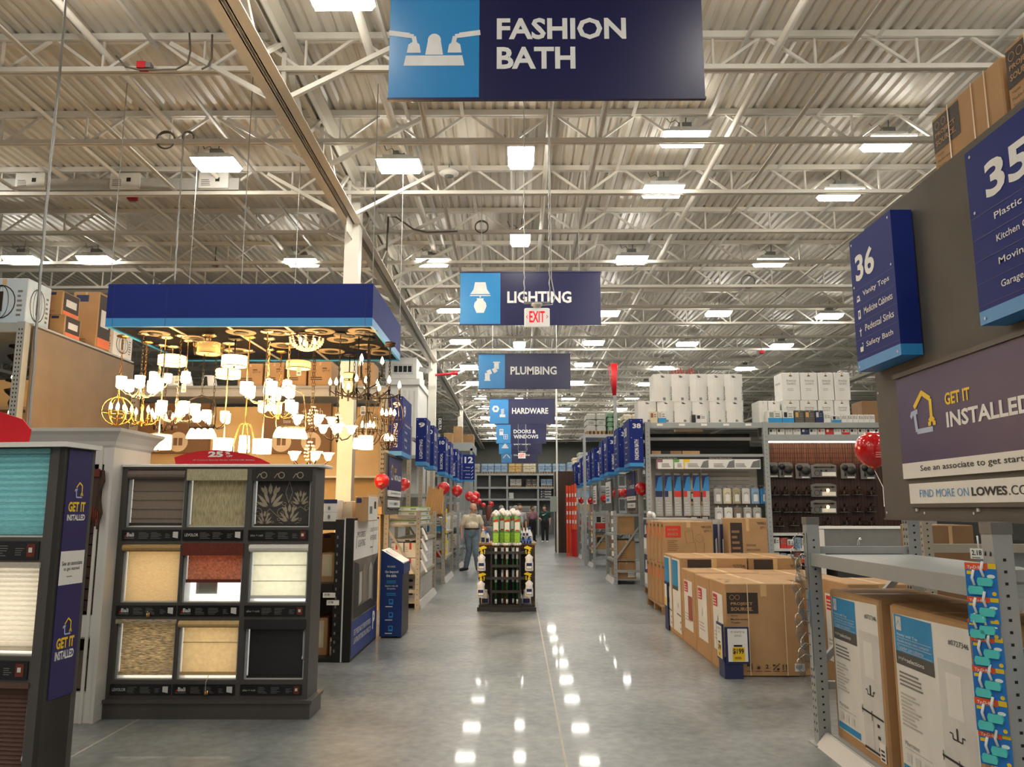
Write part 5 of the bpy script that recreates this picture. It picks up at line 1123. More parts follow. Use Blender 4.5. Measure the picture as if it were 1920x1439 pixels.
for i in range(12):
    z = 1.40-i*.075; m = MB(); a = .05*math.sin(i*1.9)
    m.tube([(XL-.05, yf-.02, z), (XL-.10, yf-.05+a*.4, z+.02), (XL-.16, yf-.09+a, z-.02), (XL-.165, yf-.09+a, z-.07), (XL-.13, yf-.07+a, z-.10)], .0035, 'chrome', 5); m.build('hook', t)
    m = MB(); m.bar((XL-.15, yf-.085+a, z-.05), (XL-.10, yf-.05+a, z-.16), .012, .05, 'clear'); m.build('sleeve', t)
# packs hanging on the near post
ps = [(1055, 1117), (1118, 1166), (1160, 1192), (1190, 1246), (1246, 1306), (1306, 1366), (1366, 1428)]
for i, (u, v) in enumerate(ps):
    X = XL-.06; cx = 1838+(u-1055)*.085; a = atX(cx, u, X); b = atX(cx, v, X); w = .125; z0, z1 = b.z, a.z; y = a.y-.005*(i % 2)
    t = thing('cleaner_pack', 'blue hanging pack with two teal discs, %s from the top on the near post' % OR[i], 'package', (X, y, z0), 'toilet cleaner packs on the near post')
    F = Fr((X-.0035*(i % 3), y-.05, z0), (.62, -.78, 0)); F = Fr(F.O-F.R*w/2+Vector((-.03, 0, 0)), F.R); h = z1-z0
    m = MB(); m.fbox(F, 0, 0, 0, w, h, .003, 'pk_blue'); G = F.sub(0, 0, .003); m.rect(G, 0, h*.8, w*.72, h, 'pk_orange', .0008); m.rect(G, w*.74, h*.84, w, h, 'yellow', .0012); m.rect(G, w*.05, h*.66, w*.28, h*.76, 'yellow', .0012); m.text(G, 'Ty-D-Bol', w*.08, h*.80, w*.6, h*.92, 'white_ink', .02, .0016); m.disc(G, w*.88, h*.12, w*.07, w*.07, 'yellow', .0012, 12); m.disc(G, w*.82, h*.62, w*.13, h*.06, 'paper', .0012, 12); m.build('card', t)
    for (p, q) in ((.33, .2), (.64, .46)):
        m = MB(); K = G.sub(w*p, h*q, 0); m.prism(K, [(-.026, -.017), (.026, -.017), (.031, 0), (.026, .017), (-.026, .017), (-.031, 0)], .001, .014, 'pk_teal'); m.build('disc', t)
        m = MB(); m.tube([K.p(-.004, .02, .008), K.p(-.012, .05, .01), K.p(-.004, .085, .008)], .006, 'plastic_white', 6); m.build('hook', t)
p = atX(1836, 1040, XL-.05); t = thing('price_tag_holder', 'small white price tag reading 2.18 above the hanging packs', 'price tag', p)
m = MB(); F = Fr((p.x, p.y, p.z-.02), (.62, -.78, 0)); m.fbox(F, -.035, 0, 0, .035, .045, .004, 'tag'); m.text(F, '2.18', -.028, .016, .012, .038, 'ink', .02, .006); m.lines(F, -.028, .004, .03, .012, 1, 'ink_grey', .006); m.build('tag', t)
m = MB(); m.tube([F.p(0, .04, -.002), F.p(-.005, .1, -.01)], .004, 'plastic_white', 5); m.build('clip', t)

# taupe panel with its signs
XP = 2.60; yp1 = atX(1650, 830, XP).y; zp0 = atX(1660, 975, XP).z; zp1 = 3.66
t = thing('sign_wall', 'large taupe panel high on the nearest rack end at right, carrying signs', 'panel', (XP, 4.2, zp0))
m = MB(); m.box(XP, 2.2, zp0, XP+.03, yp1, zp1, 'taupe'); m.box(XP-.012, 2.2, zp0, XP, yp1, zp0+.012, 'charcoal'); F = facem(XP, yp1, zp0)
for a, b in ((.03, .05), (.03, .9), (.03, 1.3), (.55, .05), (1.1, .05)): m.disc(F, a, b, .009, .009, 'lamp_body', .003, 8)
m.build('panel', t)
xs1 = 2.45; a = atX(1592, 455, xs1); b = atX(1607, 699, xs1); c = atX(1690, 664, xs1)
aisle_sign(xs1, c.y, b.z, a.y-c.y, .14, a.z-b.z, -1, '36', ['Vanity Tops', 'Medicine Cabinets', 'Pedestal Sinks', 'Safety Bath'], None, 'blue aisle sign reading 36 with Vanity Tops list on the taupe panel')
a = atX(1808, 290, xs1); b = atX(1833, 614, xs1)
aisle_sign(xs1, a.y-.80, b.z, .80, .14, a.z-b.z, -1, '35', ['Plastic Storage', 'Kitchen Organization', 'Moving Supplies', 'Garage Organization'], None, 'blue aisle sign reading 35 with Plastic Storage list, cut by the right edge', pics=False, left=.16)
xg = XP-.0; a = atX(1677, 712, XP-.03); b = atX(1690, 899, XP-.03)
board_sign(facem(XP-.001, a.y, b.z), 1.48, a.z-b.z, 'large navy GET IT INSTALLED board on the taupe panel at right')
a = atX(1703, 908, XP-.02); b = atX(1705, 945, XP-.02)
more_strip(facem(XP-.001, a.y, b.z), 1.5, a.z-b.z, 'white FIND MORE ON strip under the large board at right')
def deco_ps(m, F, A, B, w, d, h):
    for G, W_ in ((A, d),):
        m.rect(G, .01, h*.35, W_*.42, h*.93, 'brown_print'); K = G
        m.text(K, 'PROJECT', W_*.05, h*.58, W_*.36, h*.68, 'card', .03, EPS*2); m.text(K, 'SOURCE.', W_*.05, h*.44, W_*.36, h*.54, 'card', .03, EPS*2)
        for q in (.09, .19): m.ring(K, W_*q, h*.8, h*.07, h*.012, 'card', EPS*2)
        for i, s in enumerate(('Vanity', 'Meuble-lavabo', 'Tocador')): m.text(K, s, W_*.05, h*(.24-.1*i), W_*(.16, .28, .18)[i], h*(.29-.1*i), 'brown_print', 0, EPS)
        for q in (.27, .62, .8): m.line(G, [(W_*q, 0), (W_*q, h)], .012, 'strap', EPS*3)
zq = zp1+.012; m = MB(); m.box(XP+.03, 2.2, zp1-.06, 3.6, yp1-.1, zp1+.01, 'rack'); one(m, 'rack_top_shelf', 'steel top shelf behind the taupe panel carrying brown cartons', 'shelf')
yc = atX(1753, 300, XP+.04).y
carton(XP+.04, yc-.72, zq, XP+.7, yc, zq+.36, 'carton', 'brown black-labelled carton high on the taupe panel, far end', 'box', None, 'card', deco_ps)
carton(XP+.04, yc-1.42, zq, XP+.7, yc-.76, zq+.37, 'carton', 'brown black-labelled carton high on the taupe panel, cut by the right edge', 'box', None, 'card', deco_ps)
carton(2.25, 3.6, 1.27, 2.7, 4.15, 1.47, 'carton', 'flat brown carton on the shelf of the nearest end rack, right of the near post', 'box', None, 'card_dark') if False else None
px_carton(1742, 1830, 985, 1110, 7.2, .5, 'large brown carton behind the nearest end rack under the taupe panel', 'card_dark', None, 0)
t = thing('steel_rack', 'pale perforated upright behind the nearest end rack', 'rack', (3.4, 6.6, 0)); p = atY(1738, 1040, 6.6)
m = MB(); post(m, p.x, 6.6, 0, 3.6, .08, 'rack_tan'); m.build('upright', t); m = MB(); m.box(p.x+.05, 6.58, 1.23, p.x+1.2, 6.62, 1.30, 'rack_tan'); m.build('rail', t)
px_carton(1715, 1738, 990, 1110, 8.2, .05, 'brown wooden panel standing behind the nearest end rack', 'wood_dark', None, 0, 'wood_sheet')
balloon(1637, 843, 32, 6.45, 'large red balloon half behind the taupe panel', tie=(2.66, 5.8, 1.6))

# ---------------------------------------------------------------- vanity cartons stacked on the floor
XV = 2.01; E0 = atY(1364, 1269, 7.86); xr_ = atY(1512, 1266, 7.86).x; h1 = atY(1360, 1095, 7.86).z
yy = [7.86]+[atX(p, q, XV).y for p, q in ((1335.6, 1245), (1307, 1215), (1281, 1190), (1263, 1165), (1248, 1145))]
def deco_van(kind):
    def f(m, F, A, B, w, d, h):
        if kind in (0, 1, 2):
            m.rect(A, d*.2, h*.2, d*.82, h*.86, 'card_white'); m.rect(A, d*.24, h*.7, d*.5, h*.84, 'red_print', EPS*2); m.lines(A, d*.26, h*.72, d*.48, h*.82, 3, 'pale', EPS*3); m.lines(A, d*.26, h*.32, d*.7, h*.44, 3, 'pale2', EPS*2)
            if kind == 2: m.rect(A, d*.5, h*.34, d*.8, h*.66, 'rust', EPS*2)
            else: m.line(A, [(d*.5, h*.5), (d*.5, h*.6)], .02, 'ink_grey', EPS*2)
        else:
            m.rect(A, d*.02, h*.05, d*.9, h*.97, 'card_white'); m.rect(A, d*.04, h*.62, d*.66, h*.95, 'blue_print', EPS*2); m.rect(A, d*.04, h*.57, d*.66, h*.62, 'grey_print', EPS*2); m.line(A, [(d*.45, h*.28), (d*.9, h*.27)], .014, 'ink', EPS*2); m.line(A, [(d*.6, h*.36), (d*.6, h*.42)], .02, 'ink', EPS*2)
            for b in (.1, .18): m.rect(A, d*.8, h*b, d*.86, h*(b+.025), 'ink', EPS*2)
            m.rect(F, w*.1, h*.84, w*.46, h*.98, 'brown_print'); m.text(F, '*0727346', w*.78, h*.88, w*.97, h*.92, 'brown_print', .01)
        if kind == 0:
            m.rect(F, w*.01, h*.67, w*.42, h*.90, 'brown_print'); m.text(F, 'PROJECT', w*.06, h*.755, w*.35, h*.795, 'card', .03, EPS*2); m.text(F, 'SOURCE.', w*.06, h*.70, w*.35, h*.74, 'card', .03, EPS*2)
            for q in (.08, .15): m.ring(F, w*q, h*.848, w*.032, w*.006, 'card', EPS*2)
            for i, s in enumerate(('Vanity', 'Meuble-lavabo', 'Tocador')): m.text(F, s, w*.055, h*(.635-.036*i), w*(.15, .285, .185)[i], h*(.655-.036*i), 'brown_print', .01)
            for q in (.285, .765): m.line(F, [(w*q, 0), (w*q, h)], .009, 'strap', EPS*2.5)
            for i in range(5):
                a = w*(.23+i*.115); m.ring(F, a+w*.045, h*.085, w*.045, w*.005, 'card_dark', EPS*1.2, 4); m.rect(F, a, h*.045, a+w*.09, h*.05, 'brown_print')
                if i == 2: m.text(F, '2', a+w*.02, h*.075, a+w*.06, h*.12, 'brown_print', .03)
                elif i == 4:
                    for q in (.02, .06): m.line(F, [(a+w*q, h*.06), (a+w*q, h*.115)], .008, 'brown_print'); m.poly(F, [(a+w*(q-.012), h*.1), (a+w*(q+.012), h*.1), (a+w*q, h*.125)], 'brown_print')
                elif i == 3: m.line(F, [(a, h*.06), (a+w*.09, h*.13)], .008, 'brown_print'); m.rect(F, a+w*.05, h*.06, a+w*.085, h*.08, 'brown_print'); m.rect(F, a, h*.1, a+w*.035, h*.12, 'brown_print')
                elif i == 0: m.rect(F, a+w*.01, h*.1, a+w*.06, h*.125, 'brown_print'); m.line(F, [(a+w*.075, h*.06), (a+w*.075, h*.13)], .008, 'brown_print')
                else: m.disc(F, a+w*.045, h*.085, w*.02, w*.02, 'brown_print', EPS, 10)
            m.rect(F, w*.86, h*.045, w*.99, h*.13, 'paper')
            for i in range(6): m.rect(F, w*(.875+i*.014), h*.07, w*(.881+i*.014), h*.115, 'ink', EPS*2)
            T = Fr((F.O.x, F.O.y, F.O.z+h), (1, 0, 0), (0, 1, 0))
            for a, b in ((.1, .3), (.16, .55), (.1, .75)): m.disc(T, w*a, d*b, .03, .018, 'hole', .002, 10)
    return f
wv = xr_-XV
labs = ['brown black-labelled vanity carton at the front corner of the floor stack', 'second brown vanity carton from the front of the floor stack, white label', 'third vanity carton from the front, label with rust-red cabinet picture', 'taller blue and white vanity carton fourth from the front of the floor stack', 'taller blue and white vanity carton at the back of the floor stack']
ht = atX(1280, 1048, XV).z
for i in range(5):
    hh = h1 if i < 3 else ht; carton(XV, yy[i]+.008, .012, XV+(wv if i < 3 else .82), yy[i+1]-.006, hh-(.01*(i == 1)), 'vanity_carton', labs[i], 'box', None, 'card', deco_van(i))
for i in range(5):
    hh = h1-.02 if i < 3 else ht; w0 = (wv if i < 3 else .82)+XV+.015
    carton(w0, yy[i]+.01+(.35 if i == 0 else 0), .012, w0+(.75 if i < 3 else .66), yy[i+1]-.01+(.25 if i == 0 else 0)-(0 if i else .25), hh, 'vanity_carton', 'brown vanity carton in the second column of the floor stack, %s from the front' % OR[i], 'box', None, 'card2', deco_van(9 if i > 2 else 5) if i > 2 else None) if i != 0 else None
carton(2.9, 7.15, .012, 3.5, 7.8, .93, 'vanity_carton', 'brown vanity carton with red label behind the far post of the end rack', 'box', None, 'card', deco_van(1))
m = MB(); m.box(XV-.0, 7.9, 0, 3.5, 11.0, .0115, 'pallet'); one(m, 'slip_sheet', 'thin board under the floor stack of vanity cartons', 'board')
def price_stand(x, y, lab, w=.225):
    t = thing('price_stand', lab, 'price sign', (x+.1, y, 0)); F = front(x, y, 0); G = facem(x, y+.2, 0)
    m = MB(); m.fbox(F, 0, 0, 0, w*.72, .2, .012, 'navy_print'); m.fbox(G, 0, 0, 0, .212, .2, .012, 'navy_print'); m.build('base', t)
    m = MB(); m.fbox(F, 0, .14, .0125, w, .475, .026, 'navy_print'); m.fbox(G, 0, .16, .0125, .226, .50, .026, 'navy_print')
    for K, W_, dz in ((F.sub(0, .125, .026), w, 0), (G.sub(.0, .145, .026), .22, 0)):
        m.rect(K, W_*.1, .035, W_*.93, .335, 'paper', .002); m.rect(K, W_*.28, .04, W_*.8, .165, 'yellow', .003); m.text(K, '$199', W_*.3, .10, W_*.76, .155, 'ink', .03, .004); m.rect(K, W_*.34, .17, W_*.7, .188, 'ink', .003); m.text(K, 'PS WHITE 36', W_*.24, .295, W_*.82, .315, 'ink_grey', 0, .003); m.text(K, 'SERIES', W_*.38, .262, W_*.68, .28, 'ink_grey', 0, .003); m.lines(K, W_*.36, .06, W_*.7, .085, 2, 'ink', .004)
    m.build('sign_card', t)
price_stand(atY(1347, 1268, 7.83).x+.06, 7.78, 'navy corner price sign reading $199 at the front of the floor stack')
p = atX(1246, 1140, XV-.03); t = thing('price_stand', 'small navy price sign at the back end of the floor stack', 'price sign', (XV-.04, p.y-.1, 0)); G = facem(XV-.015, p.y, 0)
m = MB(); m.fbox(G, 0, 0, 0, .22, .62, .01, 'navy_print'); m.build('base', t); m = MB(); K = G.sub(0, .28, .011); m.rect(K, .03, .03, .19, .31, 'paper'); m.rect(K, .06, .04, .16, .14, 'yellow', EPS*2); m.build('sign_card', t)

# ---------------------------------------------------------------- toilet cartons on pallets behind them
def deco_toilet(m, F, A, B, w, d, h):
    m.rect(F, w*.02, h*.62, w*.34, h*.9, 'red_print'); m.text(F, 'PROJECT', w*.07, h*.77, w*.28, h*.83, 'card', .03, EPS*2); m.text(F, 'SOURCE', w*.07, h*.67, w*.28, h*.73, 'card', .03, EPS*2); m.text(F, '*0812292', w*.76, h*.84, w*.97, h*.9, 'brown_print', .01); m.text(F, 'QTY: 1', w*.82, h*.74, w*.97, h*.8, 'brown_print', .01)
    m.lines(F, w*.06, h*.3, w*.3, h*.58, 6, 'card_dark')
    m.line(F, [(w*.42, h*.75), (w*.58, h*.8), (w*.6, h*.5), (w*.46, h*.48), (w*.42, h*.75)], .006, 'card_dark'); m.ring(F, w*.72, h*.6, h*.1, .006, 'card_dark'); m.line(F, [(w*.62, h*.55), (w*.66, h*.15), (w*.8, h*.15), (w*.82, h*.5)], .006, 'card_dark')
    m.rect(A, d*.2, h*.6, d*.6, h*.85, 'orange_print')
    for q in (.2, .5): m.rect(A, d*q, h*.87, d*(q+.15), h*.93, 'ink')
def deco_navy(m, F, A, B, w, d, h):
    for G, W_ in ((A, d), (F, w)): m.rect(G, 0, 0, W_, h, 'pale2', .0015); m.rect(G, W_*.05, h*.42, W_*.8, h*.95, 'navy_print'); m.rect(G, W_*.1, h*.1, W_*.6, h*.4, 'paper'); m.poly(G, [(W_*.3, h*.5), (W_*.7, h*.55), (W_*.6, h*.8), (W_*.35, h*.78)], 'pale', EPS*2)
def pallet(x0, y0, x1, y1, lab):
    t = thing('pallet', lab, 'pallet', ((x0+x1)/2, (y0+y1)/2, 0))
    for i in range(3): m = MB(); y = y0+i*(y1-y0-.1)/2; m.box(x0, y, 0, x1, y+.1, .1, 'pallet'); m.build('stringer', t)
    m = MB()
    for i in range(7): x = x0+i*(x1-x0-.1)/6; m.box(x, y0, .101, x+.1, y1, .12, 'pallet')
    m.build('deck_boards', t)
ytl = 12.3; xt0 = atY(1246, 1010, ytl).x; xt1 = atY(1337, 1010, ytl).x; zt0 = atY(1290, 978, ytl).z; hh = (zt0-.125)/2
pallet(xt0-.06, ytl, xt1+.0, 13.75, 'wooden pallet under the red-labelled toilet cartons')
for i in range(5):
    for k in range(2): carton(xt0-.012*i, ytl+.005+i*.285, .125+k*hh, xt1-.012*i, ytl+.28+i*.285, .12+(k+1)*hh-.0, 'toilet_carton', 'brown red-labelled toilet carton, %s row from the front, %s tier' % (OR[i], ('lower', 'upper')[k]), 'box', 'toilet cartons on the pallet', 'card', deco_toilet)
x0 = atY(1210, 1040, 15.4).x; pallet(x0, 13.85, x0+.9, 15.6, 'wooden pallet under the navy and white cartons')
for i in range(3):
    for k in range(2): carton(x0+.0, 13.87+i*.57, .125+k*.65, x0+.8, 14.41+i*.57, .77+k*.65, 'toilet_carton', 'navy and white carton by the aisle, %s from the front, %s tier' % (OR[i], ('lower', 'upper')[k]), 'box', 'navy toilet cartons', 'pale2', deco_navy)
px_carton(1337.5, 1349, 975, 1070, 12.75, .6, 'dark navy carton between the brown toilet cartons', 'navy_print', deco_navy, .02)
px_carton(1350, 1364, 975, 1070, 12.7, .6, 'dark navy carton left of the tall brown toilet carton', 'navy_print', deco_navy, .02)
def deco_k(m, F, A, B, w, d, h):
    m.rect(F, w*.06, h*.4, w*.36, h*.95, 'brown_print'); m.lines(F, w*.09, h*.55, w*.32, h*.9, 6, 'card_dark', EPS*2); m.text(F, '*0098823', w*.74, h*.93, w*.97, h*.96, 'brown_print', .01); m.text(F, 'QTY: 1', w*.82, h*.88, w*.97, h*.91, 'brown_print', .01); m.lines(F, w*.45, h*.5, w*.8, h*.75, 5, 'card_dark'); m.rect(F, w*.5, h*.4, w*.7, h*.48, 'card_dark'); m.rect(F, w*.78, h*.4, w*.86, h*.46, 'brown_print')
px_carton(1366, 1440, 972, 1070, 12.4, .4, 'tall brown toilet carton with black label right of the navy cartons', 'card', deco_k, .02)
m = MB()
c = atY(1221, 966, 14.4)
for i in range(7): m.ball((c.x+.04*math.cos(i*1.7), 14.4+.05*math.sin(i*2.3), 1.42+.045+.02*(i % 3)), .045, 'mopwhite', 6)
one(m, 'plastic_wrap', 'crumpled white plastic wrap on top of the navy cartons', 'wrap')

# ---------------------------------------------------------------- bath rack facing the camera
YR = 16.0
z_ = lambda y: atY(1330, y, YR).z
xu = [atY(1217, 950, YR).x, atY(1441, 950, YR).x, 7.75]
t = thing('bath_rack', 'tall grey rack of shower and tap displays facing the camera at right', 'rack', (5, YR+.5, 0))
for x in xu:
    m = MB(); post(m, x, YR, 0, z_(792), .1, 'rack', True, .09); m.build('upright', t)
m = MB(); m.box(xu[0]-.05, YR+1.0, 0, xu[0]+.05, YR+1.1, z_(792), 'rack'); m.build('upright', t)
zS1 = z_(793)
m = MB(); m.box(xu[0]+.05, YR-.02, z_(803), xu[1]-.05, YR+.03, zS1, 'rack'); m.box(xu[1]+.05, YR-.02, z_(803), xu[2], YR+.03, zS1, 'rack'); m.box(xu[0]-.1, YR+.03, zS1-.02, xu[2], YR+1.15, zS1, 'rack'); m.build('top_beam', t)
m = MB()
for i in range(5): x = xu[0]+.2+i*.45; m.box(x, YR-.024, z_(799), x+.12, YR-.02, z_(795), 'tag')
m.build('price_strip', t)
m = MB(); m.box(xu[0]+.05, YR+.3, z_(824), xu[1]-.2, YR+.34, z_(818), 'rack'); m.box(xu[0]+.05, YR-.02, z_(857), xu[1]-.05, YR+.03, z_(852), 'rack'); m.box(xu[0]+.05, YR+.03, z_(856), xu[1]-.05, YR+.9, z_(854), 'rack'); m.build('beam', t)
m = MB(); m.box(xu[0]+.05, YR+.9, z_(852), xu[1]-.05, YR+.92, z_(806), 'black'); m.box(xu[0]+.05, YR+.5, 0, xu[1]-.05, YR+.52, z_(858), 'pale2'); F = front(xu[0]+.05, YR+.5, 0); w = xu[1]-xu[0]-.1
for i in range(12): m.rect(F, w*.5, z_(884+i*8), w*.93, z_(883+i*8)+.0, 'grey_box')
m.rect(F, w*.485, 0, w*.5, z_(860), 'frame_white', .01); m.build('back_panel', t)
m = MB(); F = front(xu[0]+.16, YR-.06, z_(880)); w = xu[1]-xu[0]-.3; h = z_(857.5)-z_(880); m.fbox(F, 0, 0, 0, w, h, .01, 'paper'); K = F.sub(0, 0, .01)
m.rect(K, 0, h*.8, w, h, 'ink'); m.text(K, 'Choose Your Shower Liner', w*.01, h*.84, w*.2, h*.95, 'pale', 0, EPS*2); m.text(K, 'Refresh Your Bathroom Decor', w*.51, h*.84, w*.73, h*.95, 'pale', 0, EPS*2)
for a, mt in ((.0, 'mauve'), (.16, 'mop_green'), (.26, 'yellow')): m.rect(K, w*a, h*.0, w*(a+.012), h*.8, mt, EPS*2); m.rect(K, w*a, h*.55, w*(a+.06), h*.8, mt, EPS*2)
for a, b in ((.05, .14), (.2, .25), (.3, .42), (.55, .66), (.76, .87)): m.lines(K, w*a, h*.15, w*b, h*.5, 3, 'ink_grey', EPS*2)
for a, b in ((.42, .5), (.67, .75), (.9, .995)): m.poly(K, [(w*a, h*.1), (w*b, h*.1), (w*b, h*.75), (w*(a+.03), h*.6)], 'grey_box', EPS*2)
m.build('header_sign', t, 'white header sign about shower liners')
for i, (a, b, mt) in enumerate(((1222, 1239, 'card'), (1240, 1256, 'ink'), (1257, 1278, 'card_dark'), (1280, 1312, 'card'))):
    p = atY(a, 852, YR+.1); q = atY(b, 846, YR+.1); m = MB(); m.box(p.x, YR+.1, z_(854)+.001, q.x, YR+.35, q.z, mt); one(m, 'flat_carton', ('tan', 'black', 'dark brown', 'long tan')[i]+' flat carton on the dark shelf above the shower liner sign', 'box')
# white toilet cartons on top
def deco_white(script):
    def f(m, F, A, B, w, d, h):
        m.disc(F, w*.5, h*.88, w*.1, h*.02, 'ink', EPS, 10)
        if script:
            m.text(F, 'American', w*.25, h*.66, w*.8, h*.76, 'ink_grey', 0); m.text(F, 'Standard', w*.28, h*.56, w*.75, h*.65, 'ink_grey', 0); m.text(A, 'American', d*.2, h*.6, d*.8, h*.7, 'ink_grey', 0)
            m.lines(F, w*.3, h*.35, w*.7, h*.45, 2, 'pale2')
        else:
            m.lines(F, w*.38, h*.91, w*.62, h*.97, 1, 'ink_grey'); m.rect(F, w*.48, h*.05, w*.62, h*.14, 'grey_box'); V = Fr(F.p(w*.97, h*.05), (0, 0, 1), (-1, 0, 0)); m.text(V, 'Bold Power', 0, 0, h*.5, w*.08, 'ink', .02)
    return f
zt1 = z_(752.5)
def curved(xa, xb, ya, yb, lab, z0, zt_=None):
    a = atY(xa, yb, YR+.1); b = atY(xb, ya, YR+.1); x0, x1, z1 = a.x, b.x, b.z; w = x1-x0; m = MB()
    P = [(x0+w*i/6, YR+.1-.05*math.sin(math.pi*i/6)) for i in range(7)]+[(x1, YR+.6), (x0, YR+.6)]
    n = len(P); m.add([(p[0], p[1], z0) for p in P]+[(p[0], p[1], z1) for p in P], [tuple(range(n-1, -1, -1)), tuple(range(n, 2*n))]+[(i, (i+1) % n, n+(i+1) % n, n+i) for i in range(n)], 'card_white')
    F = front(x0, YR+.045, z0); deco_white(False)(m, F, F, F, w, .5, z1-z0); one(m, 'toilet_carton', lab, 'box', 'white toilet cartons on the left half of the bath rack')
for i, (a, b) in enumerate(((1197, 1230), (1233, 1263.5), (1265, 1297), (1299, 1329.5), (1331.5, 1361), (1362.5, 1393))): curved(a, b, 752.8, 793, 'white curved toilet carton in the lower tier on the bath rack, %s from the left' % OR[i], zS1+.001)
for i, (a, b) in enumerate(((1226, 1258.5), (1260, 1292), (1294, 1326), (1327.5, 1357.5), (1358.5, 1391))): curved(a, b, 702, 752, 'white curved toilet carton in the upper tier on the bath rack, %s from the left' % OR[i], zt1+.001)
za = z_(751)
for i, (a, b) in enumerate(((1466, 1500), (1501, 1533), (1534.5, 1563.5), (1565, 1594))):
    px_carton(a, b, 751, 793, YR+.45, .5, 'white toilet carton in the lower right tier of the bath rack, %s from the left' % OR[i], 'card_white', deco_white(True), zS1+.001, 'toilet_carton')
    px_carton(a, b, 699, 750, YR+.45, .5, 'white script-lettered carton in the upper right tier of the bath rack, %s from left' % OR[i], 'card_white', deco_white(True), atY(a, 751, YR+.45).z+.003, 'toilet_carton')
px_carton(1423, 1440, 752, 793, YR+.35, .5, 'white toilet carton just left of the right tiers, by the upright', 'card_white', None, zS1+.001, 'toilet_carton'); px_carton(1441, 1463, 752, 793, YR+.35, .5, 'white toilet carton just right of the middle upright', 'card_white', deco_white(False), zS1+.001, 'toilet_carton')
# small packages along the top and upper shelf
def deco_pk(c1, c2):
    def f(m, F, A, B, w, d, h):
        if c1: m.rect(F, 0, 0, w, h*.4, c1)
        m.rect(F, w*.1, h*.45, w*.4, h*.85, c2); m.lines(F, w*.5, h*.5, w*.9, h*.85, 2, 'ink_grey')
    return f
def shelf_row(spec, ya, yb, Y, dep, z0, place, grp):
    for i, (a, b, mt, c1, c2, nm, yt) in enumerate(spec):
        px_carton(a, b, yt or ya, yb, Y, dep, '%s package, %s from left %s' % (nm, OR[i], place), mt, deco_pk(c1, c2), z0, 'package', grp)
top = [(1440, 1467, 'card_white', 'blue_print', 'sage', 'white and blue', None), (1468, 1488.5, 'card_white', 'blue_print', 'ink', 'white and blue', None), (1490, 1508, 'taupe', None, 'bag_gold', 'brown', None), (1509, 1528, 'taupe', None, 'bag_gold', 'brown', None), (1529, 1544, 'navy_print', None, 'pale', 'navy', None), (1545, 1558, 'card_white', None, 'pale2', 'white', 775), (1560, 1577, 'card_white', 'blue_print', 'ink', 'small white', 779)]+[(1578+i*10.5, 1588+i*10.5, 'card_white', None, 'pale2', 'small white', 778) for i in range(6)]
shelf_row(top, 770, 793, YR+.05, .22, zS1+.001, 'on top of the bath rack right bay', 'packages on top of the bath rack')
px_carton(1219, 1233, 772, 793, YR-.0, .09, 'pinkish package stack at the left end of the bath rack top', 'bag_cream', deco_pk(None, 'rust'), zS1+.001, 'package'); px_carton(1234, 1249, 771, 793, YR-.0, .09, 'white and blue package at the left end of the bath rack top', 'card_white', deco_pk('blue_print', 'pale2'), zS1+.001, 'package')
px_carton(1298, 1304, 778, 793, YR-.0, .04, 'black thin package on the bath rack top before the curved cartons', 'ink', None, zS1+.001, 'package'); px_carton(1305, 1325, 777, 793, YR-.0, .04, 'white tap package on the bath rack top before the curved cartons', 'card_white', deco_pk(None, 'ink'), zS1+.001, 'package')
zS2 = z_(815.5)
m = MB(); m.box(xu[1]+.05, YR-.02, z_(828), xu[2], YR+.03, zS2, 'rack'); m.box(xu[1]+.05, YR+.03, z_(820), xu[2], YR+.6, zS2, 'rack'); m.box(xu[1]+.05, YR+.6, zS2, xu[2], YR+.62, zS1-.03, 'rack'); m.build('upper_shelf', t)
cols_ = [('card_white', None, 'ink', 'white'), ('card_white', None, 'ink', 'white'), ('pale', None, 'pale2', 'pale'), ('card_white', None, 'pale2', 'white'), ('navy_print', None, 'pale', 'navy'), ('card_white', None, 'navy_print', 'white'), ('card_white', None, 'red_print', 'white'), ('red_print', None, 'paper', 'red'), ('card_white', None, 'pale2', 'white'), ('card_white', 'red_print', 'red_print', 'white and red'), ('card_white', None, 'ink', 'white'), ('card_white', None, 'ink', 'white'), ('card_white', None, 'ink', 'white'), ('card_white', None, 'ink', 'white')]
shelf_row([(1442+i*15.2, 1456+i*15.2, c[0], c[1], c[2], c[3], None) for i, c in enumerate(cols_)], 804, 816, YR+.05, .3, zS2+.001, 'on the shelf above the lit tap panel', 'packages above the tap panel')
m = MB(); m.box(xu[1]+.07, YR-.01, z_(830.5), xu[2]-.1, YR+.02, z_(828.2), 'led_warm'); m.build('led_strip', t, 'lit LED strip')
m = MB(); m.box(xu[1]+.06, YR+.3, z_(1010), xu[2], YR+.33, z_(829), 'cabinet_wood'); F = front(xu[1]+.06, YR+.3, 0); w = xu[2]-xu[1]
for y in (840, 849, 858, 866): m.rect(F, 0, z_(y), w, z_(y)+.012, 'wood_dark', .004)
for i in range(18): m.rect(F, w*i/18, z_(868), w*i/18+.01, z_(832), 'wood_dark', .003)
for a in (.33, .66): m.rect(F, w*a, z_(1010), w*a+.012, z_(830), 'wood_dark', .005)
m.rect(F, 0, z_(1009), w, z_(868), 'wood_dark', .002); m.build('tap_panel', t, 'brown wooden tap display panel')
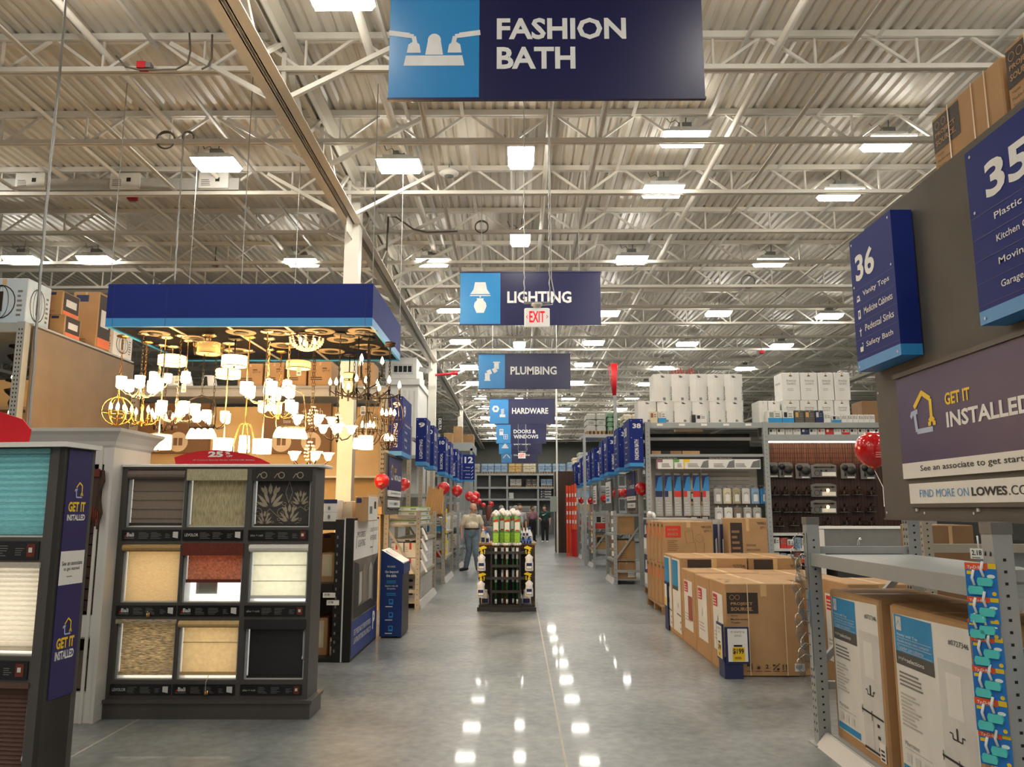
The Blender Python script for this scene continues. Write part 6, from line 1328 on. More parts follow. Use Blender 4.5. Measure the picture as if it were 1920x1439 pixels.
def tap(px, py, lab, grp, s=1.0):
    c = atY(px, py, YR+.2); q = thing('display_tap', lab, 'tap', (c.x, YR+.2, c.z-.06), grp)
    m = MB(); m.lathe((c.x, YR+.2, c.z-.08), [(.13*s, 0), (.14*s, .012), (.12*s, .02)], 'clear', 16); m.bar((c.x, YR+.3, c.z-.075), (c.x, YR+.1, c.z-.075), .16*s, .008, 'plastic_grey'); m.build('bracket', q)
    m = MB(); m.lathe((c.x, YR+.2, c.z-.06), [(.045*s, 0), (.03*s, .02), (.022*s, .06), (.02*s, .1)], 'bronze', 10); m.tube([(c.x, YR+.2, c.z+.02), (c.x, YR+.18, c.z+.08*s), (c.x, YR+.1, c.z+.09*s), (c.x, YR+.05, c.z+.03)], .015*s, 'bronze', 8); m.build('body', q)
    for k in (-1, 1): m = MB(); m.tube([(c.x+k*.05*s, YR+.2, c.z-.05), (c.x+k*.055*s, YR+.2, c.z), (c.x+k*.1*s, YR+.18, c.z+.02)], .011, 'bronze', 6); m.build('handle', q)
pr = [(1452, 922), (1471, 922), (1493, 922), (1512, 922), (1583, 922), (1607, 921), (1634, 923), (1454, 953), (1474, 954), (1493, 954), (1513, 954), (1583, 954), (1608, 953), (1632, 953), (1462, 980), (1488, 979), (1512, 979), (1552, 979), (1588, 979), (1612, 980), (1634, 980)]
for i, (a, b) in enumerate(pr):
    row, k = (0, i) if i < 7 else ((1, i-7) if i < 14 else (2, i-14)); tap(a, b, 'dark bronze tap on the wooden panel, %s from the left in the %s row' % (OR[k], ('top', 'middle', 'bottom')[row]), 'bronze taps on the wooden panel')
for i, (a, b) in enumerate(((1446, 882), (1472, 882), (1505, 884), (1590, 884), (1627, 885))):
    c = atY(a, b, YR+.22); q = thing('shower_head_board', 'grey board with black shower head, %s from the left above the taps' % OR[i], 'shower display', (c.x, YR+.22, c.z-.14), 'shower head boards')
    m = MB(); F = front(c.x-.15, YR+.22, c.z-.15); m.prism(F, [(0, 0), (.3, 0), (.3, .27), (.25, .31), (.05, .31), (0, .27)], -.02, .02, 'plastic_grey'); m.rect(F, .12, .01, .27, .04, 'tag', .024); m.build('board', q)
    m = MB(); m.lathe((c.x+.05, YR+.2, c.z-.0), [(.03, 0), (.09, .05), (.085, .07)], 'black', 16, (-.1, -1, .1)); m.build('shower_head', q)
    m = MB(); m.lathe((c.x-.07, YR+.2, c.z+.07), [(.06, 0), (.06, .03)], 'black', 14, (0, -1, 0)); m.tube([(c.x-.07, YR+.17, c.z), (c.x-.08, YR+.17, c.z-.1)], .015, 'black', 6); m.build('valve_trim', q)
for i, (b, lit) in enumerate(((883, 0), (920, 1), (951, 1))):
    c = atY(1544, b, YR+.22); q = thing('vanity_light_board', 'grey bar-shaped sample board on the wooden panel, %s from the top' % OR[i], 'display board', (c.x, YR+.22, c.z-.12))
    m = MB(); F = front(c.x-.26, YR+.22, c.z-.13); m.prism(F, [(0, 0), (.52, 0), (.52, .24), (.4, .27), (.12, .27), (0, .24)], -.02, .015, 'plastic_grey'); m.rect(F, .22, .02, .5, .1, 'tag', .02)
    m.tube([F.p(.05, .2, .04), F.p(.47, .2, .04)], .01, 'bronze', 6); m.ring(F, .12, .08, .06, .008, 'bronze', .03); m.build('board', q)
    for k in (.1, .2, .3, .42): m = MB(); m.ball(F.p(k, .2 if k in (.1, .42) else .13, .04), .02, 'bronze', 8); m.build('knob', q)
    if lit: m = MB(); m.ball(F.p(.33, .13, .05), .035, 'drum_lit', 10); m.build('lamp_globe', q, 'lit yellow globe')
# shower liners, curtain boxes and bags in the left bay
for i in range(6):
    a = 1228+i*17.5; c = atY(a+6, 930, YR+.3); q = z_(968); w = .14; m = MB(); x = c.x-w/2; m.prism(front(x, YR+.2, q), [(0, 0), (w, 0), (w, .78), (w*.8, .86), (w*.1, .86), (0, .78)], -.05, 0, 'pale2'); F = front(x, YR+.2, q)
    m.rect(F, 0, .55, w, .82, 'kiosk'); m.poly(F, [(0, .5), (w*.5, .78), (w, .8), (w, .5)], 'sky', EPS*2); m.rect(F, 0, .38, w*.5 if i % 2 else w, .5, 'red_print' if i > 1 else 'navy_print', EPS*2); m.lines(F, .02, .05, w-.02, .3, 5, 'pale', EPS*2)
    one(m, 'curtain_rod_box', 'tall grey and blue curtain rod package, %s from the left in the bath rack' % OR[i], 'package', 'curtain rod packages')
for i, a in enumerate((1300, 1321)):
    for k, (u, v) in enumerate(((896, 946), (947, 985))):
        px_carton(a-8, a+10, u, v, YR+.22, .25, 'brown shower hardware carton, %s column, %s one' % (('left', 'right')[i], ('upper', 'lower')[k]), 'card2', lambda m, F, A, B, w, d, h: (m.rect(F, w*.1, h*.55, w*.9, h*.9, 'sage'), m.rect(F, w*.06, h*.1, w*.94, h*.45, 'ink'), m.rect(F, w*.2, h*.2, w*.8, h*.4, 'pale2', EPS*2)), None, 'carton')
for i in range(11):
    r_, k = (0, i) if i < 6 else (1, i-6); a = (1339+k*17.5) if r_ == 0 else (1341+k*18); y1, y2 = (916, 945) if r_ == 0 else (952, 980); b0 = atY(a, y2, YR+.25); b1 = atY(a+14, y1, YR+.25); m = MB(); m.bbox(b0.x, YR+.22, b0.z, b1.x, YR+.3, b1.z, ('pale2', 'bag_cream', 'linen', 'pale', 'bag_blue', 'sky', 'pale', 'white', 'mocha', 'pale2', 'bag_grey')[i], .02); F = front(b0.x, YR+.22, b0.z); w, h = b1.x-b0.x, b1.z-b0.z
    m.rect(F, w*.25, h*.15, w*.75, h*.6, 'paper'); m.ring(F, w*.5, h*.6, w*.25, .01, 'ink_grey'); m.tube([(b0.x+w/2, YR+.26, b1.z), (b0.x+w/2, YR+.3, b1.z+.05), (b0.x+w/2, YR+.5, b1.z+.05)], .008, 'chrome', 5)
    one(m, 'liner_bag', 'hanging shower liner bag, %s from the left in the %s row of the bath rack' % (OR[k], ('upper', 'lower')[r_]), 'bag', 'hanging liner bags')
# low shelves under the taps
zl = z_(1005)
m = MB(); m.box(xu[1]+.05, YR-.02, z_(1005), 6.6, YR+.3, z_(1000), 'frame_white'); m.box(xu[1]+.05, YR-.02, z_(1034), 6.6, YR+.3, z_(1029), 'frame_white'); m.box(xu[1]+.05, YR+.3, 0, xu[2], YR+.33, z_(1011), 'black'); m.build('low_shelf', t)
for r_, (u, v) in enumerate(((1008, 1029.0), (1036, 1056))):
    for i in range(8): px_carton(1450+i*13.5, 1462+i*13.5, u+(i % 3)*2, v, YR+.02, .2, 'small %s package under the taps, %s from left on the %s shelf' % (('white', 'red', 'white and red', 'pale blue')[(i+r_*2) % 4], OR[i], ('upper', 'lower')[r_]), ('card_white', 'red_print', 'card_white', 'bag_blue')[(i+r_*2) % 4], deco_pk((None, None, 'red_print', None)[(i+r_*2) % 4], 'ink_grey'), z_(1029.2) if r_ == 0 else None, 'package', 'small packages under the taps')
# vanity display with sink
ys = 11.8; t = thing('sink_display', 'grey half wall with white sink top and chrome tap, right of the tap panel', 'sink display', (5, ys, 0)); a = atY(1560, 1030, ys); b = atY(1700, 990, ys)
m = MB(); zk = atY(1620, 992, ys+.5).z; m.box(a.x-.1, ys+.5, 0, b.x+.4, ys+.56, zk, 'plastic_grey'); m.box(a.x-.15, ys+.48, zk, b.x+.4, ys+.6, zk+.04, 'white'); m.box(a.x-.15, ys-.0, 0, a.x-.1, ys+.6, zk, 'white'); m.build('half_wall', t)
zk = atY(1620, 1030, ys).z; m = MB(); m.bbox(a.x, ys-.1, zk-.03, b.x+.3, ys+.48, zk, 'sink_white', .008); m.lathe((a.x+.55, ys+.18, zk-.001), [(.22, .002), (.2, .006), (.15, .003), (.03, .002)], 'pale', 20); m.build('sink_top', t)
m = MB(); m.box(a.x+.04, ys-.06, 0, b.x+.26, ys+.46, zk-.031, 'charcoal2'); m.build('cabinet', t)
m = MB(); m.tube([(a.x+.55, ys+.38, zk), (a.x+.55, ys+.38, zk+.13), (a.x+.55, ys+.28, zk+.14)], .02, 'chrome', 8); m.lathe((a.x+.55, ys+.38, zk+.001), [(.04, 0), (.03, .02)], 'chrome', 10); m.build('tap', t)
p = atY(1640, 985, 14.2); carton(p.x-.25, 14.2, .0, p.x+.3, 14.7, atY(1640, 985, 14.2).z-.1, 'carton', 'pale carton behind the sink display', 'box', None, 'pale')
p = atY(1632, 770, 19); q = atY(1660, 752, 19); carton(p.x-.2, 19, 0 if False else p.z-.3, q.x+.6, 19.6, q.z, 'carton', 'brown carton high behind the bath rack beside the taupe panel', 'box', None, 'card_dark')
m = MB(); m.box(p.x-.5, 18.95, p.z-.36, q.x+1.2, 19.9, p.z-.301, 'rack'); m.box(q.x+.9, 19, 0, q.x+1.0, 19.1, p.z-.36, 'rack'); m.box(p.x-.4, 19, 0, p.x-.3, 19.1, p.z-.36, 'rack'); one(m, 'rack_shelf', 'steel shelf behind the bath rack carrying one brown carton', 'shelf')

# ---------------------------------------------------------------- mop and spray display in the aisle
ym = 12.75; z0 = 0; xa = atY(897, 1140, ym).x; xb = atY(1003, 1140, ym).x; xc = (xa+xb)/2
t = thing('mop_stand', 'dark wire display stand holding green-wrapped mops in the aisle', 'display stand', (xc, ym+.3, 0)); zf = lambda y: atY(950, y, ym).z; zt = zf(1030)
m = MB(); m.box(xa, ym+.05, .03, xb, ym+.6, .09, 'charcoal2'); m.box(xa-.02, ym-.02, 0, xb+.02, ym+.06, .06, 'charcoal2'); m.box(atY(920, 1140, ym).x, ym-.12, 0, atY(976, 1140, ym).x, ym-.02, .05, 'charcoal2'); m.build('base', t)
for x in (atY(921, 1090, ym).x, atY(975, 1090, ym).x, xa+.03, xb-.03):
    m = MB(); m.box(x-.012, ym, .05, x+.012, ym+.025, zt, 'charcoal2'); m.build('post', t)
for y in (1037, 1085, 1062, 1110):
    m = MB(); z = zf(y); wid = (xa, xb) if y in (1037, 1085) else (atY(921, 1090, ym).x, atY(975, 1090, ym).x); m.box(wid[0], ym-.01, z-.02, wid[1], ym+.012, z+.02, 'charcoal2'); m.box(wid[0], ym+.012, z-.006, wid[1], ym+.3, z+.006, 'charcoal2'); m.build('rail', t)
m = MB(); m.box(xa+.05, ym+.32, .09, xb-.05, ym+.36, zt, 'black'); m.box(xa+.36, ym+.26, .09, xa+.46, ym+.319, zt, 'cabinet_wood'); m.build('back_sheet', t)
for i, a in enumerate((929, 941, 950, 961, 969)):
    p = atY(a+1, 1040, ym+.12); x = p.x; y = ym+.06+.09*(i % 2); zl_ = zf(1131); zn_ = zf(1028); ztp = zf(966)+(.03 if i % 2 else 0)
    q = thing('mop', 'green-wrapped string mop with white head, %s from the left on the stand' % OR[i], 'mop', (x, y, zl_), 'mops on the stand')
    m = MB(); m.tube([(x, y, zl_), (x, y, zn_+.05)], .014, 'grn', 8); m.build('handle', q)
    m = MB(); m.tube([(x, y, zf(1093)), (x, y, zf(1070))], .02, 'plastic_white', 8); m.tube([(x, y, zf(1049)), (x, y, zn_)], .022, 'plastic_white', 8); m.tube([(x, y, zl_-.02), (x, y, zl_+.05)], .017, 'plastic_white', 8); m.build('grip', q)
    m = MB(); r = .056
    m.lathe((x, y, zf(1018)), [(r, 0), (r*1.02, .1), (r*.98, (ztp-zf(1018))*.8), (r*.9, ztp-zf(1018))], 'mop_green', 14); F = front(x-r*.7, y-r*1.02, zf(1018)); hh = ztp-zf(1018)
    m.rect(F, 0, hh*.42, r*1.4, hh*.74, 'paper', .002); m.rect(F, 0, hh*.0, r*1.4, hh*.34, 'lime', .0015); m.poly(F, [(0, hh*.72), (r*1.4, hh*.78), (r*1.4, hh*.86), (0, hh*.8)], 'red_print', .002); m.poly(F, [(r*.5, hh*.1), (r*.9, hh*.1), (r, hh*.3), (r*.6, hh*.3)], 'lime', .002); m.rect(F, r*.2, hh*.42, r*1.2, hh*.46, 'red_print', .003); m.build('wrap', q)
    m = MB()
    for k in range(8): m.ball((x+.04*math.cos(k*.8), y+.04*math.sin(k*.8), ztp+.012*(k % 3)), .034, 'mopwhite', 6)
    m.ball((x, y, ztp+.035), .045, 'mopwhite', 8); m.build('mop_head', q)
    m = MB()
    for k in range(8): m.ball((x+.045*math.cos(k*.8), y+.045*math.sin(k*.8), zf(1021)), .026, 'mopwhite', 6)
    m.build('mop_fringe', q)
def sprayer(px, pytop, pybot, Y, s, lab):
    a = atY(px, pytop, Y); b = atY(px, pybot, Y); h = a.z-b.z; x = a.x; q = thing('spray_bottle', lab, 'spray bottle', (x, Y, b.z))
    m = MB(); m.lathe((x, Y, b.z), [(h*.16, 0), (h*.17, h*.03), (h*.165, h*.3), (h*.14, h*.42), (h*.165, h*.55), (h*.06, h*.64), (h*.055, h*.68)], 'plastic_white', 14); m.rect(front(x-h*.11, Y-h*.172, b.z), 0, h*.08, h*.22, h*.32, 'navy_print', .0); m.rect(front(x-h*.1, Y-h*.174, b.z), 0, h*.1, h*.2, h*.2, 'paper', .0); m.build('bottle', q)
    m = MB(); m.lathe((x, Y, b.z+h*.68), [(h*.06, 0), (h*.06, h*.06), (h*.03, h*.09), (h*.03, h*.14)], 'plastic_yellow', 10); m.prism(front(x, Y, b.z+h*.8), [(-s*.12*h, .12*h), (s*.08*h, .2*h), (s*.2*h, .14*h), (s*.2*h, .1*h), (s*.03*h, .06*h), (s*.01*h, 0), (-s*.07*h, 0), (-s*.06*h, .06*h)][::int(s)], -.02, .02, 'plastic_yellow'); m.prism(front(x, Y, b.z+h*.72), [(s*.1*h, .14*h), (s*.15*h, .1*h), (s*.13*h, -.06*h), (s*.1*h, -.05*h), (s*.11*h, .06*h)][::int(s)], -.008, .008, 'plastic_yellow'); m.build('trigger', q)
sprayer(903, 1024, 1071, ym-.07, 1, 'white spray bottle with yellow trigger, upper left on the mop stand'); sprayer(992, 1024, 1071, ym-.07, -1, 'white spray bottle with yellow trigger, upper right on the mop stand')
sprayer(902, 1074, 1121, ym-.07, 1, 'white spray bottle with yellow trigger, lower left on the mop stand'); sprayer(992, 1073, 1119, ym-.07, -1, 'white spray bottle with yellow trigger, lower right on the mop stand')
def jug(px, py0, py1, Y, mat, cap, lab, grp=None, wide=.4):
    a = atY(px, py0, Y); b = atY(px, py1, Y); h = a.z-b.z; r = h*wide/2; q = thing('jug', lab, 'bottle', (a.x, Y, b.z), grp)
    m = MB(); m.lathe((a.x, Y, b.z), [(r*.95, 0), (r, h*.05), (r, h*.55), (r*.4, h*.8), (r*.35, h*.86)], mat, 12); m.rect(front(a.x-r*.6, Y-r*1.01, b.z), 0, h*.12, r*1.2, h*.42, 'navy_print', .0); m.build('bottle', q); m = MB(); m.lathe((a.x, Y, b.z+h*.86), [(r*.42, 0), (r*.42, h*.14)], cap, 10); m.build('cap', q)
zb9 = .092
for i, (a, m_) in enumerate(((907, 'bag_cream'), (912, 'plastic_white'), (984, 'plastic_white'), (990, 'bag_cream'), (975, 'plastic_white'))): jug(a, 1106, 1134.2, ym+.28, m_, 'plastic_white', 'white jug on the base of the mop stand, %s from the left' % OR[(0, 1, 3, 4, 2)[i]], 'jugs on the mop stand base')
# wooden merchandiser behind the mops
yb_ = 13.38; xa2, xb2 = atY(899, 1020, yb_).x, atY(1003, 1020, yb_).x; ztab = atY(950, 1019, yb_).z
m = MB(); m.box(xa2, yb_, 0, xb2, 14.3, ztab-.03, 'cabinet_wood'); m.box(xa2-.02, yb_-.02, ztab-.03, xb2+.02, 14.32, ztab, 'card2'); one(m, 'wood_merchandiser', 'brown wooden merchandiser table behind the mop stand', 'table')
for i, (a, y0_, y1_, mt, cp, nm) in enumerate(((906, 992, 1020, 'bag_cream', 'plastic_white', 'cream jug'), (910, 996, 1020, 'plastic_white', 'blue_cap', 'white jug with blue label'), (909, 990, 1020, 'jug_blue', 'deckpat_orange', 'blue and orange bottle'))): jug(a+(0, 4, 0)[i], y0_, y1_, 13.4+i*.12, mt, cp, nm+' at the left end of the wooden merchandiser', None, .38)
for i in range(4):
    for k in range(3): jug(978+i*5.5, 1008-k*.0, 1020, 13.35+k*.25, 'jug_blue', 'plastic_white', 'blue bottle in the pack on the merchandiser, %s column, %s row from the front' % (OR[i], OR[k]), 'blue bottles on the merchandiser', .4)
for i in range(3): jug(976+i*6.2, 990, 1007, 13.95+.0*i, 'plastic_white', 'plastic_white', 'tall white bottle behind the blue bottles, %s from the left' % OR[i], 'white bottles on the merchandiser', .36)
jug(993, 989, 1018, 14.0, 'plastic_white', 'blue_cap', 'white jug at the right end of the wooden merchandiser', None, .36)
# ---------------------------------------------------------------- rack ends down both sides of the aisle
def rack_end(s, xl, xm, y0, y1, lab, mat, zl=1.55, zm=3.4, deep=6.0, levels=(.5, 1.05), diag=True):
    """low end frame at xl, main uprights at xm, beams running away from the aisle"""
    t = thing('end_rack', lab, 'rack', (s*(xl+xm)/2, (y0+y1)/2, 0)); f = -s
    for y in (y0, y1):
        m = MB(); post(m, s*xl, y, 0, zl, .07, mat, y < 24, .08, f); m.build('post', t)
        m = MB(); post(m, s*xm, y, 0, zm, .08, mat, y < 24, .08, f); m.build('upright', t)
        m = MB()
        for z in (.25, zl-.12): m.box(s*(xl+.036), y-.015, z, s*(xm-.041), y+.015, z+.05, mat)
        if diag: m.bar((s*(xl+.03), y, .55), (s*(xm-.03), y, 1.25), .035, .035, mat, (0, 1, 0))
        m.build('side_brace', t)
    for z in levels:
        m = MB(); m.box(s*(xl-.02), y0+.036, z-.05, s*(xl+.02), y1-.036, z, mat); m.box(s*(xl+.02), y0+.04, z-.012, s*(xm-.05), y1-.04, z, mat); m.build('shelf', t)
    m = MB(); m.prism(Fr((s*(xl-.02*1), (y0+.04 if s > 0 else y1-.04), 0), (-s, 0, 0)), [(0, 0), (.05, 0), (.0, .1), (-.03, .1)], 0, y1-y0-.08, 'frame_white'); m.build('kick_strip', t)
    m = MB()
    for z in ((zm-.35, zm-1.4) if deep > xm+.2 else ()):
        m.box(s*(xm+.041), y0-.02, z, s*deep, y0+.02, z+.1, mat); m.box(s*(xm+.041), y1-.02, z, s*deep, y1+.02, z+.1, mat); m.box(s*(xm+.041), y0+.02, z+.085, s*deep, y1-.02, z+.099, mat)
    if m.V: m.build('beam', t)
    return t
RE = [(17.2, 18.7), (21.9, 23.3), (25.8, 27.2), (28.1, 29.2), (33.5, 34.9)]
LE = [(13.0, 15.5), (17.4, 19.6), (21.6, 23.3), (25.3, 27), (29.6, 31.2), (33.8, 35.2)]
for i, (a, b) in enumerate(RE): rack_end(1, 2.08, 2.66, a, b, 'grey low end rack, %s along the right side of the aisle past the bath rack' % OR[i], 'rack', deep=2.7 if i == 1 else 6.0)
for i, (a, b) in enumerate(LE): rack_end(-1, 1.62, 2.14, a, b, 'pale low end rack, %s along the left side of the aisle past the kiosk' % OR[i], 'rack_tan' if i < 2 else 'rack', levels=(.55, 1.1), zm=3.3 if i else 3.2, deep=6.0 if i > 1 else 2.2)
for i, (Y, num, end) in enumerate(((15.85, '38', 'FASHION BATH'), (17.6, '37', ''), (19.75, '39', 'PLUMBING'), (21.0, '38', ''), (23.2, '40', 'PLUMBING'), (24.6, '39', ''), (26.8, '41', 'PLUMBING'), (28.1, '40', ''), (30.8, '42', 'BUILDING MATERIALS'), (32.1, '41', ''))):
    aisle_sign(2.245, Y, 2.43, .85, .28, .96, -1, num, ['Faucets', 'Fittings', 'Pipes', 'Valves'], end if end else '', 'blue aisle sign %s%s, %s along the right side past the bath rack' % (num, ' reading '+end if end else '', OR[i]), pics=False, brk=([16.0]+[v for p_ in RE for v in p_], 2.62))
for i, (Y, num, end, z, w) in enumerate(((12.45, '9', 'LIGHTING', 2.42, 1.05), (15.75, '9', 'LIGHTING', 2.45, .72), (17.2, '10', '', 2.45, .85), (20.0, '10', 'ELECTRICAL', 2.45, .85), (21.5, '11', '', 2.45, .85), (24.0, '11', 'ELECTRICAL', 2.45, .85), (25.5, '12', '', 2.45, .85))):
    aisle_sign(-1.84, Y, z, w, .21, .95, 1, num, ['Ceiling Fans', 'Lamps', 'Bulbs', 'Track'], end, 'blue aisle sign %s%s, %s along the left side past the chandeliers' % (num, ' reading '+end if end else '', OR[i]), pics=False, brk=([v for p_ in LE for v in p_], -2.1))
a = atY(860, 903, 27.6); b = atY(890, 853, 27.6); t = thing('aisle_sign', 'square blue aisle sign 12 facing the camera on the left of the aisle', 'sign', ((a.x+b.x)/2, 27.6, a.z))
m = MB(); w, h = b.x-a.x, b.z-a.z; m.box(a.x, 27.6, a.z+.05, b.x, 27.75, b.z, 'navy2'); m.box(a.x, 27.6, a.z, b.x, 27.75, a.z+.05, 'sky'); F = front(a.x, 27.6, a.z); m.text(F, '12', w*.36, h*.68, w*.9, h*.92, 'white_ink', .03)
for i, s in enumerate(('Nails', 'Drywall Screws', 'Hooks', 'Anchors')): m.text(F, s, w*(.6-.03*len(s)), h*(.5-.125*i), w*.72, h*(.54-.125*i), 'white_ink', .01); m.line(F, [(w*.8, h*(.48-.125*i)), (w*.9, h*(.55-.125*i))], .02, 'white_ink')
m.build('panel', t); m = MB(); m.box(a.x+.1, 27.751, 0, a.x+.18, 27.8, b.z, 'rack'); m.build('post', t)
# end panels with service boards
def end_board(s, x, y0, y1, z0, z1, lab, lab2, lab3, full=True):
    m = MB(); m.box(s*x, y0, z0, s*(x+.03), y1, z1, 'taupe'); one(m, 'sign_wall', lab, 'panel'); F = facem(s*x-.001, y1, z0) if s > 0 else facep(s*x+.001, y0, z0); d = y1-y0; h = z1-z0
    if full: board_sign(F.sub(d*.12, h*.3), d*.78, h*.66, lab2); more_strip(F.sub(d*.14, h*.12), d*.7, h*.12, lab3)
    else:
        m = MB(); K = F.sub(d*.1, h*.28); m.fbox(K, 0, 0, 0, d*.8, h*.66, .015, 'paper'); G = K.sub(0, 0, .015); m.lines(G, d*.08, h*.2, d*.7, h*.55, 4, 'ink_grey'); m.rect(G, d*.1, h*.05, d*.6, h*.14, lab3); one(m, 'poster_board', lab2, 'sign')
end_board(-1, 1.97, 11.75, 13.4, 1.5, 2.42, 'taupe panel on the left rack end above the kiosk', 'navy GET IT INSTALLED board on the left rack end above the kiosk', 'white FIND MORE ON strip on the left rack end above the kiosk')
end_board(1, 2.56, 17.1, 18.75, 1.5, 2.42, 'taupe panel on the right rack end by the balloon', 'navy GET IT INSTALLED board on the right rack end under the FASHION BATH sign', 'white FIND MORE ON strip on the right rack end under the FASHION BATH sign')
end_board(1, 2.56, 21.7, 23.2, 1.5, 2.4, 'taupe panel on the right rack end under the nearest PLUMBING sign', 'white and blue poster on the right rack end under the nearest PLUMBING sign', 'sky', False)
end_board(1, 2.56, 25.7, 27.0, 1.5, 2.4, 'taupe panel on the right rack end under the second PLUMBING sign', 'white and red poster on the right rack end under the second PLUMBING sign', 'red', False)
# balloons tied along the aisle
for x, y, r, Y, lab in ((716, 903, 14, 11.05, 'red balloon at the near left of the aisle, before the taupe panel'), (757, 909, 11.5, 13.7, 'red balloon half behind the left GET IT INSTALLED board'), (832, 916, 11.5, 17.1, 'red balloon before the leaning wooden boards'), (857, 921, 10, 19.5, 'red balloon behind the one by the wooden boards'),
     (880, 931, 8.5, 24.0, 'red balloon, left of the cluster above the walking man'), (892, 930, 8, 24.3, 'red balloon, right of the cluster above the walking man'), (888, 937, 7.5, 23.6, 'red balloon, lowest of the cluster above the walking man'), (897, 941, 6, 25.2, 'small red balloon at the right of the cluster above the man'), (906, 948, 4.6, 33, 'tiny red balloon far down the aisle, left of a pair'), (921, 946, 5, 32, 'tiny red balloon far down the aisle, right of a pair'),
     (1203, 917, 12, 17.0, 'red balloon at right of the aisle under the FASHION BATH sign'), (1157, 926, 9, 21.6, 'red balloon at right of the aisle under the nearest PLUMBING sign'), (1171, 925, 8, 19.4, 'red balloon half hidden behind the one under the nearest PLUMBING sign'), (1133, 935, 6.8, 25.6, 'red balloon at right of the aisle under the second PLUMBING sign'), (1108, 940, 6.2, 29.2, 'small red balloon at right of the aisle under the third PLUMBING sign'), (1090, 939, 5.6, 31.5, 'small red balloon at right of the aisle under the BUILDING MATERIALS sign')):
    s = 1 if x > 971 else -1; q_ = atY(x, y, Y); tx = s*(2.62 if s > 0 else 2.12); balloon(x, y, r, Y, lab, None, (tx, Y+.3, 1.6) if abs(q_.x-tx) < .35 else None)
# stock on the first left end rack
def deco_red(m, F, A, B, w, d, h):
    for G, W_ in ((F, w), (B, d), (A, d)): m.rect(G, W_*.4, h*.55, W_*.56, h*.98, 'red_print'); m.lines(G, W_*.06, h*.4, W_*.34, h*.8, 3, 'pale2')
for k in range(2):
    for i in range(2): carton(-2.08+i*.22, 13.06+i*.04, .551 if k == 0 else .80, -1.87+i*.22, 13.5, .79 if k == 0 else 1.04, 'carton', 'white carton with red label in the first left end rack, %s %s' % (('lower', 'upper')[k], ('left', 'right')[i]), 'box', None, 'card_white', deco_red)
def deco_tube(m, F, A, B, w, d, h):
    for G, W_ in ((F, w), (B, d)): m.rect(G, 0, h*.8, W_, h, 'lime'); m.ring(G, W_*.4, h*.45, h*.2, h*.05, 'ink_grey'); m.rect(G, W_*.7, h*.2, W_*.9, h*.6, 'sage')
zt = 1.552
m = MB(); m.box(-2.1, 13.05, 1.3, -1.64, 15.45, 1.33, 'rack_tan'); one(m, 'rack_shelf', 'top shelf board of the first left end rack', 'shelf')
for i in range(4):
    carton(-2.12+(i % 2)*.02, 13.12+.04*(i % 2), 1.331+i*.075, -1.66+(i % 2)*.02, 14.9, 1.40+i*.075, 'long_carton', 'long white and green lamp carton on the first left end rack, %s from the bottom' % OR[i], 'box', 'long lamp cartons', 'card_white', deco_tube, False)
for c in range(5):
    for k in range(4):
        z = .551+k*.122 if k < 4 else 0; carton(-1.86, 13.6+c*.37, z, -1.64, 13.94+c*.37, z+.118, 'white_carton', 'grey-white carton on the aisle side of the first left end rack, middle shelf', 'box', 'grey-white cartons on the first left end rack', 'pale', deco_pk(None, 'ink'), False)
        z = .11+k*.108; carton(-1.86, 13.6+c*.37, z, -1.64, 13.94+c*.37, z+.104, 'white_carton', 'grey-white carton on the aisle side of the first left end rack, bottom shelf', 'box', 'grey-white cartons at the bottom of the first left end rack', 'pale2', deco_pk(None, 'ink'), False)
m = MB(); m.box(-2.1, 13.05, .08, -1.64, 15.45, .109, 'rack_tan'); one(m, 'rack_shelf', 'bottom shelf board of the first left end rack', 'shelf')
carton(-2.08, 13.08, .11, -1.89, 13.5, .42, 'carton', 'pale carton at the bottom front of the first left end rack', 'box', None, 'bag_cream', deco_pk(None, 'ink'))
for i in range(4):
    z = 1.28-i*.17; t = thing('strip_light_sample', 'white strip lamp clipped to the first left end post, %s from the top' % OR[i], 'lamp', (-1.55, 13.0, z-.2), 'hanging strip lamps')
    m = MB(); m.bar((-1.56, 12.98, z), (-1.47, 12.95, z-.19), .045, .02, 'plastic_white'); m.build('body', t); m = MB(); m.tube([(-1.585, 13, z+.02), (-1.56, 12.98, z)], .012, 'black', 6); m.build('clip', t)
# leaning boards above the second left rack
t0 = atY(812, 958, 16.6)
for i in range(11):
    x = atY(797+i*3.2, 950, 16.4+.06*i).x; m = MB(); m.bar((x, 16.4+.06*i, 1.45), (x+.02*(6-i)*.35+.04, 16.5+.06*i, 2.02-.02*(i % 4)), .025, .36, 'wood_board', (0, 1, 0)); one(m, 'leaning_board', 'tan wooden board leaning in the second left rack, %s from the left' % OR[i], 'board', 'leaning wooden boards')
m = MB(); m.box(-2.5, 16.2, 1.40, -1.72, 17.3, 1.448, 'rack_tan'); m.box(-2.5, 16.2, 0, -2.44, 16.26, 1.4, 'rack_tan'); m.box(-1.80, 16.2, 0, -1.74, 16.26, 1.4, 'rack_tan'); one(m, 'board_shelf', 'tan shelf carrying the leaning wooden boards', 'shelf')
carton(-2.3, 16.3, 1.12, -1.84, 16.9, 1.38, 'carton', 'cream carton with square hole under the leaning boards', 'box', None, 'bag_cream', lambda m, F, A, B, w, d, h: m.ring(F, w*.5, h*.5, h*.35, h*.1, 'card_dark')) if False else None
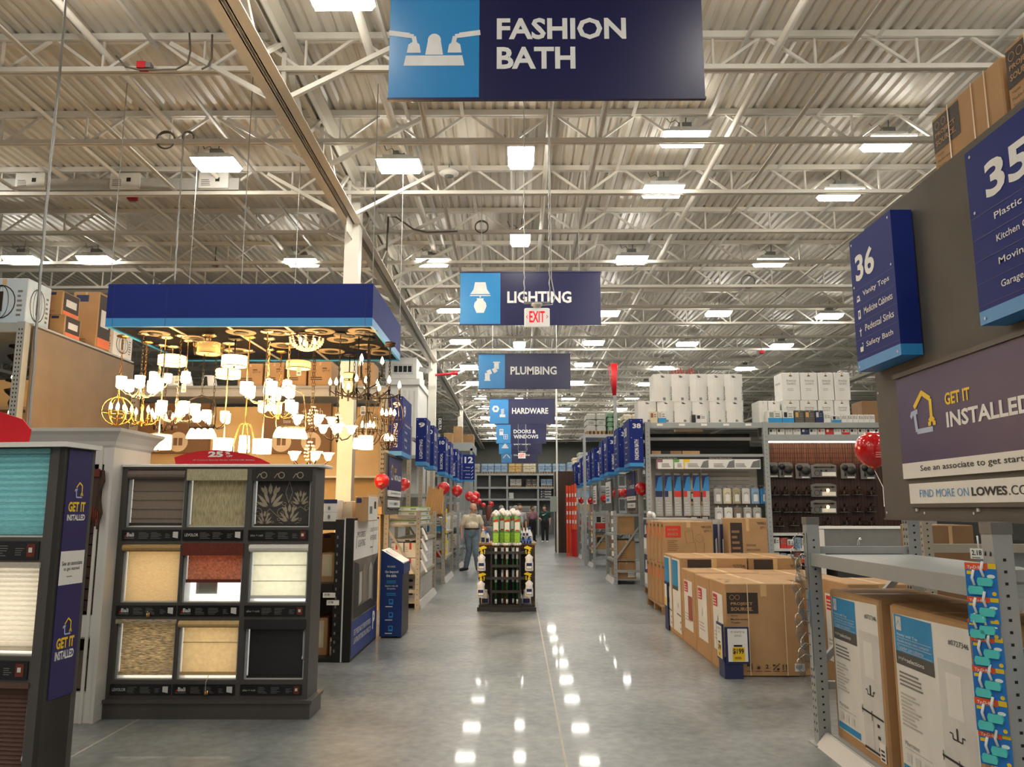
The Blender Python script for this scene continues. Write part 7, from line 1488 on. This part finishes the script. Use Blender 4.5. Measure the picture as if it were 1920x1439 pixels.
# generic stock in the other end racks
def stock(s, xl, xm, y0, y1, zs, mats, where, seed):
    q = random.Random(seed); n = 0
    for li, (z0, z1) in enumerate(zs):
        y = y0+.06
        while y < y1-.25:
            d = q.uniform(.22, .42); h = q.uniform(.6, .98)*(z1-z0); mt = q.choice(mats); a, b = sorted((s*(xl+.04), s*(xm-.15))); e = min(y+d, y1-.05)
            carton(a, y, z0+.001, b, e, z0+h, 'stock_carton', '%s carton %s, %s, %s shelf' % (MN.get(mt, 'pale'), where, OR[n % 20]+' from near end', ('bottom', 'middle', 'top')[li]), 'box', 'cartons '+where, mt, deco_pk(q.choice([None, 'red_print', 'blue_print', None]), q.choice(['ink', 'ink_grey', 'red_print', 'paper'])), False)
            y = e+.012; n += 1
        n = 0
MN = {'card': 'brown', 'card2': 'brown', 'card_white': 'white', 'red_print': 'red', 'pale': 'pale', 'pale2': 'grey', 'bag_blue': 'pale blue', 'navy_print': 'navy', 'bag_cream': 'cream', 'lime': 'lime', 'yellow': 'yellow', 'ink': 'black'}
carton(2.16, 17.3, 1.052, 2.52, 18.5, 1.48, 'carton', 'large brown carton on the upper shelf of the first right end rack', 'box', None, 'card'); carton(2.14, 17.28, .11, 2.52, 18.5, .47, 'carton', 'brown carton with white label low in the first right end rack', 'box', None, 'card2', lambda m, F, A, B, w, d, h: (m.rect(F, w*.55, h*.1, w*.95, h*.4, 'paper'), m.lines(F, w*.1, h*.5, w*.4, h*.9, 5, 'card_dark')))
carton(2.14, 17.28, .502, 2.52, 18.5, .92, 'carton', 'brown carton on the middle shelf of the first right end rack', 'box', None, 'card2', lambda m, F, A, B, w, d, h: m.lines(F, w*.1, h*.1, w*.6, h*.4, 3, 'card_dark'))
m = MB(); m.box(2.1, 17.25, .08, 2.6, 18.65, .109, 'rack'); one(m, 'rack_shelf', 'bottom shelf board of the first right end rack', 'shelf')
for i, (a, b) in enumerate(RE[1:4]): stock(1, 2.08, 2.66, a, b, ((.5, .98), (1.05, 1.5)), ['card_white', 'red_print', 'card', 'pale', 'pale2', 'card2'], 'in the %s right end rack' % OR[i+1], i+3)
for i, (a, b) in enumerate(LE[1:4]): stock(-1, 1.62, 2.14, a, b, ((.55, 1.03), (1.1, 1.5)), ['card_white', 'pale', 'pale2', 'bag_blue', 'bag_cream', 'yellow'], 'in the %s left end rack' % OR[i+1], i+9)
for i in range(8):
    z = 1.45-i*.15; m = MB(); m.bbox(2.005, 21.88, z, 2.035, 21.99, z+.11, ('red_print', 'yellow', 'card_white')[i % 3], .004); m.rect(front(2.005, 21.88, z), .002, .01, .028, .06, 'paper'); m.tube([(2.03, 21.93, z+.11), (2.045, 21.93, z+.125)], .004, 'chrome', 4); one(m, 'hanging_pack', 'small hanging pack on the post of the second right end rack, %s from the top' % OR[i], 'package', 'hanging packs on the right post')
for i in range(6):
    z = 1.45-i*.17; m = MB(); m.bbox(2.01, 17.14, z, 2.04, 17.25, z+.09, 'paper', .004); m.tube([(2.03, 17.2, z+.09), (2.05, 17.2, z+.1)], .004, 'chrome', 4); one(m, 'hanging_pack', 'white hanging pack on the post of the first right end rack, %s from the top' % OR[i], 'package', 'white packs on the right post')
for i in range(10):
    z = 1.5-i*.11; m = MB(); m.bbox(-1.58, 17.34, z, -1.55, 17.42, z+.09, ('yellow', 'bag_cream')[i % 2], .004); m.tube([(-1.57, 17.38, z+.09), (-1.59, 17.38, z+.1)], .004, 'chrome', 4); one(m, 'hanging_pack', 'yellow hanging pack on the second left end rack post, %s from the top' % OR[i], 'package', 'yellow packs on the left post')
# cartons of the tall inner racks seen above and between the end racks
def bagstack(x, y, z, w, d, h, mat, lab, grp=None, wrap=False):
    t = thing('bag_pallet', lab, 'pallet of bags', (x, y, z), grp); m = MB()
    for i in range(5): m.box(x-w/2+i*w/5+.01, y-d/2, z, x-w/2+(i+.8)*w/5, y+d/2, z+.1, 'pallet')
    m.build('pallet', t); n = max(2, int(h/.16)); m = MB()
    for k in range(n):
        for i in range(2):
            x0 = x-w/2+i*w/2; a = z+.101+k*(h-.1)/n; hh = (h-.1)/n; m.bbox(x0+.005, y-d/2+.01*(k % 2), a, x0+w/2-.005, y+d/2-.01*(k % 2), a+hh*.96, mat, .03); m.lines(front(x0+.03, y-d/2, a), w*.08, hh*.25, w*.36, hh*.7, 2, 'ink_grey' if k % 2 else 'pale2', .003, .4, k)
    m.build('bags', t)
a = atY(1118, 815, 23.0); bagstack(a.x, 23.4, a.z, .58, .8, .62, 'bag_grey', 'pallet of white bags high on the right rack behind the nearest PLUMBING sign'); bagstack(a.x+.5, 23.4, a.z, .34, .8, .66, 'bag_green', 'pallet of green and white bags behind the tall red poles')
bagstack(a.x+1.05, 23.4, a.z, .5, .8, .6, 'bag_cream', 'pallet of cream bags high behind the FASHION BATH sign')
m = MB(); m.box(a.x-.4, 22.9, a.z-.1, a.x+3, 23.9, a.z-.002, 'rack'); m.box(a.x-.4, 22.9, 0, a.x-.32, 22.98, a.z-.1, 'rack'); m.box(a.x+2.9, 22.9, 0, a.x+3, 23, a.z-.1, 'rack'); one(m, 'rack_shelf', 'high steel rack level carrying pallets of bags behind the nearest PLUMBING sign', 'shelf')
t = thing('pole_bundle', 'bundle of tall poles with red upper ends standing above the nearest PLUMBING sign', 'poles', (atY(1153, 800, 21.4).x, 21.4, 0)); p0 = atY(1153, 742, 21.4); p1 = atY(1153, 681, 21.4)
m = MB(); m.tube([(p0.x, 21.4, 0), (p0.x, 21.4, p0.z)], .045, 'grey_box', 8); m.build('pole', t)
for i in range(7):
    a = p0+Vector(((i-4)*.012, .01*i, 0)); b = p1+Vector(((-.19, -.10, -.06, -.02, .01, .04, .07)[i], .02*i, (-.06, 0, -.02, 0, 0, .0, 0)[i])); m = MB(); m.tube([a, b], .02 if i else .012, 'red', 6); m.build('red_tip', t)
m = MB()
for i in range(10):
    a = atY(1268+i*4, 703, 17.6); m.tube([a+Vector((0, 0, -.2)), a+Vector((-.1+.02*(i % 4), .0, .08+.02*(i % 5)))], .01, 'red', 4)
m.box(atY(1262, 703, 17.6).x, 17.5, 3.3, atY(1312, 703, 17.6).x, 17.7, atY(1268, 706, 17.6).z-.15, 'card_dark'); one(m, 'red_stakes', 'carton of thin red stakes behind the upper white toilet cartons', 'stakes')
# brown tall cabinet display, grey box on pole, orange levels
a = atY(1043, 1034, 29.6); b = atY(1076, 884, 29.6); m = MB(); m.box(a.x, 29.6, 0, b.x, 30.6, b.z, 'wood_dark'); F = front(a.x, 29.6, 0)
for q in (.34, .67): m.rect(F, (b.x-a.x)*q, .05, (b.x-a.x)*q+.015, b.z-.05, 'black')
one(m, 'wood_display', 'tall dark brown wooden display at the right of the far aisle', 'display')
p = atY(1043, 745, 29.0); q = atY(1036, 960, 29); t = thing('power_pole', 'thin white pole with grey box coming down from the roof far along the aisle', 'pole', (p.x, 29, 0)); m = MB(); m.box(p.x-.03, 28.97, 0, p.x+.03, 29.03, ZB, 'steel_white'); m.build('pole', t)
m = MB(); z = q.z; m.box(p.x-.26, 28.92, z, p.x-.02, 28.965, z+.55, 'sage'); m.build('panel_box', t)
for i in range(4):
    x = atY(1064+i*5.2, 1000, 27.6-.2*i).x; Y = 27.6-.2*i; m = MB(); zt = 2.35+.03*i if i else 2.4; m.box(x-.035, Y, 0 if i < 2 else .9, x+.04, Y+.05, zt, 'deckpat_orange'); F = front(x-.035, Y, 0)
    for k in range(4): m.rect(F, .015, 1.1+k*.3, .06, 1.22+k*.3, 'paper')
    if i >= 2: m.box(x-.04, Y+.06, 0, x+.05, Y+.1, .9, 'red')
    one(m, 'long_level', 'tall orange-red level standing at the right rack, %s from the left' % OR[i], 'level', 'orange levels')
# far rack facing the camera
YB = 50.0; zz_ = lambda y: atY(980, y, YB).z; xx_ = lambda x: atY(x, 920, YB).x
t = thing('far_rack', 'grey pallet rack across the far end of the aisle', 'rack', (xx_(980), YB+.6, 0))
for x in (918, 951, 1009, 1040, 1078, 885):
    m = MB(); m.box(xx_(x)-.06, YB, 0, xx_(x)+.06, YB+.1, zz_(889), 'rack'); m.build('upright', t)
for y in (890, 915, 937):
    m = MB(); m.box(xx_(885), YB-.02, zz_(y+2), xx_(1078), YB+.05, zz_(y-1.5), 'rack'); m.box(xx_(885), YB+.05, zz_(y), xx_(1078), YB+1.1, zz_(y-1), 'rack'); m.build('beam', t)
m = MB(); m.box(xx_(880), YB+1.12, 0, xx_(1082), YB+1.15, zz_(889), 'grey_box'); m.build('back_panel', t)
tops = [(914, 'bag_blue'), (939, 'bag_blue'), (966, 'bag_gold'), (993, 'bag_cream'), (1022, 'bag_blue'), (1049, 'bag_blue'), (887, 'bag_grey')]
for i, (x, mt) in enumerate(tops): bagstack(xx_(x), YB+.55, zz_(888.5)+.005, .82, 1, .62, mt, '%s pallet stack on top of the far rack at %s' % (MN.get(mt, {'bag_gold': 'golden', 'bag_grey': 'grey'}.get(mt, '')), ('its left quarter', 'left of the golden one', 'its middle', 'the right of the golden one', 'its right part', 'its right end', 'its left end')[i]))
for i, (x, mt) in enumerate(((967, 'bag_grey'), (997, 'taupe'), (1025, 'bag_blue'))): bagstack(xx_(x), YB+.6, zz_(913.5)+.005, .74, .9, .5, mt, '%s pallet stack on the second level of the far rack' % ('pale', 'dark grey', 'blue')[i])
for k in range(3): carton(xx_(954), YB+.2, zz_(935.5)+.006+k*.125, xx_(963), YB+.8, zz_(935.5)+.126+k*.125, 'carton', 'white carton in the far rack, %s from the bottom of its stack' % OR[k], 'box', None, 'card_white')
for k in range(4): carton(xx_(1014), YB+.2, zz_(935.5)+.006+k*.16, xx_(1034), YB+.8, zz_(935.5)+.16+k*.16, 'carton', 'white and navy carton in the far rack, %s from the bottom of its stack' % OR[k], 'box', None, 'card_white', deco_pk('navy_print', 'ink'))
for k in range(5): m = MB(); m.box(xx_(955), YB+.1, 1.15+k*.13, xx_(1006), YB+.9, 1.26+k*.13, ('pale2', 'pale', 'bag_grey')[k % 3]); m.lines(front(xx_(955), YB+.1, 1.15+k*.13), .1, .02, 1.6, .1, 2, 'ink', EPS, .5, k); one(m, 'plaster_board', 'stack layer of grey boards low in the far rack, %s from the bottom' % OR[k], 'boards')
m = MB(); m.box(xx_(955), YB+.1, 0, xx_(1006), YB+.9, 1.149, 'charcoal'); one(m, 'low_platform', 'dark base under the grey boards of the far rack', 'base')
# side racks farther on
for s, xm, ys in ((1, 2.7, (38, 42, 46)), (-1, 2.5, (38, 42, 46))):
    for i, y in enumerate(ys):
        t = thing('pallet_rack', 'grey pallet rack far down the %s side of the aisle, %s one' % (('left', 'right')[s > 0], OR[i]), 'rack', (s*4.5, y+.6, 0))
        for x in (xm, xm+2.6, xm+5.2):
            m = MB(); m.box(s*x-.05, y, 0, s*x+.05, y+.1, 3.7, 'rack'); m.box(s*x-.05, y+1, 0, s*x+.05, y+1.1, 3.7, 'rack'); m.build('upright', t)
        for z in (.1, 1.4, 2.6, 3.5): m = MB(); m.box(s*(xm+.05), y, z, s*(xm+5.2), y+1.1, z+.1, 'rack'); m.build('beam', t)
        for k in range(4): bagstack(s*(xm+.7+1.25*k), y+.55, 3.601, 1.0, .9, .7+.1*(k % 2), ('bag_grey', 'bag_cream', 'bag_blue', 'bag_gold')[(k+i) % 4], 'pallet stack on the %s far rack of the %s side, %s from the aisle' % (OR[i], ('left', 'right')[s > 0], OR[k]))
        for k in range(3): carton(*sorted((s*(xm+.1), s*(xm+.9)))[:1], y+.1+.001*k, 1.501+k*.32, max(s*(xm+.1), s*(xm+.9)), y+.9, 1.81+k*.32, 'stock_carton', 'pale carton on the %s far rack of the %s side, %s from the bottom' % (OR[i], ('left', 'right')[s > 0], OR[k]), 'box', None, ('card', 'card_white', 'bag_blue')[(i+k) % 3])
# tall stock behind the left signs: delta banner and cartons
a = atY(826, 812, 23.9); m = MB(); m.box(a.x-.11, 23.9, a.z, a.x+.07, 23.95, a.z+.5, 'black'); V = Fr((a.x+.03, 23.899, a.z+.05), (0, 0, -1), (1, 0, 0)); F = front(a.x-.11, 23.9, a.z); V = Fr(F.p(.045, .44), (0, 0, -1), (1, 0, 0)); m.text(V, 'DELTA', 0, 0, .36, .09, 'white_ink', .02); m.box(a.x-.08, 23.951, 0, a.x-.02, 23.99, a.z+.4, 'rack'); one(m, 'brand_banner', 'narrow black banner with white letters above the left racks', 'sign')
for i, (x0, x1, y0_, y1_) in enumerate(((832, 848, 812, 830), (850, 866, 800, 832), (868, 888, 815, 836))): px_carton(x0, x1, y0_, y1_, 33+i, .8, 'brown carton high on the left racks beyond the black banner, %s from the left' % OR[i], 'card2', None, None)
m = MB(); m.box(-4.6, 32.9, 0, -4.5, 33, 4.1, 'rack'); m.box(-2.0, 32.9, 0, -1.9, 33, 4.1, 'rack'); m.box(-4.6, 32.9, 4.0, -1.9, 36.2, atY(840, 830, 33).z-.01, 'rack'); one(m, 'rack_shelf', 'high rack level at the left carrying brown cartons far back', 'shelf')
# boards standing in the dark left rack beside the kiosk
m = MB(); m.box(-1.985, 10.9, .95, -1.97, 11.3, 1.42, 'paper'); F = facep(-1.97, 10.9, .95); m.rect(F, .02, .2, .38, .46, 'prog_photo'); m.rect(F, .02, .0, .38, .1, 'kiosk'); m.box(-2.0, 10.9, 0, -1.986, 11.3, 1.45, 'charcoal2'); one(m, 'poster_stand', 'small photo poster standing behind the blue kiosk', 'poster')
# ---------------------------------------------------------------- people
def capsules(caps, vox, name, parent, tags, smooth=2):
    """one continuous surface grown over tapered limbs; each face takes the material of the nearest limb"""
    m = MB()
    for a, ra, b, rb, tg in caps:
        a = Vector(a); b = Vector(b); d = b-a; L = d.length; n = 12
        pr = [(max(1e-4, ra*math.sin(i*math.pi/8)), -ra*math.cos(i*math.pi/8)) for i in range(5)]+[(max(1e-4, rb*math.cos(i*math.pi/8)), L+rb*math.sin(i*math.pi/8)) for i in range(5)]
        m.lathe(a, pr, 'skin', n, d if L > 1e-5 else (0, 0, 1), True)
    org = ORG[parent.name]; me = m.mesh(None, org); o = bpy.data.objects.new(name, me); COL.objects.link(o)
    md = o.modifiers.new('r', 'REMESH'); md.mode = 'VOXEL'; md.voxel_size = vox; md.use_smooth_shade = True
    sm = o.modifiers.new('s', 'SMOOTH'); sm.factor = .5; sm.iterations = smooth
    dg = bpy.context.evaluated_depsgraph_get(); me2 = bpy.data.meshes.new_from_object(o.evaluated_get(dg)); o.modifiers.clear(); o.data = me2; me2.materials.clear()
    keys = []
    for c in caps:
        if tags[c[4]] not in keys: keys.append(tags[c[4]])
    for k in keys: me2.materials.append(MATS[k])
    C = [(Vector(a)-org, ra, Vector(b)-org, rb, keys.index(tags[tg])) for a, ra, b, rb, tg in caps]; idx = []
    for p in me2.polygons:
        c = p.center; best = 9; bi = 0
        for a, ra, b, rb, k in C:
            d = b-a; l2 = d.length_squared; u = 0 if l2 < 1e-9 else max(0, min(1, (c-a).dot(d)/l2)); q = (c-a-d*u).length-(ra+(rb-ra)*u)
            if q < best: best = q; bi = k
        idx.append(bi)
    me2.polygons.foreach_set('material_index', idx); me2.polygons.foreach_set('use_smooth', [True]*len(idx)); o.parent = parent; ORG[o.name] = org
    return o
def hand(caps, w, d, side, s=1.0, curl=.5):
    """palm, four unequal bent fingers and a thumb from the side of the palm"""
    w = Vector(w); d = Vector(d).normalized(); n = Vector((side, 0, 0)); f = Vector((0, -1, 0)); f = (f-d*f.dot(d)).normalized(); n = d.cross(f)
    pe = w+d*.085*s
    for k in (-1, 0, 1): caps.append((w+d*.01+f*k*.012*s, .02*s, pe+f*k*.026*s, .017*s, 'skin'))
    for k, l in enumerate((.066, .078, .072, .055)):
        r = pe+f*(.032-.0215*k)*s; m1 = r+d*l*.5*s-n*side*curl*.012; e = m1+d*l*.42*s-n*side*curl*.034; caps += [(r, .0095*s, m1, .009*s, 'skin'), (m1, .009*s, e, .0075*s, 'skin')]
    b = w+d*.028*s+f*.028*s; m1 = b+(d*.6+f*.8).normalized()*.042*s; e = m1+(d*.9+f*.35).normalized()*.032*s; caps += [(b, .014*s, m1, .011*s, 'skin'), (m1, .011*s, e, .009*s, 'skin')]
def person(label, x, y, rot, J, skin, shirt, pants, shoe, hair, belly=.0, female=False, vox=.012, longhair=False, extra=None, hscale=1.0):
    t = thing('person', label, 'person', (x, y, 0)); c, s_ = math.cos(rot), math.sin(rot)
    P = lambda v: Vector((x+(c*v[0]-s_*v[1])*hscale, y+(s_*v[0]+c*v[1])*hscale, v[2]*hscale)); K = {k: P(v) for k, v in J.items()}; q = .9 if female else 1.0
    fw = P((0, -1, 0))-P((0, 0, 0)); rt = P((1, 0, 0))-P((0, 0, 0)); up = Vector((0, 0, 1))
    hd = K['head']; hf = (K['look']-hd).normalized() if 'look' in K else fw.normalized(); hr = hf.cross(up).normalized()*-1; hu = hr.cross(hf)*-1 if hr.cross(hf).z < 0 else hr.cross(hf)
    caps = [(K['pelvis'], .125*q, K['chest'], .125*q, 'skin'), (K['neck'], .058*q, hd-up*.05, .055*q, 'skin'), (K['chest']+up*.02, .11, K['neck']-up*.02, .07, 'skin'),
            (hd+up*.028-hf*.012, .088, hd+up*.01+hf*.008, .086, 'skin'), (hd-up*.02+hf*.012, .074, hd-up*.075+hf*.03, .047, 'skin'), (hd+hf*.088+up*.008, .011, hd+hf*.104-up*.026, .016, 'skin'),
            (hd+hf*.088-up*.062-hr*.014, .009, hd+hf*.088-up*.062+hr*.014, .009, 'lip'), (hd+hf*.083+up*.034-hr*.034, .012, hd+hf*.083+up*.034+hr*.034, .012, 'skin')]
    for k in (-1, 1): caps.append((hd+hr*.088*k-up*.004, .014, hd+hr*.092*k-up*.032-hf*.004, .010, 'skin')); caps.append((hd+hf*.062-up*.02+hr*.04*k, .03, hd+hf*.05-up*.05+hr*.035*k, .03, 'skin'))
    for k, sd in (('l', -1), ('r', 1)):
        caps += [(K['sh'+k], .055*q, K['el'+k], .042*q, 'skin'), (K['el'+k], .041*q, K['wr'+k], .027*q, 'skin'), (K['chest']+up*.06, .09, K['sh'+k], .06*q, 'skin'), (K['hip'+k], .085, K['kn'+k], .058, 'skin'), (K['kn'+k], .056, K['an'+k], .04, 'skin'), (K['an'+k]-up*.03, .04, K['to'+k], .034, 'skin')]
        hand(caps, K['wr'+k], K.get('hd'+k, K['wr'+k]+(K['wr'+k]-K['el'+k])*.3)-K['wr'+k], sd, q)
    bd = capsules(caps, vox, 'body', t, {'skin': skin, 'lip': 'lip'})
    sc = [(K['pelvis']+up*.19, .138*q+belly*.3, K['chest']-up*.04, .148*q, 'c'), (K['pelvis']+up*.2+fw*.5*belly, .12+belly*.5, K['chest']-up*.08+fw*.3*belly, .13, 'c'), (K['chest'], .128*q, K['neck']-up*.06, .085*q, 'c')]
    for k in 'lr':
        e = K['sh'+k].lerp(K['el'+k], .72); sc += [(K['sh'+k]-up*.012, .073*q, e, .069*q, 'c'), (K['chest']+up*.04, .118*q, K['sh'+k]-up*.02, .075*q, 'c'), (K['pelvis']+up*.17+(K['sh'+k]-K['chest'])*.3, .11*q+belly*.15, K['chest']+(K['sh'+k]-K['chest'])*.42, .115*q, 'c')]
    capsules(sc, vox, 'shirt', t, {'c': shirt})
    pc = [(K['pelvis']-rt.normalized()*.05, .135+belly*.12, K['pelvis']+rt.normalized()*.05, .135+belly*.12, 'c'), (K['pelvis']+up*.05-rt.normalized()*.03, .135+belly*.3, K['pelvis']+up*.05+rt.normalized()*.03, .135+belly*.3, 'c')]
    for k in 'lr': pc += [(K['hip'+k]+up*.02, .112, K['kn'+k], .079, 'c'), (K['kn'+k], .078, K['an'+k]+up*.02, .066, 'c')]
    capsules(pc, vox, 'trousers', t, {'c': pants})
    for k in 'lr': capsules([(K['an'+k]-up*.04, .05, K['to'+k], .043, 'c'), (K['an'+k]-up*.045-(K['to'+k]-K['an'+k]).normalized()*.03, .045, K['an'+k]-up*.03, .05, 'c')], vox, 'shoe', t, {'c': shoe})
    if hair == 'balding': hc = [(hd+hr*.07*k-hf*.03+up*.0, .035, hd-hf*.07+hr*.03*k-up*.02, .045, 'c') for k in (-1, 1)]
    else: hc = [(hd+up*.05-hf*.022, .092, hd+up*.02-hf*.035, .092, 'c'), (hd+up*.075+hf*.03, .045, hd+up*.07-hf*.0, .07, 'c')]
    if longhair: hc += [(hd-hf*.06, .085, hd-hf*.1-up*.2, .075, 'c'), (hd-hf*.1-up*.2, .075, hd-hf*.11-up*.32, .05, 'c')]
    capsules(hc, vox, 'hair', t, {'c': 'hair_grey' if hair == 'balding' else hair})
    for k in (-1, 1):
        m = MB(); e = hd+hf*.084+up*.012+hr*.032*k; m.ball(e, .0125, 'eyewhite', 8); m.ball(e+hf*.0075, .0068, 'iris', 8); m.build('eye', bd)
    if extra: extra(t, P, K, fw)
    return t
def stand(dx=0): return {'pelvis': (0, 0, .96), 'chest': (0, 0, 1.3), 'neck': (0, 0, 1.48), 'head': (0, -.02, 1.62), 'shl': (-.18, 0, 1.385), 'ell': (-.24, .02, 1.13), 'wrl': (-.24, -.06, .88), 'shr': (.18, 0, 1.385), 'elr': (.24, .02, 1.13), 'wrr': (.24, -.06, .88),
    'hipl': (-.09, 0, .9), 'knl': (-.1, -.02, .5), 'anl': (-.1, .02, .1), 'tol': (-.12, -.13, .045), 'hipr': (.09, 0, .9), 'knr': (.1, -.02, .5), 'anr': (.1, .02, .1), 'tor': (.13, -.13, .045)}
p = atZ(884, 1072, 0); J = stand(); J.update(head=(.03, -.05, 1.62), neck=(.01, -.01, 1.48), look=(.4, -1.0, 1.55), hipl=(-.09, 0, .9), knl=(-.06, .03, .5), anl=(-.12, .12, .1), tol=(-.27, .06, .045), hipr=(.09, 0, .9), knr=(.08, -.12, .5), anr=(.15, -.06, .1), tor=(.17, -.24, .045), wrl=(-.27, -.04, .88), elr=(.29, .05, 1.15), wrr=(.33, -.1, .98), ell=(-.27, .03, 1.14))
def man_extra(t, P, K, fw):
    m = MB(); n = 22; c = (K['pelvis']+Vector((0, 0, .075)))+fw*.02
    m.tube([(c.x+.188*math.cos(i*.2856), c.y+.172*math.sin(i*.2856), c.z+.05) for i in range(n)], .018, 'black', 6, True); m.build('belt', t)
    m = MB(); F = front(c.x-.13, c.y-.185, c.z+.3); m.fbox(F, .16, 0, -.03, .25, .1, .012, 'shirt_cream'); m.rect(F, .16, .075, .25, .08, 'ink_grey', .013); m.build('shirt_pocket', t)
    m = MB(); b = K['neck']-Vector((0, 0, .03)); m.prism(front(b.x, b.y-.075, b.z-.06), [(-.09, .07), (-.02, -.03), (0, .04), (.02, -.03), (.09, .07), (0, .05)], -.02, .012, 'shirt_cream'); m.build('collar', t)
person('older man in cream short-sleeved shirt and jeans walking beside the mop stand', p.x, p.y, .25, J, 'skin', 'shirt_cream', 'jeans', 'shoe', 'balding', belly=.09, vox=.0105, extra=man_extra, hscale=1.0)
p = atZ(1003, 1016, 0); J = stand(); J.update(elr=(.25, -.02, 1.14), wrr=(.2, -.2, 1.12), look=(.5, -1, 1.5))
person('woman in mauve top and black trousers standing far down the aisle', p.x-.12, p.y, .25, J, 'skin2', 'mauve', 'black_cloth', 'shoe', 'hair_dark', .02, True, .018)
p = atZ(1022, 1018, 0); J = stand(); J.update(ell=(-.25, -.03, 1.13), wrl=(-.16, -.24, 1.08), look=(-.5, -1, 1.45), head=(-.01, -.04, 1.61))
def swoosh(t, P, K, fw):
    m = MB(); c = K['chest']+fw*.165+Vector((-.0, 0, .02)); F = front(c.x-.05, c.y-.005, c.z-.02); m.prism(F, [(-.07, .0), (-.05, -.045), (0, -.04), (.15, .06), (.0, .0), (-.04, -.005)], -.02, .004, 'white_ink'); m.build('shirt_logo', t, 'white tick-shaped logo')
person('man in dark green shirt with white tick logo standing far down the aisle', p.x, p.y, -.15, J, 'skin', 'nike_green', 'black_cloth', 'shoe_white', 'hair_dark', .02, False, .018, False, swoosh, 1.02)
p = atY(917, 955, 24.5); J = stand(); J.update(look=(.3, 1, 1.6), head=(0, .02, 1.60))
person('woman with long red-brown hair in plaid shirt seen from behind, left of the mops', p.x, 24.5, 2.9, stand(), 'skin', 'plaid', 'grey_box', 'shoe', 'hair_red', 0, True, .02, True, None, .97)
p = atY(940, 960, 28); person('grey-haired person facing away behind the mops', p.x, 28, 3.0, stand(), 'skin', 'grey_cloth', 'jeans', 'shoe', 'hair_grey', 0, False, .02, False, None, .98)
p = atY(974, 960, 29); person('dark-haired man in grey shirt half hidden behind the mops', p.x, 29, .3, stand(), 'skin', 'grey_cloth', 'black_cloth', 'shoe', 'hair_dark', 0, False, .02, False, None, 1.02)
p = atY(967, 968, 26); person('person with pale grey hair in light jacket behind the mop heads', p.x, 26, 2.8, stand(), 'skin', 'grey_cloth', 'jeans', 'shoe', 'hair_grey', 0, True, .02, False, None, .97)
